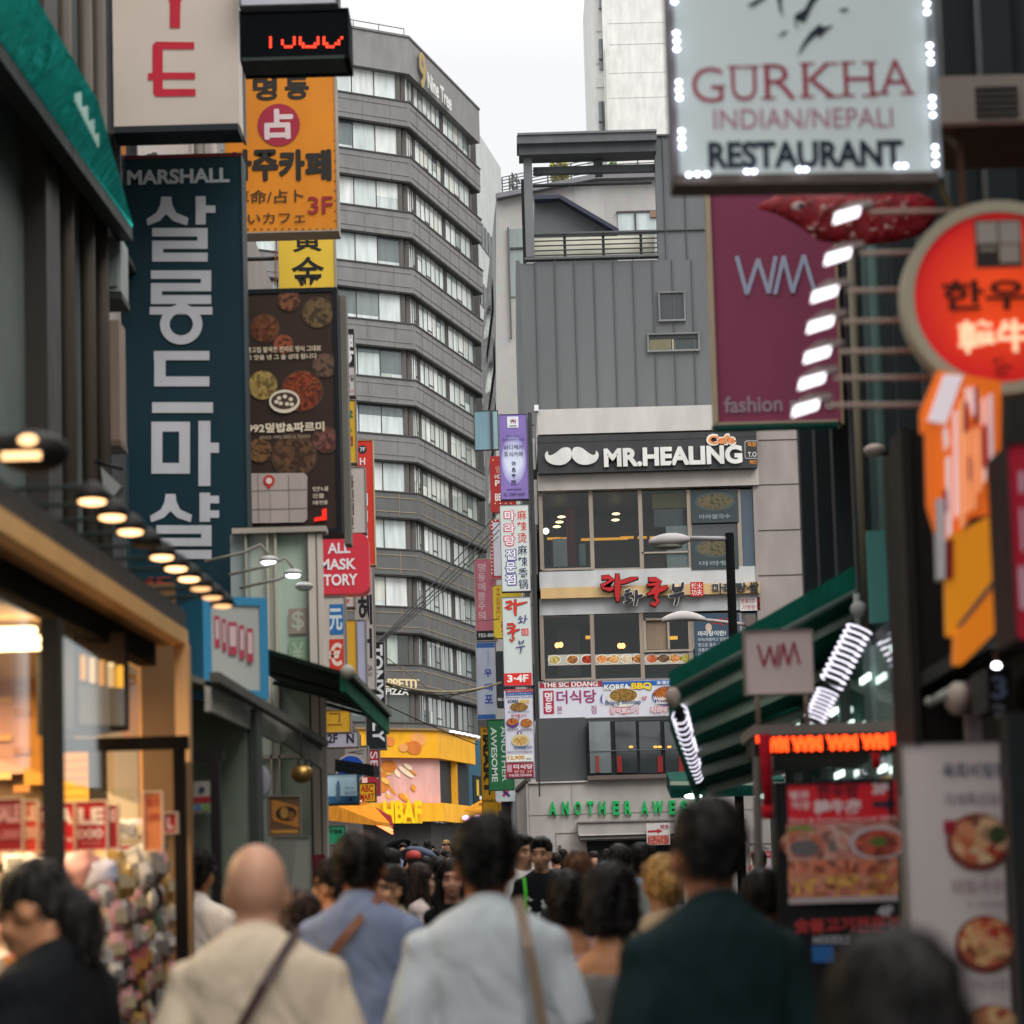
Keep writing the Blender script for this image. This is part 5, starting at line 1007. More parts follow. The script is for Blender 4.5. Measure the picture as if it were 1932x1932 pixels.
b = MB(); p = at(203, 720, 15); b.box(p + Vector((-.08, 0, -.42)), p + Vector((.08, .25, .42)), '#7d6c60'); b.box(p + Vector((-.085, -.01, -.44)), p + Vector((.085, .26, -.4)), '#5c4e44'); centred(b, 'wall_box', 'tall brown cable box on the stone wall left of the teal sign', 'wall box', p)
b = MB(); p = at(212, 905, 13.4); b.slab([at(190, 880, 13.4), at(229, 918, 13.4), at(215, 935, 13.4), at(196, 925, 13.4)], (0, .1, 0), '#8f9190'); b.tube([at(180, 870, 13.5), at(232, 885, 13.5)], .012, '#1f1f1f'); centred(b, 'wall_bracket', 'pale metal bracket below the brown cable box', 'bracket', p)
s = Sign('narrow_sign', 'narrow black sign with white slanted letters and an orange oval', 166, -60, 210, 246, 16, .12, '#24282a', '#3a3630', yaw=30, rim=2)
s.t('비어', 177, 30, 195, 72, '#9aa09c', -.01).t('킹', 177, 68, 194, 98, '#9aa09c', -.01).e(184, 142, 7, 34, '#b8622c').done()
# blue edged fascia, grey awning, pillar, mirror, pan and rack further along
s = Sign('blue_edged_sign', 'white sign with tall red letters in a light blue rounded frame', 398, 1142, 490, 1302, 13.2, .4, '#b7bab4', '#3f8fb8', yaw=26, rim=16)
for i, (x0, x1) in enumerate(((404, 414), (418, 426), (430, 446), (450, 460), (464, 476))): s.r(x0, 1162 + i * 6, x1, 1222 + i * 7, '#b8485c', 'lettering'); s.r(x0 + 2, 1170 + i * 6, x1 - 2, 1206 + i * 7, '#d8c0c0', 'lettering')
s.done()
b = MB(); a_, c_, d_ = at(397, 1285, 11.2), at(530, 1352, 14.6), at(608, 1408, 17)
for p, q in ((a_, c_), (c_ + Vector((0, .05, 0)), d_)):
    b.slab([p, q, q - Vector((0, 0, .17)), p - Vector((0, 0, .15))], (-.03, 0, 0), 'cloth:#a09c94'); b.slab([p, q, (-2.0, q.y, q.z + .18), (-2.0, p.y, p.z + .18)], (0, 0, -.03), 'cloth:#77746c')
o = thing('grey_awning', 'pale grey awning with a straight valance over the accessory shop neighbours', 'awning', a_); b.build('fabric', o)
b = MB(); b.beam(a_ + Vector((.02, 0, .02)), d_ + Vector((.02, 0, .02)), .05, .05, '#5f5c55'); b.build('frame', o)
b = MB(); p, q = at(366, 1350, 12.8), at(463, 1350, 12.8); b.box((p.x - .6, 12.8, 0), (q.x, 13.3, 2.75), 'stain:#6a746a,#808a7c,1.5'); b.box((q.x + .002, 12.9, 0), (q.x + .05, 13.2, 2.7), '#3f4641'); centred(b, 'pillar', 'olive grey pillar between the accessory shop and the glass shop', 'pillar', (p.x, 12.8, 0))
board('shop_poster', 'small white poster with a red band and blue mark on the olive pillar side', 365, 1474, 397, 1535, 11.6, '#b8b4a8', [('r', 365, 1503, 397, 1514, '#b8343c'), ('e', 381, 1490, 6, 6, '#34486a'), ('r', 367, 1518, 380, 1530, '#6a8ab0'), ('r', 383, 1518, 396, 1530, '#8ab060')], th=.01, rim=0, cat='poster')
gl = Sign('glazed_shop', 'pale green glazed shop front with cream posts on the left', 462, 1008, 617, 1700, 19.5, .1, back=False, cat='shop front')
for x0, x1, c in ((440, 478, 'pane:#a3b0b0,.8'), (478, 512, 'pane:#c8d4ca,.8'), (512, 530, 'pane:#d6ded0,.8'), (530, 586, 'pane:#b8cbba,.8')): gl.box(x0, 1005, x1, 1800, .02, .06, c, 'glazing')
for x0, x1, c in ((586, 590, '#54504e'), (590, 604, '#c9bfb4'), (604, 607, '#5c5650'), (607, 616, '#cabfb5'), (511, 515, '#c0b8a8'), (526, 530, '#c0b8a8'), (470, 474, '#a8a498')): gl.box(x0, 1005, x1, 1830, -.06, .06, c, 'frame')
gl.box(440, 998, 617, 1008, -.1, .1, '#a39b92', 'frame'); gl.box(440, 1424, 600, 1432, -.06, .02, '#b8b0a4', 'frame')
gl.r(545, 1148, 580, 1196, '#9a8c80', 'sticker').t('$', 551, 1153, 574, 1191, '#b4b8aa', .01, part='sticker').r(545, 1206, 580, 1252, '#86a286', 'sticker').t('¥', 551, 1211, 574, 1247, '#a8bca4', .01, part='sticker'); gl.done()
for i, (x, y) in enumerate(((507, 1056), (553, 1081), (574, 1106))):
    p = at(x, y, 17.5); o = thing('gooseneck_lamp', ('nearest', 'middle', 'farthest')[i] + ' of three chrome gooseneck lamps left of the mask shop sign', 'lamp', p, 0, 'chrome gooseneck lamps on the glass shop')
    b = MB(); b.tube([p + Vector((-.5, 0, .0)), p + Vector((-.2, 0, .06)), p + Vector((-.06, 0, .12)), p + Vector((0, 0, .04))], .012, '#8f8a80', 6); b.build('arm', o)
    b = MB(); b.ell(p, (.075, .075, .03), '#b8b8b4', 12, 6); b.ell(p + Vector((0, 0, -.02)), (.06, .06, .018), '*eaf0ff:5' if i < 2 else '#c8ccd0', 12, 6); b.build('bulb', o)
b = MB(); p = at(490, 1476, 13.5); b.ell(p, (.066, .02, .105), '#9c98a4', 20, 10); b.ell(p + Vector((-.012, .015, 0)), (.078, .02, .115), '#2a2f30', 20, 10); b.tube([p + Vector((-.07, .02, 0)), p + Vector((-.2, .05, .1))], .012, '#2a2f30'); centred(b, 'round_mirror', 'small round mirror on an arm beside the olive pillar', 'mirror', p)
b = MB(); p = at(569, 1460, 15); b.ell(p, (.078, .06, .062), 'metal:#b08a50', 16, 10); b.tube([p + Vector((-.02, 0, .055)), p + Vector((-.02, 0, .1)), p + Vector((.03, 0, .1)), p + Vector((.03, 0, .055))], .009, '#3a342c', 6); b.tube([p + Vector((0, 0, .1)), p + Vector((0, 0, .34))], .004, '#3a342c', 5); centred(b, 'copper_pan_lamp', 'round copper lamp hanging under the grey awning', 'lamp', p)
s = Sign('leaflet_rack', 'small wall rack of orange and brown leaflets by the glass shop', 508, 1503, 566, 1575, 14, .1, '#6a5038', '#8c8074', yaw=10, rim=2, cat='rack')
s.p([(512, 1508), (562, 1522), (564, 1562), (514, 1548)], '#b87834').e(540, 1535, 20, 14, '#2c2018').e(536, 1534, 8, 11, '#a87a3c').e(550, 1540, 6, 9, '#80582c').r(512, 1566, 562, 1572, '#c88a3c').done()
s = Sign('folded_board', 'pale grey folding board standing under the leaflet rack', 517, 1580, 585, 1700, 13.6, .03, '#8c8c84', '#a09c92', yaw=12, rim=1, cat='board'); s.p([(520, 1584), (560, 1582), (548, 1690), (524, 1690)], '#7c7d76').done()
b = MB(); p = at(600, 1610, 14.5); b.slab([at(588, 1612, 14.5), at(613, 1612, 14.5), at(611, 1700, 14.5), at(592, 1700, 14.5)], (0, .05, 0), 'cloth:#5c2230'); centred(b, 'hanging_cloth', 'burgundy cloth hanging from a rail at the glass shop', 'cloth', p)
# dark green awning seen from below
P0_, P1_ = at(650, 1268, 15), at(734, 1352, 20.5); b = MB()
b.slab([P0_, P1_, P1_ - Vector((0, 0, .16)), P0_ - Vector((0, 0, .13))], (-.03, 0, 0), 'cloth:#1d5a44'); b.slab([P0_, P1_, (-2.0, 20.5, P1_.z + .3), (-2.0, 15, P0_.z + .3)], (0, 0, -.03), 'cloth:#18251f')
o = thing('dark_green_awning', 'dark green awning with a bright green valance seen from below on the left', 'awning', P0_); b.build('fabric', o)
b = MB()
for t in (.05, .35, .65, .95):
    p = P0_.lerp(P1_, t); b.beam(p - Vector((0, 0, .05)), Vector((-1.95, p.y, p.z + .2)), .03, .03, '#39463c')
b.beam(P0_ + Vector((.01, 0, .02)), P1_ + Vector((.01, 0, .02)), .04, .04, '#6a7060'); b.ell(P0_ + Vector((.02, 0, 0)), (.05, .05, .05), '#a8a498', 10, 6); b.build('frame', o)
# ------------------------------------------------------------------ right side, near shops
ds = thing('dark_shop_building', 'dark brown shop building with a black pillar on the near right', 'building', (2.5, 7, 0)); b = MB()
b.box((1.47, 8.2, 0), (3.5, 8.75, 3.2), '#1e1a18'); b.box((1.6, 3.0, 0), (6, 8.2, 3.4), '#141414'); b.box((1.47, 6.4, 2.25), (1.62, 8.2, 2.3), '#22282a'); b.box((1.44, 8.15, 0), (1.47, 8.4, 3.2), '#27221f')
b.build('wall', ds)
for i, (X, Y, r_, c, z0, z1) in enumerate(((2.1, 13.3, .028, '#7a7262', 3.0, 5.5), (2.14, 12.9, .05, '#4a5c5c', 1, 8.8), (2.1, 12.5, .035, '#5f7a76', 1, 9), (2.12, 12.2, .045, '#2c3436', 1, 9))):
    b = MB(); b.tube([(X, Y, z0), (X, Y, z1)], r_, c, 8); centred(b, 'wall_pipe', ('cream', 'grey green', 'teal', 'black')[i] + ' vertical pipe on the charcoal wall behind the spot lamps', 'pipe', (X, Y, z0), 'pipes on the charcoal wall')
b = MB(); p = at(1656, 1070, 12.2); b.box(p - Vector((.05, 0, .3)), p + Vector((.05, .05, .2)), '#4f8a84'); centred(b, 'junction_box', 'small teal panel fixed between the wall pipes', 'box', p)
b = MB(); p = at(1650, 850, 12); b.ell(p, (.06, .08, .035), '#b8a8a0', 12, 8); b.tube([p, p + Vector((.1, .1, 0))], .02, '#3a3a3a'); centred(b, 'wall_camera', 'small round wall camera beside the pipes', 'camera', p)
# restaurant lightbox
s = Sign('restaurant_lightbox', 'white GURKHA restaurant lightbox edged with small white lights', 1270, -150, 1756, 330, 7.5, .1, 'lit:#a9b2b2,.3', '#5a4e48', yaw=3)
s.box(1272, 330, 1768, 349, -.02, .11, '#5c524c', 'frame'); s.box(1262, -160, 1272, 336, -.02, .11, '#7a747c', 'frame'); s.box(1748, -160, 1766, 336, -.015, .11, '#8f9496', 'frame')
RED = '#a03248'; g0 = s.k
xs = [(1301, 1368), (1375, 1431), (1438, 1505), (1510, 1581), (1587, 1652), (1655, 1724)]; ys_ = (128, 125, 122, 119, 117, 113)
for ch, (x0, x1), y in zip('GURKHA', xs, ys_):
    s.k = 1; s.t(ch, x0 + 4, y, x1 - 4, y + 66, RED, -.008)
    serif = {'U': [(x0, y), (x1 - 26, y)], 'R': [(x0, y), (x0, y + 62)], 'K': [(x0, y), (x0, y + 62), (x1 - 26, y), (x1 - 22, y + 62)], 'H': [(x0, y), (x0, y + 62), (x1 - 24, y), (x1 - 24, y + 62)], 'A': [(x0 - 4, y + 62), (x1 - 24, y + 62)], 'G': [(x1 - 26, y + 34)]}[ch]
    for a, c in serif: s.k = 1; s.r(a - 2, c, a + 26, c + 4.5, RED, 'lettering')
s.k = 1; s.t('INDIAN/NEPALI', 1346, 205, 1684, 243, '#b07888', .004); s.k = 1; s.t('RESTAURANT', 1336, 266, 1704, 318, '#252c3c', .04)
for pl in ([(1408, 12), (1440, -8), (1446, -2), (1420, 14)], [(1464, -10), (1470, 20), (1478, 34), (1474, 10), (1476, -10)], [(1500, 40), (1518, 44), (1535, 8), (1550, -8), (1530, -8), (1518, 18), (1498, 30), (1500, 52), (1506, 58)], [(1466, 70), (1478, 60), (1488, 60), (1480, 66), (1470, 70)], [(1503, 107), (1514, 82), (1528, 62), (1546, 46), (1552, 52), (1574, 48), (1556, 62), (1548, 72), (1540, 68), (1524, 82), (1512, 98)], [(1580, 20), (1596, 16), (1602, 21), (1590, 24)]):
    s.k = 1; s.p(pl, '#232836', 'emblem')
for x, y in [(1269, 4), (1269.5, 12), (1273, 71), (1274, 86), (1274, 101), (1278, 163), (1278, 178), (1279, 193), (1283, 255), (1283, 270), (1284, 285), (1744, 16), (1744, 32), (1749, 94), (1750, 110), (1751, 126), (1754, 193), (1754, 208), (1755, 225), (1759, 285), (1760, 300), (1760, 317), (1297, 337), (1313, 336), (1330, 336), (1406, 331), (1419, 331), (1504, 327), (1516, 327), (1689, 320), (1702, 320)]:
    p = s.pt(x, y); s.mb('light_bead').ell((p.x, -.04, p.z), (.009, .007, .006), '*e4ecff:6', 8, 5)
s.done()
b = MB(); p = at(1740, 190, 8.4); b.box((p.x, 8.4, at(1740, 238, 8.4).z), (p.x + .75, 8.9, at(1740, 145, 8.4).z), '#998c84'); q = at(1740, 145, 8.4).z
for i in range(5): b.box((p.x + .2, 8.385, q - .05 - i * .025), (p.x + .36, 8.4, q - .062 - i * .025), '#4a4442')
b.box((p.x - .01, 8.39, q - .2), (p.x + .76, 8.9, q - .185), '#6a4c42'); centred(b, 'air_conditioner', 'beige outdoor air conditioner box right of the restaurant lightbox', 'air conditioner', p)
b = MB(); b.beam(at(1762, 330, 8.6), at(1838, 480, 8.6), .02, .02, '#6a5a3c'); b.beam(at(1808, 250, 8.5), at(1824, 480, 8.5), .025, .025, '#5a3c30'); b.beam(at(1780, 250, 8.5), at(1812, 282, 8.5), .02, .02, '#8a7a6a'); centred(b, 'sign_strut', 'rusty steel struts under the air conditioner', 'strut', at(1810, 400, 8.6))
# purple clothing banner
s = Sign('clothing_banner', 'large plum purple WM fashion store banner', 1345, 330, 1580, 798, 14, .1, '#9a4866', '#b09a80', rim=0)
s.box(1339, 330, 1346, 800, -.03, .12, '#c2ae94', 'frame').box(1345, 796, 1580, 801, -.03, .12, '#b8a890', 'frame').box(1350, 801, 1580, 806, -.02, .1, '#22786c', 'frame').box(1577, 330, 1582, 800, -.03, .12, '#a89478', 'frame')
W = '#b9bfd8'
def vee(s, pts, w_, col, k):
    for a, c in zip(pts, pts[1:]):
        d = (Vector(c) - Vector(a)).normalized(); n_ = Vector((-d.y, d.x)) * w_ / 2; s.k = k
        s.p([tuple(Vector(a) + n_ - d * 1), tuple(Vector(c) + n_ + d * 1), tuple(Vector(c) - n_ + d * 1), tuple(Vector(a) - n_ - d * 1)], col, 'lettering'); k += .3
vee(s, [(1390, 485), (1409, 555), (1430, 490), (1450, 553), (1463, 485)], 8, W, 2); vee(s, [(1462, 555), (1478, 485), (1495, 552), (1516, 483), (1537, 552)], 8, W, 5)
s.k = 2; s.t('fashion store', 1366, 746, 1572, 777, '#b09aa4', .02); s.arm(560, 1, .4, .03); s.done()
# red fish streamer
o = thing('fish_streamer', 'red fish shaped cloth streamer with pale patterns under the lightbox', 'streamer', at(1600, 420, 9.6)); b = MB(); rings = []
for x, y, r_ in ((1430, 392, 3), (1446, 388, 10), (1468, 386, 20), (1500, 392, 30), (1550, 412, 44), (1610, 416, 52), (1680, 412, 52), (1730, 408, 42), (1765, 400, 24)):
    c = at(x, y, 9.6); rr_ = r_ * 9.6 / FPX; rings.append([c + Vector((.3 * rr_ * math.sin(a) * .3, .35 * rr_ * math.cos(a), rr_ * math.sin(a) * (1 + .08 * math.sin(3 * a + x)))) for a in [j * math.pi / 9 for j in range(18)]])
b.loft(rings, 'food:#9c1a26,#7e1420,#a83a40,16'); b.build('body', o)
b = MB(); p = at(1508, 392, 9.6); b.ell(p + Vector((0, -.02, 0)), (.04, .008, .022), '#c8b0b0', 12, 6); b.ell(p + Vector((.005, -.026, 0)), (.016, .005, .012), '#3a3038', 10, 6); b.build('eye', o)
b = MB()
rf = random.Random(9)
for i in range(34):
    p = at(rf.uniform(1525, 1735), rf.uniform(374, 448), 9.535); b.ell(p, (rf.uniform(.006, .024), .006, rf.uniform(.004, .014)), rf.choice(['#b87a78', '#a85a5c', '#c49a94']), 7, 4)
b.build('pattern', o)
# round Korean beef sign with its lamp arms
cx, cy, rad = 1886, 563, 186
s = Sign('round_beef_sign', 'round glowing red Korean beef sign with a cream rim', cx - rad, cy - rad, cx + rad, cy + rad, 6.6, .1, back=False)
RW = s.w / 2; b = MB(False); n_ = 48
for r0, r1, y0, y1, c in ((RW * .88, RW, -.02, .055, '#b0a690'),):
    for i in range(n_):
        a0, a1 = 2 * math.pi * i / n_, 2 * math.pi * (i + 1) / n_; f = lambda r_, a, y: (r_ * math.cos(a), y, r_ * math.sin(a))
        b.hexa([f(r0, a0, y0), f(r1, a0, y0), f(r1, a1, y0), f(r0, a1, y0)], [f(r0, a0, y1), f(r1, a0, y1), f(r1, a1, y1), f(r0, a1, y1)], c)
b.build('rim', s.o)
m = M('round_face'); t = m.node_tree; bs = t.nodes['Principled BSDF']; co = t.nodes.new('ShaderNodeTexCoord'); gr = t.nodes.new('ShaderNodeTexGradient'); gr.gradient_type = 'SPHERICAL'
mp = t.nodes.new('ShaderNodeMapping'); mp.inputs['Scale'].default_value = (1 / (RW * 1.0), 1, 1 / (RW * 1.0)); rp_ = t.nodes.new('ShaderNodeValToRGB')
rp_.color_ramp.elements[0].color = (*lin('#b3121a'), 1); rp_.color_ramp.elements[0].position = .1; rp_.color_ramp.elements[1].color = (*lin('#dc4218'), 1); rp_.color_ramp.elements[1].position = .75
t.links.new(co.outputs['Object'], mp.inputs[0]); t.links.new(mp.outputs[0], gr.inputs[0]); t.links.new(gr.outputs['Fac'], rp_.inputs[0])
t.links.new(rp_.outputs[0], bs.inputs['Base Color']); t.links.new(rp_.outputs[0], bs.inputs['Emission Color']); bs.inputs['Emission Strength'].default_value = .42
s.e(cx, cy, rad * .875, rad * .875, 'round_face', 'panel', 48)
s.r(1838, 415, 1928, 506, '#6a4a3c').r(1842, 419, 1924, 460, '#a89c94').r(1842, 462, 1924, 502, '#352c2a').r(1848, 468, 1878, 476, '#8c8474').r(1884, 463, 1922, 498, '#a09488').r(1880, 419, 1883, 460, '#5a4a44')
s.t('한우', 1776, 530, 1936, 588, '#33160f', .03).t('韓牛', 1806, 606, 1946, 668, '*f0c8a0:.8', .03).t('房', 1868, 676, 1908, 712, '#4a1210', .03); s.done()
for i, (hx, hy) in enumerate(((1612, 398), (1595, 476), (1570, 547), (1562, 605), (1556, 662), (1546, 712), (1534, 763))):
    ax = cx - math.sqrt(max(0, rad ** 2 - (hy - cy) ** 2)) if abs(hy - cy) < rad else cx - 60
    Yh = 6.75; p = at(hx + 28, hy + 2, Yh); q = at(min(ax + 14, 1885), hy, Yh)
    o = thing('spot_lamp', '%s white spot lamp from the top reaching left of the round beef sign' % ('first second third fourth fifth sixth seventh'.split()[i]), 'lamp', p, 0, 'spot lamps of the round beef sign')
    b = MB(); b.tube([p, q], .008, '#a08c80', 8); b.build('arm', o)
    a_ = at(hx - 38, hy + 20, Yh - .05); c_ = at(hx + 38, hy - 4, Yh); u = (c_ - a_); b = MB()
    b.slab([a_ + Vector((0, 0, .028)), c_ + Vector((0, 0, .016)), c_ + Vector((0, .05, .045)), a_ + u * .45 + Vector((0, .05, .06))], (0, .05, 0), '#7a6e68'); b.build('hood', o)
    b = MB(); b.slab([a_, a_ + u * .62, a_ + u * .66 + Vector((0, 0, .022)), a_ + u * .06 + Vector((0, 0, .024))], (0, .03, 0), '*fbf6ff:1.8'); b.build('bulb', o)
# orange angled sign cluster
Z = lambda x, y: (x / 3 + 1578, y / 3 + 684)
s = Sign('orange_sign', 'orange angled shop sign with blurred white columns of letters', 1735, 714, 1893, 1257, 6.5, .05, back=False)
def zp(pts, col, part='panel', ext=.0): s.p([Z(*a) for a in pts], col, part, ext)
s.k = 0; zp([(560, 60), (465, 290), (468, 405), (495, 410), (505, 820), (560, 1000), (640, 1035), (760, 880), (915, 860), (920, 120)], 'lit:#d8661c,.3', ext=.03)
s.k = 3; zp([(600, 1000), (612, 1550), (645, 1560), (930, 1250), (915, 850), (700, 960)], 'lit:#d8861c,.25', ext=.03)
s.k = 4; zp([(740, 960), (740, 1440), (935, 1240), (915, 850)], 'lit:#a84c16,.12', ext=.02); s.k = 5; zp([(655, 1540), (650, 1715), (690, 1722), (945, 1470), (950, 1235)], 'lit:#d8781c,.3', ext=.05)
s.k = 8; zp([(665, 1500), (680, 1520), (945, 1185), (930, 1160)], '#7a5a50', ext=.04); s.k = 6; zp([(600, 1030), (600, 1240), (642, 1235), (642, 1010)], '#8a1a18', ext=.04); s.k = 6; zp([(545, 790), (560, 1240), (595, 1240), (592, 790)], '#c8c4c8', ext=.045)
s.k = 8; zp([(590, 95), (500, 350), (600, 368), (695, 100)], 'lit:#d6cad0,.35', 'lettering', .045)
for x0, y0, y1, w_ in ((585, 400, 520, 34), (600, 560, 1010, 34), (642, 300, 900, 30), (676, 240, 960, 28), (708, 170, 300, 24), (706, 420, 880, 30), (742, 400, 860, 26), (738, 170, 330, 22), (772, 190, 380, 24), (772, 400, 760, 28), (804, 230, 700, 18), (836, 210, 640, 36)):
    s.k = 7; zp([(x0 + 4, y0), (x0 + 12, y1), (x0 + w_ * .62 + 8, y1 - 30), (x0 + w_ * .62, y0 - 10)], ['lit:#d8c8c8,.35', 'lit:#e2a878,.3', 'lit:#d0b8bc,.3'][int(x0) % 3], 'lettering', .045 + .0008 * (x0 % 7))
for x0, y0, y1 in ((588, 740, 880), (706, 250, 420), (765, 170, 380), (718, 560, 700), (810, 380, 620)): s.k = 9; zp([(x0, y0), (x0 + 4, y1), (x0 + 16, y1 - 20), (x0 + 10, y0)], '#b8304c', 'lettering', .055)
s.done()
board('red_side_sign', 'tall crimson sign with pale letters at the right frame edge', 1908, 838, 1990, 1205, 5.6, 'lit:#98142a,.12', [('r', 1922, 890, 1932, 930, '#c8a0b0'), ('r', 1925, 960, 1932, 1040, '#c8a0b0'), ('r', 1922, 1070, 1934, 1150, '#c8a0b0')], edge='#2a1418', rim=2, corner=.2)
b = MB(); p = at(1918, 1500, 6.3); b.box((p.x - .018, 6.3, 0), (p.x + .08, 6.36, at(1918, 1345, 6.3).z), '#26282a'); centred(b, 'dark_post', 'dark grey steel post at the right frame edge', 'post', (p.x, 6.3, 0))
b = MB(); p = at(1808, 1318, 7.4); b.ell(p, (.042, .09, .055), '#a89a94', 14, 8); b.tube([p + Vector((-.03, 0, .02)), p + Vector((-.08, -.02, -.005))], [.018, .014], '#9aa098'); b.ell(p + Vector((-.095, -.02, -.01)), (.02, .02, .016), '#8d968e', 10, 6); b.box(p + Vector((.03, .03, -.2)), p + Vector((.08, .07, .06)), '#85787a'); centred(b, 'security_camera', 'white security camera on the dark right shop wall', 'camera', p)
board('number_sign', 'small dark floor sign with a pale blue number 3', 1862, 1262, 1908, 1340, 7.0, '#16191d', [('t', '3', 1870, 1276, 1899, 1318, '#6a7a96', .02), ('t', '2', 1872, 1330, 1898, 1352, '#80808a', .02)], rim=1, edge='#2a2e32', yaw=0)
b = MB(); p = at(1880, 1256, 7.0); b.ell(p, (.012, .012, .009), '*f0f0ff:12', 8, 6); b.tube([p, p + Vector((0, .05, .12))], .008, '#5a3a30', 6); centred(b, 'small_lamp', 'tiny bright lamp above the floor number sign', 'lamp', p)
# white food banner and black framed menu board
s = Sign('food_banner', 'white vertical food banner with two red noodle bowls on the right', 1719, 1397, 1905, 2300, 6.7, .03, '#cfc3c1', '#6f6868', rim=1, cat='banner')
s.t('육회비빔밥', 1777, 1438, 1900, 1468, '#6a6a7c', .02).t('가게특선요리', 1780, 1495, 1903, 1520, '#8a8088', .01).r(1727, 1402, 1736, 1408, '#4a3a4a')
for cx_, cy_, rx, ry, c in ((1845, 1588, 61, 54, 'food:#9c3828,#c07048,#d8b890,7'), (1858, 1781, 57, 54, 'food:#a83228,#c8704c,#d8a878,8'), (1871, 1935, 50, 40, 'food:#a04030,#b86a44,#d8b080,8')):
    s.k = 3; s.e(cx_, cy_, rx, ry, '#7a2c28').e(cx_ + 2, cy_ - 4, rx * .88, ry * .85, c)
s.k = 6; s.e(1880, 1575, 17, 17, '#3c4a2c').r(1779, 1548, 1802, 1573, '#9c2434').t('비빔국수', 1795, 1655, 1890, 1684, '#9c7c84', .01).t('7,000', 1820, 1701, 1892, 1712, '#8a7078', 0).t('매운냉면', 1830, 1845, 1895, 1865, '#9c8088', .01).done()
board('narrow_board', 'narrow pale board behind the left edge of the white food banner', 1713, 1500, 1734, 2200, 7.6, '#c0b2b4', [('r', 1719, 1530, 1730, 1560, '#b88a84')], th=.02, rim=0, cat='board')
s = Sign('menu_board', 'black framed standing menu board with red header and meat pictures', 1485, 1476, 1693, 2300, 8.3, .08, '#1c1c20', '#101214', rim=8, cat='menu board')
z = lambda x, y: (x * .375 + 1207.5, y * .375 + 1288)
s.r(1486, 1476, 1692, 1552, 'lit:#b8202c,.12').t('한우방', 1541, 1480, 1620, 1507, '#3a1c24', .03).t('韓牛房', 1536, 1509, 1624, 1536, '#e4ccd0', .05).t('3F', 1645, 1477, 1676, 1499, '#e0c8cc', .06)
s.p([(1646, 1512), (1672, 1512), (1672, 1505), (1692, 1517), (1672, 1529), (1672, 1523), (1646, 1523)], '#2a2c3c').t('별관', 1489, 1492, 1526, 1508, '#e0c8cc', .03).t('직영', 1492, 1512, 1526, 1528, '#e0c8cc', .03).t('Meat & Korean Charcoal BBQ', 1488, 1542, 1690, 1551, '#dcc0c0', .02)
s.r(1486, 1553, 1692, 1692, 'food:#c8786a,#c4aaa0,#a04a40,9').p([(1486, 1562), (1520, 1556), (1540, 1570), (1500, 1580), (1486, 1578)], '#6a8a3c').e(1512, 1592, 42, 26, 'food:#c07058,#a85a48,#d09a84,9').e(1516, 1600, 28, 15, '#6a6468').e(1655, 1590, 56, 32, '#c0b0b4').e(1657, 1591, 47, 25, 'food:#b04438,#c86a58,#7c3028,9').e(1655, 1588, 16, 9, '#5a7038')
s.r(1486, 1622, 1692, 1650, 'food:#c86450,#d08a6c,#8c4434,10').r(1486, 1650, 1692, 1692, 'food:#c88a7a,#a0543f,#d8a85c,12').r(1486, 1692, 1692, 1703, '#b4a8ac')
s.t('4F', 1652, 1709, 1683, 1729, '#b8b4bc', .05).t('숯불고기전문점', 1497, 1731, 1694, 1758, '#a8383a', .05).t('NOODLE', 1532, 1765, 1600, 1780, '#a8a8b4', .04).r(1530, 1784, 1570, 1815, '#2a64a8').done()
# WM shop stand: sign on two posts, ticker under a canopy
st = Sign('shop_stand', 'grey kiosk canopy with two thin posts standing on it', 1420, 1365, 1692, 1450, 10.6, .3, back=False, cat='kiosk')
st.box(1418, 1366, 1693, 1386, -.05, .5, '#8c807c', 'canopy').box(1455, 1421, 1640, 1440, 0, .45, '#3c3a36', 'canopy').box(1447, 1420, 1457, 1452, -.05, .4, '#8d8a86', 'canopy').box(1424, 1386, 1692, 1421, .05, .4, '#23211f', 'canopy')
for x in (1433, 1526): st.mb('post').tube([st.pt(x, 1300) + Vector((0, .1, 0)), st.pt(x + 2, 1370) + Vector((0, .1, 0))], .012, '#8a7a70')
st.mb('post').tube([st.pt(1690, 1330), st.pt(1693, 2100)], .02, '#5c5c58'); st.mb('post').tube([st.pt(1428, 1400), st.pt(1436, 2100)], .02, '#5a5653'); st.done()
s = Sign('clothing_sign', 'small pale pink square WM sign on two posts', 1406, 1190, 1533, 1308, 10.5, .05, '#dcc8c8', '#8c807c', rim=2)
vee(s, [(1430, 1218), (1441, 1257), (1452, 1220), (1461, 1256), (1469, 1217)], 4, '#a02440', 2); vee(s, [(1468, 1256), (1477, 1214), (1486, 1253), (1497, 1213), (1508, 1252)], 4, '#a02440', 5); s.done()
s = Sign('led_ticker', 'orange red glowing WM ticker under the kiosk canopy', 1424, 1384, 1690, 1422, 10.4, .06, '#1c1614', '#2a2422')
for x0, x1 in ((1447, 1487), (1492, 1551), (1558, 1618), (1624, 1676)):
    s.k = 1; dy = (1560 - x0) * .03; s.t('WM', x0, 1387 + dy, x1, 1416 + dy, '*ff4416:2.6', .07)
    for i in range(3): s.k = 1; s.r(x0 + 4, 1390 + dy + i * 10, x1 - 3, 1393 + dy + i * 10, '*ff4a1a:1.6', 'lettering')
s.k = 1; s.r(1426, 1388, 1441, 1402, '*ff4416:2', 'lettering').r(1679, 1382, 1692, 1406, '*f02c10:1.6', 'lettering').done()
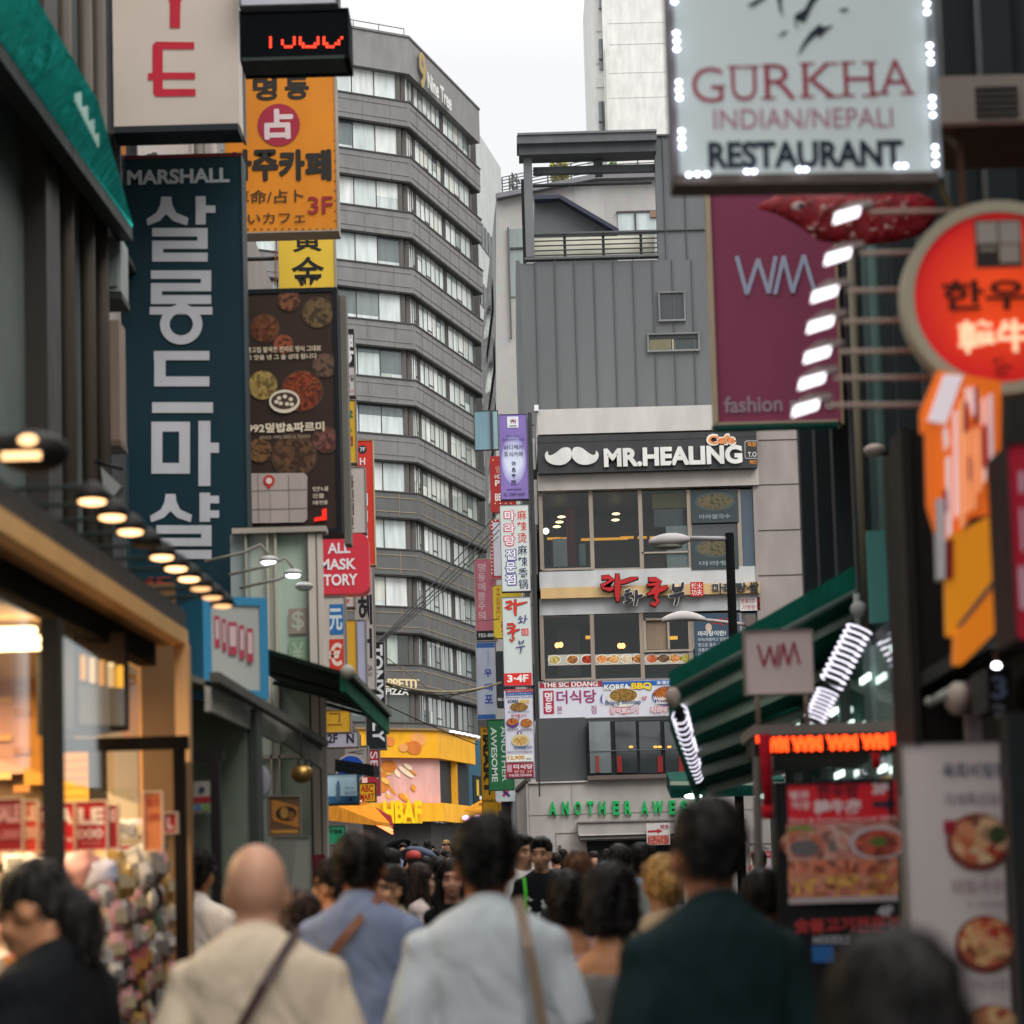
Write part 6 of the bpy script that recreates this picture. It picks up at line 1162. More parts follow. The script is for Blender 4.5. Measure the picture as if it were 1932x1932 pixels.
b = MB(); b.tube([at(1442, 1385, 10.3), at(1445, 1440, 10.3), at(1450, 1520, 10.3)], .026, 'cloth:#a8182c'); b.tube([at(1450, 1520, 10.3), at(1451, 1545, 10.3)], [.034, .03], 'cloth:#b01c2c'); centred(b, 'red_tassel', 'long red cloth tassel hanging from the left end of the kiosk', 'tassel', at(1450, 1545, 10.3))
b = MB(); b.tube([at(1652, 1420, 10.3), at(1654, 1450, 10.3)], [.02, .016], 'cloth:#b01c24'); centred(b, 'red_tassel', 'short red cloth tassel near the right end of the kiosk', 'tassel', at(1654, 1450, 10.3))
# green awning with light coils
A_, B_, C2, D_ = at(1264, 1300, 13), at(1615, 1112, 13), at(1690, 1400, 18), at(1322, 1492, 18)
o = thing('green_awning', 'large dark green retractable awning with pale ribs seen from below', 'awning', A_); b = MB(); G_ = 'cloth:#125c4e'
def quadpt(u, v): return A_.lerp(B_, u).lerp(D_.lerp(C2, u), v)
N_ = 12
for i in range(N_):
    v0, v1 = i / N_, (i + 1) / N_; sag = lambda v: Vector((0, 0, -.03 * abs(math.sin(v * math.pi * 4))))
    b.slab([quadpt(0, v0) + sag(v0), quadpt(1, v0) + sag(v0), quadpt(1, v1) + sag(v1), quadpt(0, v1) + sag(v1)], (0, .01, .03), G_)
b.slab([A_, B_, B_ + Vector((0, 0, .14)), A_ + Vector((0, 0, .1))], (0, .04, 0), G_); b.slab([quadpt(0, 0), quadpt(0, 1), quadpt(0, 1) - Vector((.02, 0, .1)), quadpt(0, .15) - Vector((.02, 0, .12))], (-.02, 0, 0), 'cloth:#3f8a72'); b.build('fabric', o)
b = MB()
for v, r_ in ((.06, .02), (.28, .028), (.48, .03), (.68, .03), (.9, .026)): b.tube([quadpt(.04, v) - Vector((0, .05, .07)), quadpt(.96, v) - Vector((0, .05, .07))], r_ * 1.35, '#d4dece', 8)
b.tube([A_ - Vector((0, .04, .02)), B_ - Vector((0, .04, .02))], .02, '#50605a'); b.ell(at(1270, 1316, 12.9), (.045, .05, .06), '#a8968c', 12, 8); b.tube([at(1616, 1120, 12.8), at(1620, 1195, 12.8)], .02, '#8f958f'); b.ell(at(1620, 1150, 12.8), (.05, .05, .05), '#9a9c98', 10, 6); b.build('frame', o)
def coil(name, lab, p, q, rad_, turns, wr):
    p, q = Vector(p), Vector(q); d = (q - p).normalized(); a = d.cross(Vector((0, 1, 0))).normalized(); c = d.cross(a); n = turns * 10
    b = MB(); b.tube([p + (q - p) * i / n + (a * math.cos(i * .6283) + c * math.sin(i * .6283)) * rad_ for i in range(n + 1)], wr, '*f4eeff:1.15', 5); b.tube([p, q], rad_ * .6, '#28302c', 8); return centred(b, name, lab, 'light coil', q)
coil('light_coil', 'white light rope coiled round the left awning arm', at(1282, 1345, 13.2), at(1316, 1468, 17.3), .05, 14, .0045); coil('light_coil', 'white light rope coiled round the right awning arm, upper length', at(1622, 1185, 12.4), at(1568, 1290, 12.4), .07, 10, .0055); coil('light_coil', 'white light rope coiled round the right awning arm, lower length', at(1562, 1304, 12.4), at(1535, 1362, 12.4), .06, 8, .0045)
b = MB(); p = [at(1266, 1478, 30), at(1480, 1470, 30), at(1480, 1500, 30), at(1266, 1506, 30)]; b.slab(p, (0, .8, .2), 'cloth:#0e4038'); q = at(1370, 1474, 29.9)
b.beam(at(1264, 1478, 29.9), at(1480, 1478, 29.9), .06, .05, '#8f988a'); o = centred(b, 'low_green_awning', 'lower dark green awning with a pale front bar behind the tall man', 'awning', p[3])
for i, x in enumerate((1308, 1440)):
    b = MB(); p = at(x, 1502, 29.5); b.ell(p, (.12, .1, .035), '*d8fff0:3', 10, 6); b.tube([p, p + Vector((0, .1, .15))], .02, '#808880', 5); centred(b, 'awning_lamp', ('left', 'right')[i] + ' flat white lamp under the low green awning', 'lamp', p)
board('open_poster', 'white OPEN poster with red food pictures behind the tall man', 1416, 1592, 1456, 1690, 26, '#b8b0ae', [('t', 'OPEN', 1421, 1597, 1450, 1605, '#404048', .02), ('r', 1417, 1606, 1455, 1618, '#a83038'), ('e', 1428, 1640, 16, 18, 'food:#a02c28,#c8a090,#d8c8c0,6'), ('t', '10:00', 1436, 1609, 1452, 1615, '#d8c8c8', 0)], th=.04, cat='poster')
b = MB()
for x in (1462, 1474): 
    p = at(x, 1550, 40); b.box((p.x - .06, 40, 0), (p.x + .06, 40.2, at(x, 1498, 40).z), '#3c4242')
centred(b, 'shop_gate', 'dark double posts of a shop gate right of the lamp pole', 'gate', (at(1468, 1550, 40).x, 40, 0))

# ------------------------------------------------------------------ street lamps and cables
def lamp_post(lab, px, py, Y, ax, lx0, lx1, ly0, ly1, hx):
    p = at(px, py, Y); k = Y / FPX; o = thing('street_lamp', lab, 'street lamp', (p.x, Y, ground(Y)), 0, 'street lamps')
    b = MB(); b.tube([(p.x, Y, ground(Y)), (p.x, Y, p.z)], hx * k, 'matte:#0b0c0d', 12); b.build('pole', o)
    c = at((lx0 + lx1) / 2, (ly0 + ly1) / 2, Y); rx = (lx1 - lx0) / 2 * k; rz_ = (ly1 - ly0) / 2 * k
    b = MB(); b.tube([at(px, ay_ := (ly0 + ly1) / 2 - 6, Y), at(lx1 - 6, ay_ - 1, Y)], 4.5 * k, '#8f8d90', 8); b.build('arm', o)
    b = MB(); rings = []
    for t in [i / 12 for i in range(13)]:
        x = c.x - rx + 2 * rx * t; pr = max(.05, math.sin(math.pi * min(1, (t * .9 + .05))) ** .6)
        rings.append([Vector((x, Y + .16 * pr * math.cos(a), c.z + (rz_ * (1.0 if math.sin(a) > 0 else .75)) * pr * math.sin(a) + .03 * t)) for a in [j * math.pi / 8 for j in range(16)]])
    b.loft(rings, '#9c9898'); b.build('head', o)
    b = MB(); b.ell((c.x - .02, Y, c.z - rz_ * .55), (rx * .72, .13, rz_ * .4), '#777a70', 14, 6); b.build('lens', o)
lamp_post('grey cobra head street lamp on a black pole, upper and nearer of the two', 1376, 1006, 38, 0, 1224, 1302, 1007, 1038, 8.5)
k_ = 46 / FPX; p = at(1415, 1172, 46); o = thing('street_lamp', 'pale cobra head street lamp below and behind the first one', 'street lamp', (p.x, 46, ground(46)), 0, 'street lamps')
b = MB(); b.tube([(p.x, 46, ground(46)), (p.x, 46, p.z)], .05, '#6a6664', 8); b.box(p - Vector((.09, .1, .12)), p + Vector((.1, .1, .12)), '#6e635c'); b.build('pole', o)
b = MB(); b.tube([at(1325, 1169, 46), at(1412, 1179, 46)], .035, '#a09a98', 8); b.build('arm', o)
b = MB(); rings = []
for t in [i / 12 for i in range(13)]:
    c = at(1249 + 82 * t, 1172 - 3 * math.sin(math.pi * t), 46); pr = math.sin(math.pi * min(1, t * .82 + .1)) ** .8
    rings.append([c + Vector((0, .15 * pr * math.cos(a), (.17 if math.sin(a) > 0 else .05) * pr * math.sin(a) + .02 * t)) for a in [j * math.pi / 7 for j in range(14)]])
b.loft(rings, '#a8a3a2'); b.build('head', o)
board('pole_sticker', 'small white notice wrapped round the black lamp pole', 1377, 1430, 1392, 1470, 37.8, '#8c929a', [('r', 1379, 1438, 1391, 1442, '#4a5878'), ('r', 1379, 1450, 1391, 1454, '#5a6880')], th=.02, rim=0, cat='notice')
cn = 0
for (x0, y0, x1, y1, sag, Y0, Y1, lab) in ((876, 1225, 936, 1116, 2, 60, 64, ''),):
    pass
labs = ['upper dark cable running from the hair sign up to the red pub sign', 'second dark cable close below the upper one', 'third dark cable of the same rising bundle', 'lowest dark cable of the rising bundle', 'thick pale cable sagging across the lane to the blue banded sign', 'thin dark cable sagging just under the thick pale one', 'thin pale cable slanting down to the right across the grey tower', 'thin black cable slanting down from the pizza letters', 'short drooping cable below the thick pale cable', 'thin cable sagging high above the pink clinic sign']
for i, (x0, y0, x1, y1, sag, Y0, Y1, r_) in enumerate(((706, 1218, 942, 965, 6, 44, 62, .013), (706, 1219, 945, 985, 10, 44, 62, .012), (706, 1220, 942, 1000, 14, 44, 62, .011), (706, 1222, 940, 1012, 18, 44, 62, .010), (726, 1287, 945, 1288, 36, 46, 60, .022), (727, 1291, 930, 1292, 40, 46, 60, .014), (706, 1222, 840, 1322, 3, 44, 62, .009), (728, 1330, 900, 1405, 4, 46, 62, .010), (765, 1294, 880, 1300, 40, 50, 60, .011), (838, 1165, 938, 1168, 10, 70, 62, .010))):
    b = MB(); pts = []
    for j in range(17):
        t = j / 16; Y = Y0 + (Y1 - Y0) * t; p = at(x0 + (x1 - x0) * t, y0 + (y1 - y0) * t + sag * 4 * t * (1 - t) * .5, Y); pts.append(p)
    b.tube(pts, r_ * 1.25, '#8a8060' if i in (4, 6) else '#0c0d0e', 6); centred(b, 'overhead_cable', labs[i], 'cable', pts[0], 'overhead cables across the lane')
# ------------------------------------------------------------------ people
TS = bpy.data.scenes.new('workbench')
def evaluated(mb, name, vox, smooth=3, disp=None, k=None):
    me = bpy.data.meshes.new(name); me.from_pydata(mb.v, [], mb.f); me.update()
    o = bpy.data.objects.new(name, me); TS.collection.objects.link(o)
    r_ = o.modifiers.new('r', 'REMESH'); r_.mode = 'VOXEL'; r_.voxel_size = vox
    if smooth: s_ = o.modifiers.new('s', 'SMOOTH'); s_.iterations = smooth; s_.factor = .5
    TS.view_layers[0].update(); dg = TS.view_layers[0].depsgraph
    if dg is None:
        with bpy.context.temp_override(scene=TS, view_layer=TS.view_layers[0]): dg = bpy.context.evaluated_depsgraph_get()
    dg.update(); ev = o.evaluated_get(dg)
    new = bpy.data.meshes.new_from_object(ev); bpy.data.objects.remove(o); bpy.data.meshes.remove(me)
    if disp:
        f, amp, st, sd = disp; n_ = len(new.vertices); new.update()
        for v in new.vertices:
            q = Vector((v.co.x * f, v.co.y * f, v.co.z * f * st)) + Vector((sd, sd, 0))
            v.co += v.normal * (noise.noise(q) * amp + noise.noise(q * 2.3) * amp * .4 + (amp * .55 if name == 'hair' else 0))
    for p in new.polygons: p.use_smooth = True
    new.materials.clear(); new.materials.append(M(k)); new.name = name; new.update()
    return new
def child(mesh, name, parent):
    o = bpy.data.objects.new(name, mesh); COL.objects.link(o); o.parent = parent; WM[o.name] = WM[parent.name]; return o
def ring(z, rx, ry, cy=0, cx=0, n=16, p=2.3, tl=0):
    out_ = []
    for i in range(n):
        a = 2 * math.pi * i / n; c, s_ = math.cos(a), math.sin(a)
        out_.append((cx + rx * math.copysign(abs(c) ** (2 / p), c), cy + ry * math.copysign(abs(s_) ** (2 / p), s_), z - tl * math.copysign(abs(s_) ** (2 / p), s_)))
    return out_
pn = [0]; used_straps = []; strap_words = ['a thin dark brown strap', 'a tan leather strap', 'a beige and black strap']; strap_bag = ['#3c2a28', '#6a4a34', 'cloth:#1c1e1e']
def person(x, ytop, Y, label, face=0, hair='short', hc='#17130f', skin='#b07a5a', top='#888888', sleeve=.6, bottom='#2a2c34', bulk=1.0, arms='down', H=None, strap=None, tilt=(0, 0), group=None, extra=None, neckline=0, shoulders=1.0, vox=None, hairside=1, capc=None):
    """Standing person, local +y is the way they face; face = degrees turned (0 looks away from the camera)."""
    pn[0] += 1; sd = pn[0] * 3.7
    p = at(x, ytop, Y); gz_ = ground(Y); Ht = H or max(1.45, min(1.9, p.z - gz_))
    o = thing('person', label, 'person', (p.x, Y, p.z - Ht), R(face), group); s = Ht / 1.72; o.scale = (s, s, s)
    near = Y < 12; mid = Y < 26
    vx = vox or (.013 if near else .018 if mid else .03)
    B_ = MB(False)
    tx, ty = R(tilt[0]), R(tilt[1])                     # nod forward, turn of the head
    HM = Matrix.Translation((0, -.01, 1.47)) @ Matrix.Rotation(-tx, 4, 'X') @ Matrix.Rotation(ty, 4, 'Z') @ Matrix.Translation((0, .01, -1.47))
    B_.T = HM
    B_.ell((0, -.012, 1.616), (.081, .098, .104), 'x', 20, 14); B_.ell((0, .022, 1.555), (.062, .072, .082), 'x', 16, 12); B_.ell((0, .062, 1.50), (.034, .03, .026), 'x', 12, 8)
    if mid:
        B_.loft([ring(z, a, b_, cy, n=8) for z, a, b_, cy in ((1.605, .008, .008, .086), (1.575, .012, .016, .096), (1.552, .018, .018, .099), (1.542, .014, .01, .092))], 'x')
        for sx in (1, -1): B_.ell((sx * .080, -.004, 1.578), (.012, .024, .034), 'x', 8, 8); B_.ell((sx * .04, .068, 1.56), (.026, .022, .024), 'x', 8, 6)
        B_.ell((0, .092, 1.522), (.024, .012, .009), 'x', 8, 6); B_.ell((0, .088, 1.622), (.05, .016, .012), 'x', 8, 6)
    B_.T = None
    bk = bulk
    B_.loft([ring(z, r_, r_ * 1.02, cy, n=14) for z, r_, cy in ((1.37, .075, -.025), (1.43, .066 * (.6 + .4 * bk), -.024), (1.48, .06 * (.6 + .4 * bk), -.012), (1.55, .058, -.004))], 'x')
    B_.loft([ring(z, rx * bk * shoulders, ry, -.02) for z, rx, ry in ((1.30, .13, .08), (1.38, .14, .075), (1.42, .10, .06), (1.44, .06, .05))], 'x')
    SW = .163 * bk * shoulders; J = {}
    for sx in (1, -1):
        S_ = Vector((sx * SW, -.02, 1.358))
        if arms == 'down': E_ = Vector((sx * (SW + .052), -.03, 1.11)); W_ = Vector((sx * (SW + .06), .06, .87))
        elif arms == 'phone' : E_ = Vector((sx * (SW + .06), .03, 1.14)); W_ = Vector((sx * .11, .24, 1.22))
        elif arms == 'up' : E_ = Vector((sx * (SW + .07), .10, 1.2)); W_ = Vector((sx * .1, .22, 1.48))
        elif arms == 'out' and sx == 1: E_ = Vector((SW + .17, -.03, 1.2)); W_ = Vector((SW + .27, .15, 1.08))
        else: E_ = Vector((sx * (SW + .052), -.03, 1.11)); W_ = Vector((sx * (SW + .06), .06, .87))
        J[sx] = (S_, E_, W_)
        B_.tube([S_ + Vector((-sx * .06, 0, -.01)), S_ + Vector((-sx * .015, 0, -.01)), S_.lerp(E_, .35), E_, E_.lerp(W_, .3), W_], [.04, .044, .044, .038, .037, .025], 'x', 10)
        d = (W_ - E_).normalized(); n_ = d.cross(Vector((sx, 0, 0))).normalized()
        if not mid: B_.ell(W_ + d * .07, (.03, .035, .06), 'x', 8, 6)
        else:
            B_.ell(W_ + d * .045, (.022, .04, .05), 'x', 10, 8, rot=d.to_track_quat('Z', 'X').to_matrix())
            sid = Vector((sx, 0, 0)).cross(d).normalized(); curl = Vector((-sx, 0, 0)) * .35
            for q, l in ((-.03, .062), (-.01, .075), (.01, .07), (.03, .055)):
                a = W_ + d * .075 + sid * q; c1 = a + (d + curl * .5).normalized() * l * .55; B_.tube([a, c1, c1 + (d + curl * 2).normalized() * l * .5], [.010, .0095, .008], 'x', 6)
            a = W_ + d * .03 + sid * .035; B_.tube([a, a + (d + sid * .8).normalized() * .035, a + (d * 1.3 + sid * .6).normalized() * .065], [.012, .011, .009], 'x', 6)
    child(evaluated(B_, 'body', vx * .85, 2, k='skin:' + skin), 'body', o)
    # shirt
    T_ = MB(False); nk = 1.455 - neckline
    rs = [(.84, .168, .128, 0), (.95, .168, .13, 0), (1.08, .16, .12, 0), (1.2, .165, .122, -.005), (1.29, .178, .124, -.015), (1.35, .185, .12, -.02), (1.395, .176, .112, -.026), (1.422, .158, .105, -.03)]
    if neckline < .04: rs += [(1.442, .134, .096, -.03), (1.457, .108, .087, -.029), (1.466, .085, .077, -.026), (1.479 - neckline, .068, .069, -.022)]
    else: rs = rs[:5] + [(1.34, .17, .11, -.02)]
    T_.loft([ring(z, rx * bk * (shoulders if z > 1.15 else 1), ry * (.7 + .3 * bk), cy, n=22, tl=.03 if z > 1.47 else .024 if z > 1.46 else .013 if z > 1.45 else 0) for z, rx, ry, cy in rs], 'x')
    if sleeve > 0:
        for sx in (1, -1):
            S_, E_, W_ = J[sx]; pts = [S_ + Vector((-sx * .07, 0, .012)), S_ + Vector((-sx * .012, 0, .0))]; f = sleeve
            loose = .016 if f < 1 else .010
            if f <= 1: pts += [S_.lerp(E_, f * .5), S_.lerp(E_, f)]; rd = [.06, .064, .064 + loose * .3, .062 + loose]
            else: pts += [S_.lerp(E_, .5), E_, E_.lerp(W_, min(1, f - 1) * .5), E_.lerp(W_, min(1, f - 1))]; rd = [.062, .061, .058, .054, .05, .045]
            T_.tube(pts, [r_ * (.75 + .25 * bk) for r_ in rd], 'x', 14); T_.ell(S_ + Vector((sx * .004, 0, .002)), (.06, .066, .062), 'x', 14, 10)
    child(evaluated(T_, 'shirt', vx, 9, (9, .008 if near else .006, .4, sd), 'cloth:' + top), 'shirt', o)
    if near and neckline < .04 and sleeve > 0:      # ribbed collar
        K_ = MB(False); n_ = 28; z0 = 1.479 - neckline; pr = [[(rx * math.cos(2 * math.pi * j / n_), -.022 + rx * 1.02 * math.sin(2 * math.pi * j / n_), z0 + dz - .03 * math.sin(2 * math.pi * j / n_)) for j in range(n_)] for rx, dz in ((.073, -.016), (.0745, -.004), (.071, .006), (.064, .006))]
        K_.loft(pr, 'cloth:' + top); K_.build('collar', o)
    # trousers and shoes
    if vox is None or True:
        L_ = MB(False); L_.loft([ring(z, rx * bk, ry, 0, n=18) for z, rx, ry in ((1.0, .15, .105), (.92, .165, .115), (.84, .165, .115), (.78, .12, .1))], 'x')
        for sx in (1, -1): L_.tube([(sx * .085, 0, .88), (sx * .09, .0, .5), (sx * .095, -.015, .1)], [.095, .072, .058], 'x', 12)
        child(evaluated(L_, 'trousers', .02 if mid else .03, 3, k='cloth:' + bottom), 'trousers', o)
        for sx in (1, -1):
            F_ = MB(False); F_.ell((sx * .097, .05, .045), (.048, .13, .045), '#2c2a2a', 10, 8); F_.build('shoe', o)
    # hair
    if hair != 'bald':
        Hh = MB(False); Hh.T = HM
        if hair == 'short':
            Hh.ell((0, -.022, 1.645), (.089, .104, .095), 'x', 18, 12); Hh.ell((0, -.056, 1.598), (.074, .06, .07), 'x', 14, 10); Hh.ell((0, .045, 1.69), (.066, .05, .034), 'x', 14, 8)
        elif hair == 'crop':
            Hh.ell((0, -.018, 1.632), (.0815, .1, .097), 'x', 18, 12); Hh.ell((0, -.052, 1.59), (.07, .056, .055), 'x', 14, 10)
        elif hair == 'thin':      # bald crown
            Hh.ell((0, -.034, 1.628), (.085, .092, .086), 'x', 18, 12); Hh.ell((0, -.056, 1.578), (.07, .055, .05), 'x', 14, 10); Hh.ell((.0, .04, 1.685), (.05, .04, .02), 'x', 12, 8)
        elif hair == 'bob':
            Hh.ell((0, -.02, 1.635), (.092, .106, .096), 'x', 18, 12); Hh.loft([ring(z, rx, ry, cy) for z, rx, ry, cy in ((1.475, .06, .035, -.05), (1.50, .084, .055, -.05), (1.545, .096, .076, -.042), (1.60, .096, .09, -.033), (1.68, .084, .09, -.02))], 'x')
        elif hair in ('long', 'wavy'):
            wv = .012 if hair == 'wavy' else 0
            Hh.ell((0, -.02, 1.636), (.089, .104, .096), 'x', 18, 12); Hh.loft([ring(z, rx + wv * math.sin(z * 40), ry, cy) for z, rx, ry, cy in ((1.20, .07, .03, -.11), (1.30, .1, .045, -.105), (1.42, .108, .055, -.075), (1.52, .098, .072, -.05), (1.64, .086, .085, -.025))], 'x')
            for sx in (1, -1): Hh.tube([(sx * .075, .035, 1.66), (sx * .088, .03, 1.58), (sx * .09, .03, 1.48), (sx * .085, .05, 1.36), (sx * .08, .05, 1.28)], [.018, .024, .026, .024, .012], 'x', 8)
        elif hair == 'bun':
            Hh.ell((0, -.022, 1.638), (.086, .102, .093), 'x', 18, 12); Hh.ell((0, -.06, 1.57), (.068, .05, .055), 'x', 14, 10); Hh.ell((0, -.125, 1.60), (.04, .04, .04), 'x', 12, 8)
        elif hair == 'pony':
            Hh.ell((0, -.022, 1.638), (.087, .102, .093), 'x', 18, 12); Hh.ell((0, -.06, 1.57), (.07, .05, .06), 'x', 14, 10); Hh.tube([(0, -.085, 1.60), (0, -.115, 1.53), (0, -.10, 1.45), (0, -.085, 1.38)], [.055, .062, .058, .03], 'x', 12)
        hm = evaluated(Hh, 'hair', vx * .85, 2, (36, .010, .45, sd) if near else (26, .006, .4, sd), 'hair:' + hc)
        if mid:          # loose tufts that break the outline of the hair
            r3 = random.Random(int(sd * 10)); hm.update(); V = [(v.co.copy(), v.normal.copy()) for v in hm.vertices]; nv0 = len(V); vs = [tuple(c) for c, _ in V]; fs = [tuple(p.vertices) for p in hm.polygons]
            for _ in range(900 if near else 300):
                c, nn = V[r3.randrange(nv0)]; dn = Vector((nn.x * .5 + r3.uniform(-.35, .35), nn.y * .5 + r3.uniform(-.35, .35), nn.z * .35 - .75 + r3.uniform(-.3, .3))).normalized(); l = r3.uniform(.007, .018) if hair in ('short', 'crop', 'thin') else r3.uniform(.014, .032); sd2 = dn.cross(nn).normalized() * r3.uniform(.002, .005); q = len(vs); m2 = c + nn * .007 + dn * l * .5
                vs += [tuple(c - sd2 - nn * .003), tuple(c + sd2 - nn * .003), tuple(m2 + sd2 * .7), tuple(m2 - sd2 * .7), tuple(c + dn * l + nn * .004)]; fs += [(q, q + 1, q + 2, q + 3), (q + 3, q + 2, q + 4)]
            h2 = bpy.data.meshes.new('hair'); h2.from_pydata(vs, [], fs); h2.materials.append(M('hair:' + hc)); h2.polygons.foreach_set('use_smooth', [True] * len(fs)); h2.update(); bpy.data.meshes.remove(hm); hm = h2
        child(hm, 'hair', o)
    if capc:
        C_ = MB(False); C_.T = HM
        C_.loft([ring(z, rx, rx * 1.12, -.018) for z, rx in ((1.640, .093), (1.69, .09), (1.725, .07), (1.742, .03))], capc)
        if capc == '#b08a5c': C_.loft([ring(z, rx, rx, -.01) for z, rx in ((1.640, .15), (1.648, .15), (1.655, .09))], capc)
        else: C_.loft([ring(z, .07, .07, .09) for z in (1.645, 1.656)], capc)
        C_.build('hat', o)
    if mid and abs((face % 360) - 0) > 40 and not (abs((face % 360) - 360) < 40):
        for sx in (1, -1):
            E_ = MB(False); E_.T = HM; E_.ell((sx * .032, .083, 1.592), (.0115, .007, .0045), '#8e8078', 10, 6); E_.ell((sx * .032, .088, 1.592), (.006, .004, .0048), '#1a1210', 8, 6); E_.build('eye', o)
            E_ = MB(False); E_.T = HM; E_.tube([(sx * .014, .093, 1.614), (sx * .034, .09, 1.62), (sx * .052, .076, 1.614)], [.004, .0045, .002], '#1c1512', 6); E_.build('eyebrow', o)
        E_ = MB(False); E_.T = HM; E_.tube([(-.022, .095, 1.523), (0, .105, 1.5235), (.022, .095, 1.523)], [.003, .007, .003], '#8a3f3a', 6); E_.build('mouth', o)
    if strap:
        col, a, b_, wd = strap; S2 = MB(False); pts = []
        bo = thing('crossbody_bag', 'bag worn by the ' + label.split(' with ')[0].split(' in ')[0] + ' with ' + strap_words[len(used_straps)], 'bag', o.location, R(face)); bo.scale = o.scale; used_straps.append(1)
        for i in range(15):
            t = i / 14; xx = a[0] + (b_[0] - a[0]) * t; z = a[1] + (b_[1] - a[1]) * t; ww = .205 * bk * shoulders
            yy = -.024 - .134 * (.7 + .3 * bk) * max(0, 1 - (abs(xx) / ww) ** 2.6) ** (1 / 2.6) * (1 if z < 1.36 else max(.35, 1 - (z - 1.36) / .2))
            pts.append(Vector((xx, yy - .012, z)))
        dx = (pts[-1] - pts[0]).normalized(); sd_ = Vector((-dx.z, 0, dx.x)) * wd / 2
        for p1, p2 in zip(pts, pts[1:]): S2.slab([p1 - sd_, p1 + sd_, p2 + sd_, p2 - sd_], (0, -.006, 0), col)
        S2.build('strap', bo); e_ = pts[-1]
        S2 = MB(False); S2.loft([ring(e_.z - .05 + dz * .075, .11 * q, .05 * q, e_.y - .03, e_.x + (.03 if e_.x > 0 else -.03), p=3.5) for dz, q in ((-1, .8), (-.85, .95), (0, 1), (.85, .95), (1, .8))], strap_bag[len(used_straps) - 1]); S2.build('pouch', bo)
    if extra: extra(o)
    return o
GR = 'people walking up the lane with their backs turned'
def bag(col, c, r_, name='shoulder_bag'):
    def f(o):
        b = MB(False); b.loft([ring(c[2] + dz * r_[2], r_[0] * q, r_[1] * q, c[1], c[0], p=3.5) for dz, q in ((-1, .8), (-.9, .95), (0, 1), (.85, .93), (1, .75))], col)
        h = b.build(name, None, 'black bag hanging at the side of the broad faced man in white', 'bag'); h.location = o.location; h.rotation_euler = o.rotation_euler; h.scale = o.scale
    return f
def shirt_print(o):
    b = MB(False); rr = random.Random(4)
    for i in range(16):
        x0, z0 = rr.uniform(-.08, .12), rr.uniform(1.02, 1.3); y0 = .118 + .002 * (i % 3); w_, h = rr.uniform(.008, .03), rr.uniform(.006, .03)
        b.add([(x0 - w_, y0, z0), (x0, y0 + .004, z0 - h), (x0 + w_, y0, z0), (x0, y0 + .004, z0 + h)], [(0, 1, 2, 3)], '#c8ccc4')
    b.build('print', [c for c in o.children if c.name.startswith('shirt')][0])
    b = MB(False)
    for p1, p2 in (((.13, .10, 1.42), (.12, .125, 1.3)), ((.12, .125, 1.3), (.13, .125, 1.1)), ((.13, .125, 1.1), (.17, .1, .92))): b.beam(p1, p2, .028, .012, '#4fc432')
    h = b.build('shoulder_bag', None, 'bright green bag strap over the shoulder of the young man in black', 'bag'); h.location = o.location; h.rotation_euler = o.rotation_euler; h.scale = o.scale

# front row
person(88, 1622, 6.0, 'woman in a black top with black tied hair looking down to the left', 60, 'pony', '#120f0e', '#b07a58', '#15171a', 1.6, '#1c1c20', 1.08, arms='down', tilt=(24, 22), neckline=.0)
person(484, 1592, 5.9, 'bald man in a beige t-shirt with a thin brown bag strap across his back', 0, 'bald', skin='#b0846c', top='#bfae98', sleeve=.72, bottom='#3a3c44', bulk=1.13, strap=('#3c2a28', (.115, 1.49), (-.17, 1.0), .026), group=GR)
person(680, 1567, 7.9, 'man with thinning black hair in a blue grey shirt with a tan strap', -8, 'thin', '#16120f', '#9a6042', '#76809a', .8, '#2c3040', bulk=1.02, strap=('#7a4c34', (.09, 1.5), (-.2, 1.14), .03), group=GR)
person(914, 1549, 6.5, 'man with thick black hair in a loose pale grey t-shirt with a shoulder bag', 3, 'short', '#100e0d', '#9a5c40', '#b0b6ba', .95, '#40444c', bulk=1.08, arms='down', strap=('#7d6a5a', (.085, 1.5), (.16, 1.02), .03), group=GR)
person(1332, 1512, 5.35, 'tall man with cropped black hair in a dark green t-shirt', 14, 'crop', '#0f0d0c', '#8e5a42', '#0f1f21', .9, '#20242a', bulk=1.0, arms='down', group=GR)
person(1678, 1764, 2.75, 'dark haired head close to the camera at the lower right', 10, 'bob', '#080605', '#8e6048', '#1a1a1e', .8, '#202024', bulk=.95, group=GR, H=1.44)
person(1149, 1632, 7.4, 'woman with a black bob in a grey tank top and bare shoulders', 4, 'bob', '#131010', '#b5815f', '#6c6866', 0, '#4a4a50', bulk=.86, neckline=.12, arms='down', group=GR)
person(1068, 1646, 9.5, 'black haired woman in a pink tan top beside the woman in the tank top', 12, 'bob', '#14100e', '#b88264', '#b08a84', .5, '#3a3a40', bulk=.85, neckline=.05, group=GR)
person(1247, 1616, 9.6, 'woman with tied blond hair and a cream top left of the tall man', 15, 'bun', '#a8824e', '#c09070', '#b09a80', .6, '#4a4a50', bulk=.9, group=GR, neckline=.03)
person(1088, 1606, 12, 'man with short brown hair behind the black haired women', 5, 'crop', '#4a3022', '#a8765a', '#2c2e32', .8, bulk=1, group=GR)
person(1166, 1591, 14, 'man with a balding crown in a white t-shirt near the shutter', 8, 'thin', '#1a1614', '#b08268', '#b8b6b4', .8, bulk=1, group=GR)
person(1214, 1595, 15, 'black haired man turned to the right in a pale blue shirt', -50, 'short', '#14110f', '#b08264', '#a8b0c0', .8, bulk=1, group=GR)
person(1437, 1642, 8.5, 'dark haired person with a grey brown collar half hidden by the tall man', -6, 'crop', '#120f0d', '#8e6048', '#4a4440', .9, bulk=1, group=GR)
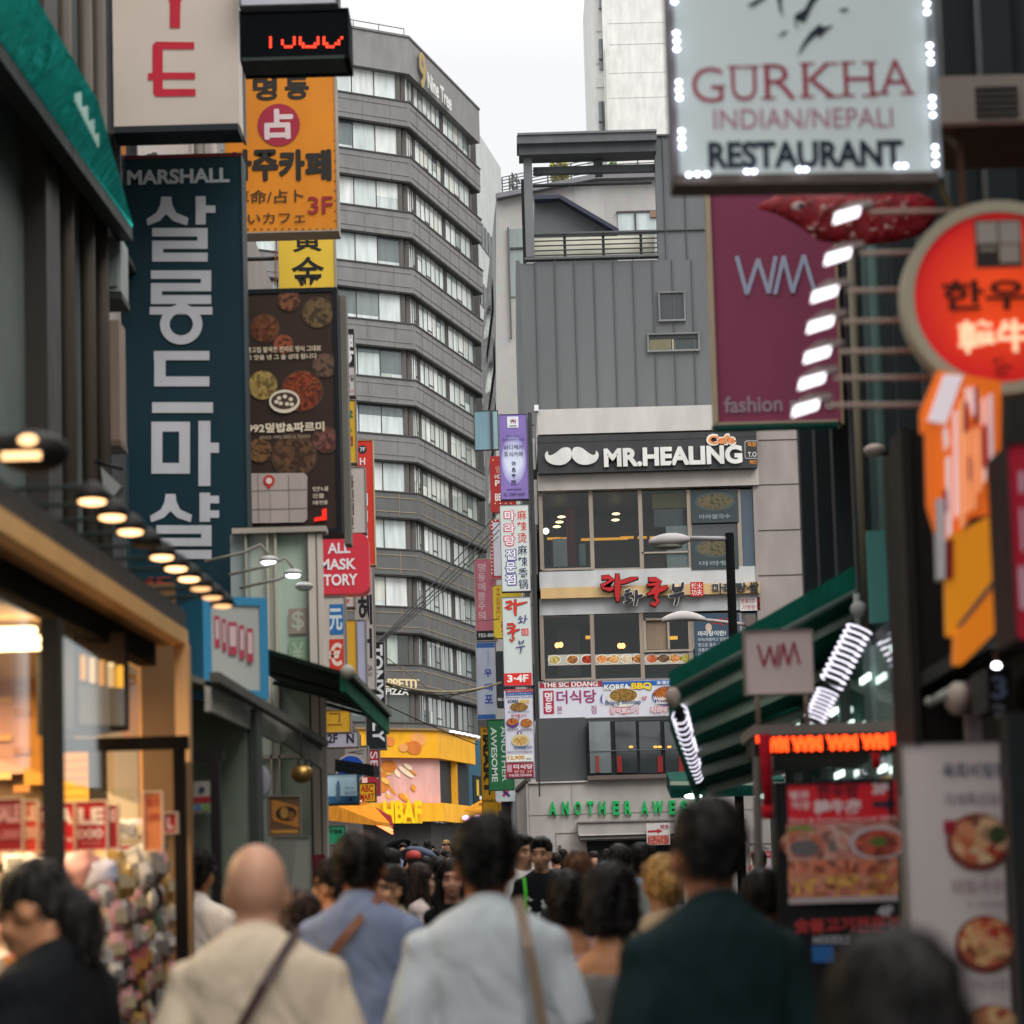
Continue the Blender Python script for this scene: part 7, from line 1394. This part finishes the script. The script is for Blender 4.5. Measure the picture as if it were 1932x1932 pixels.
person(1432, 1606, 24, 'small dark haired person in black by the OPEN poster', 0, 'short', '#14110f', '#a07858', '#1e2022', .9, group=GR)
person(1476, 1598, 20, 'black haired person at the left edge of the menu board', 20, 'short', '#141010', '#a07858', '#26282c', .9, group=GR)
person(370, 1604, 11.1, 'man in a white t-shirt standing in the shop doorway', -12, 'short', '#14110f', '#b07c5c', '#dcd2c8', .8, '#3a3c44', 1.02, group=GR)
person(562, 1682, 8.3, 'short person with brown hair between the bald man and the blue shirt', 10, 'bob', '#30221a', '#a07050', '#3c3836', .6, bulk=.85, H=1.5, group=GR)
person(626, 1622, 10.2, 'woman in a salmon top left of the man in the blue shirt', 65, 'bun', '#1a1412', '#c08a6a', '#c0806a', .7, bulk=.85, neckline=.02)
GF = 'people walking towards the camera'
person(730, 1634, 11.5, 'woman with tied hair facing the camera behind the blue shirt', 150, 'bun', '#1c1512', '#c8987a', '#b0a47c', .7, bulk=.85, group=GF)
person(736, 1604, 17, 'man in a black t-shirt and black hair raising his hands', -35, 'short', '#121010', '#b88a6c', '#17181b', .8, bulk=.95, arms='up', group=GR)
person(794, 1630, 15.5, 'woman in a pale pink jacket with long dark brown hair seen from the side', -82, 'long', '#241914', '#d0a68c', '#e0ccc6', 1.8, '#22242c', .84, arms='phone', group=GF)
person(852, 1622, 13.2, 'smiling woman with long black hair in a black jacket facing the camera', 168, 'long', '#161110', '#c0907a', '#191a1d', 1.8, bulk=.86, tilt=(0, 12), group=GF, neckline=.03)
person(824, 1618, 21, 'woman with very long black hair seen from behind', 8, 'long', '#171211', '#b08060', '#24242a', 1.5, bulk=.85, group=GR)
person(779, 1608, 26, 'person in a red cap in front of the grey umbrella', 20, 'short', '#1c1512', '#b08060', '#7a8a98', .8, capc='#a8403a', group=GR)
person(988, 1578, 18, 'broad faced man in a white t-shirt facing the camera and glancing right', 196, 'short', '#15110f', '#c09476', '#dedad6', .8, bulk=1.14, tilt=(0, 8), group=GF, extra=bag('cloth:#17181a', (.2, .13, 1.06), (.16, .08, .12)))
person(1020, 1582, 17.6, 'young man in a black print t-shirt with a bright green bag strap', 176, 'short', '#100e0d', '#b88a6e', '#17191c', .85, bulk=1.0, tilt=(0, -8), group=GF, extra=shirt_print)
# the far crowd
rr = random.Random(40)
cols = ['#7c88a4', '#e0dad2', '#aab2c4', '#4a484c', '#d0aca0', '#e6e2de', '#5a7090', '#2a2c30', '#ccbca8', '#8a4040', '#5a6a5a']
names = {'#7c88a4': 'slate blue', '#e0dad2': 'cream', '#aab2c4': 'grey blue', '#4a484c': 'charcoal', '#d0aca0': 'dusty pink', '#e6e2de': 'white', '#5a7090': 'blue', '#2a2c30': 'black', '#ccbca8': 'tan', '#8a4040': 'brick red', '#5a6a5a': 'olive'}
hairs = ['short', 'long', 'short', 'bob', 'long', 'crop']; hn = {'short': 'short black hair', 'long': 'long black hair', 'bob': 'a black bob', 'crop': 'cropped hair'}
crowd = [(760, 1592, 48, 'phone', 0), (795, 1597, 52, 0, 0), (806, 1586, 60, 0, 0), (842, 1586, 62, 'up', '#b08a5c'), (822, 1603, 50, 0, 0), (838, 1604, 48, 'up', 0), (772, 1616, 34, 0, 0), (812, 1612, 40, 0, 0), (832, 1616, 36, 0, 0), (846, 1612, 44, 0, 0), (858, 1606, 50, 0, 0), (868, 1600, 58, 0, 0), (750, 1600, 56, 0, 0), (786, 1606, 44, 0, 0), (802, 1616, 32, 0, 0), (866, 1616, 32, 0, 0), (955, 1600, 46, 0, 0), (968, 1604, 38, 0, 0), (735, 1606, 42, 0, 0), (720, 1612, 36, 0, 0), (878, 1612, 40, 0, 0), (815, 1595, 66, 0, 0), (783, 1590, 66, 0, 0), (852, 1598, 66, 0, 0), (945, 1610, 33, 0, 0), (1048, 1608, 30, 0, 0), (1062, 1602, 40, 0, 0), (1120, 1606, 34, 0, 0), (1145, 1602, 44, 0, 0), (885, 1604, 56, 0, 0)]
spots = ['near the orange awning', 'by the grey umbrella', 'before the yellow shop', 'mid lane', 'by the teal shop', 'near the shop shutter']
for i, (x, y, Y, am, cap) in enumerate(crowd):
    c = cols[i % len(cols)]; h = hairs[(i * 5 + i // 4) % 6]; away = (i % 3 != 0)
    sp = spots[0 if x < 745 else 1 if x < 790 else 2 if x < 825 else 3 if x < 860 else 4 if x < 975 else 5]
    person(x, y, Y, ('person in a straw hat and white top by the teal shop' if cap else 'person with %s, %s top, %s, %s, %s' % (hn[h], names[c], 'back turned' if away else 'facing us', sp, 'far' if Y > 52 else 'mid' if Y > 40 else 'nearer')), 5 if away else 178, h, '#17120f', ['#d0a084', '#c09070', '#d8aa90'][i % 3], c, .8, ['#2a2c34', '#4a5468', '#3a3630'][i % 3], .95, arms=am or 'down', capc=cap or None, group='people in the far crowd')
def umbrella(x, y, Y, lab, col, rx, tiltv):
    p = at(x, y, Y); o = thing('umbrella', lab, 'umbrella', p - Vector((0, 0, .7))); b = MB(); n = 16; rot = Matrix.Rotation(tiltv, 3, 'Y') @ Matrix.Rotation(-.35, 3, 'X')
    rings = [[p + rot @ Vector((rx * r_ * (1 - .04 * (j % 2)) * math.cos(2 * math.pi * j / n), rx * r_ * (1 - .04 * (j % 2)) * math.sin(2 * math.pi * j / n), h * rx)) for j in range(n)] for r_, h in ((1, -.12), (.9, .06), (.7, .22), (.4, .34), (.02, .4))]
    b.loft(rings, 'cloth:' + col); b.build('canopy', o)
    b = MB(); b.tube([p + rot @ Vector((0, 0, .42 * rx)), p + rot @ Vector((0, 0, -.75))], .012, '#3a3a3a', 6); b.build('shaft', o)
umbrella(792, 1616, 38, 'grey blue umbrella tilted over the crowd', '#4c5566', .36, .25)
umbrella(745, 1600, 50, 'black umbrella held high behind the grey one', '#101114', .38, -.5)

bpy.data.scenes.remove(TS)
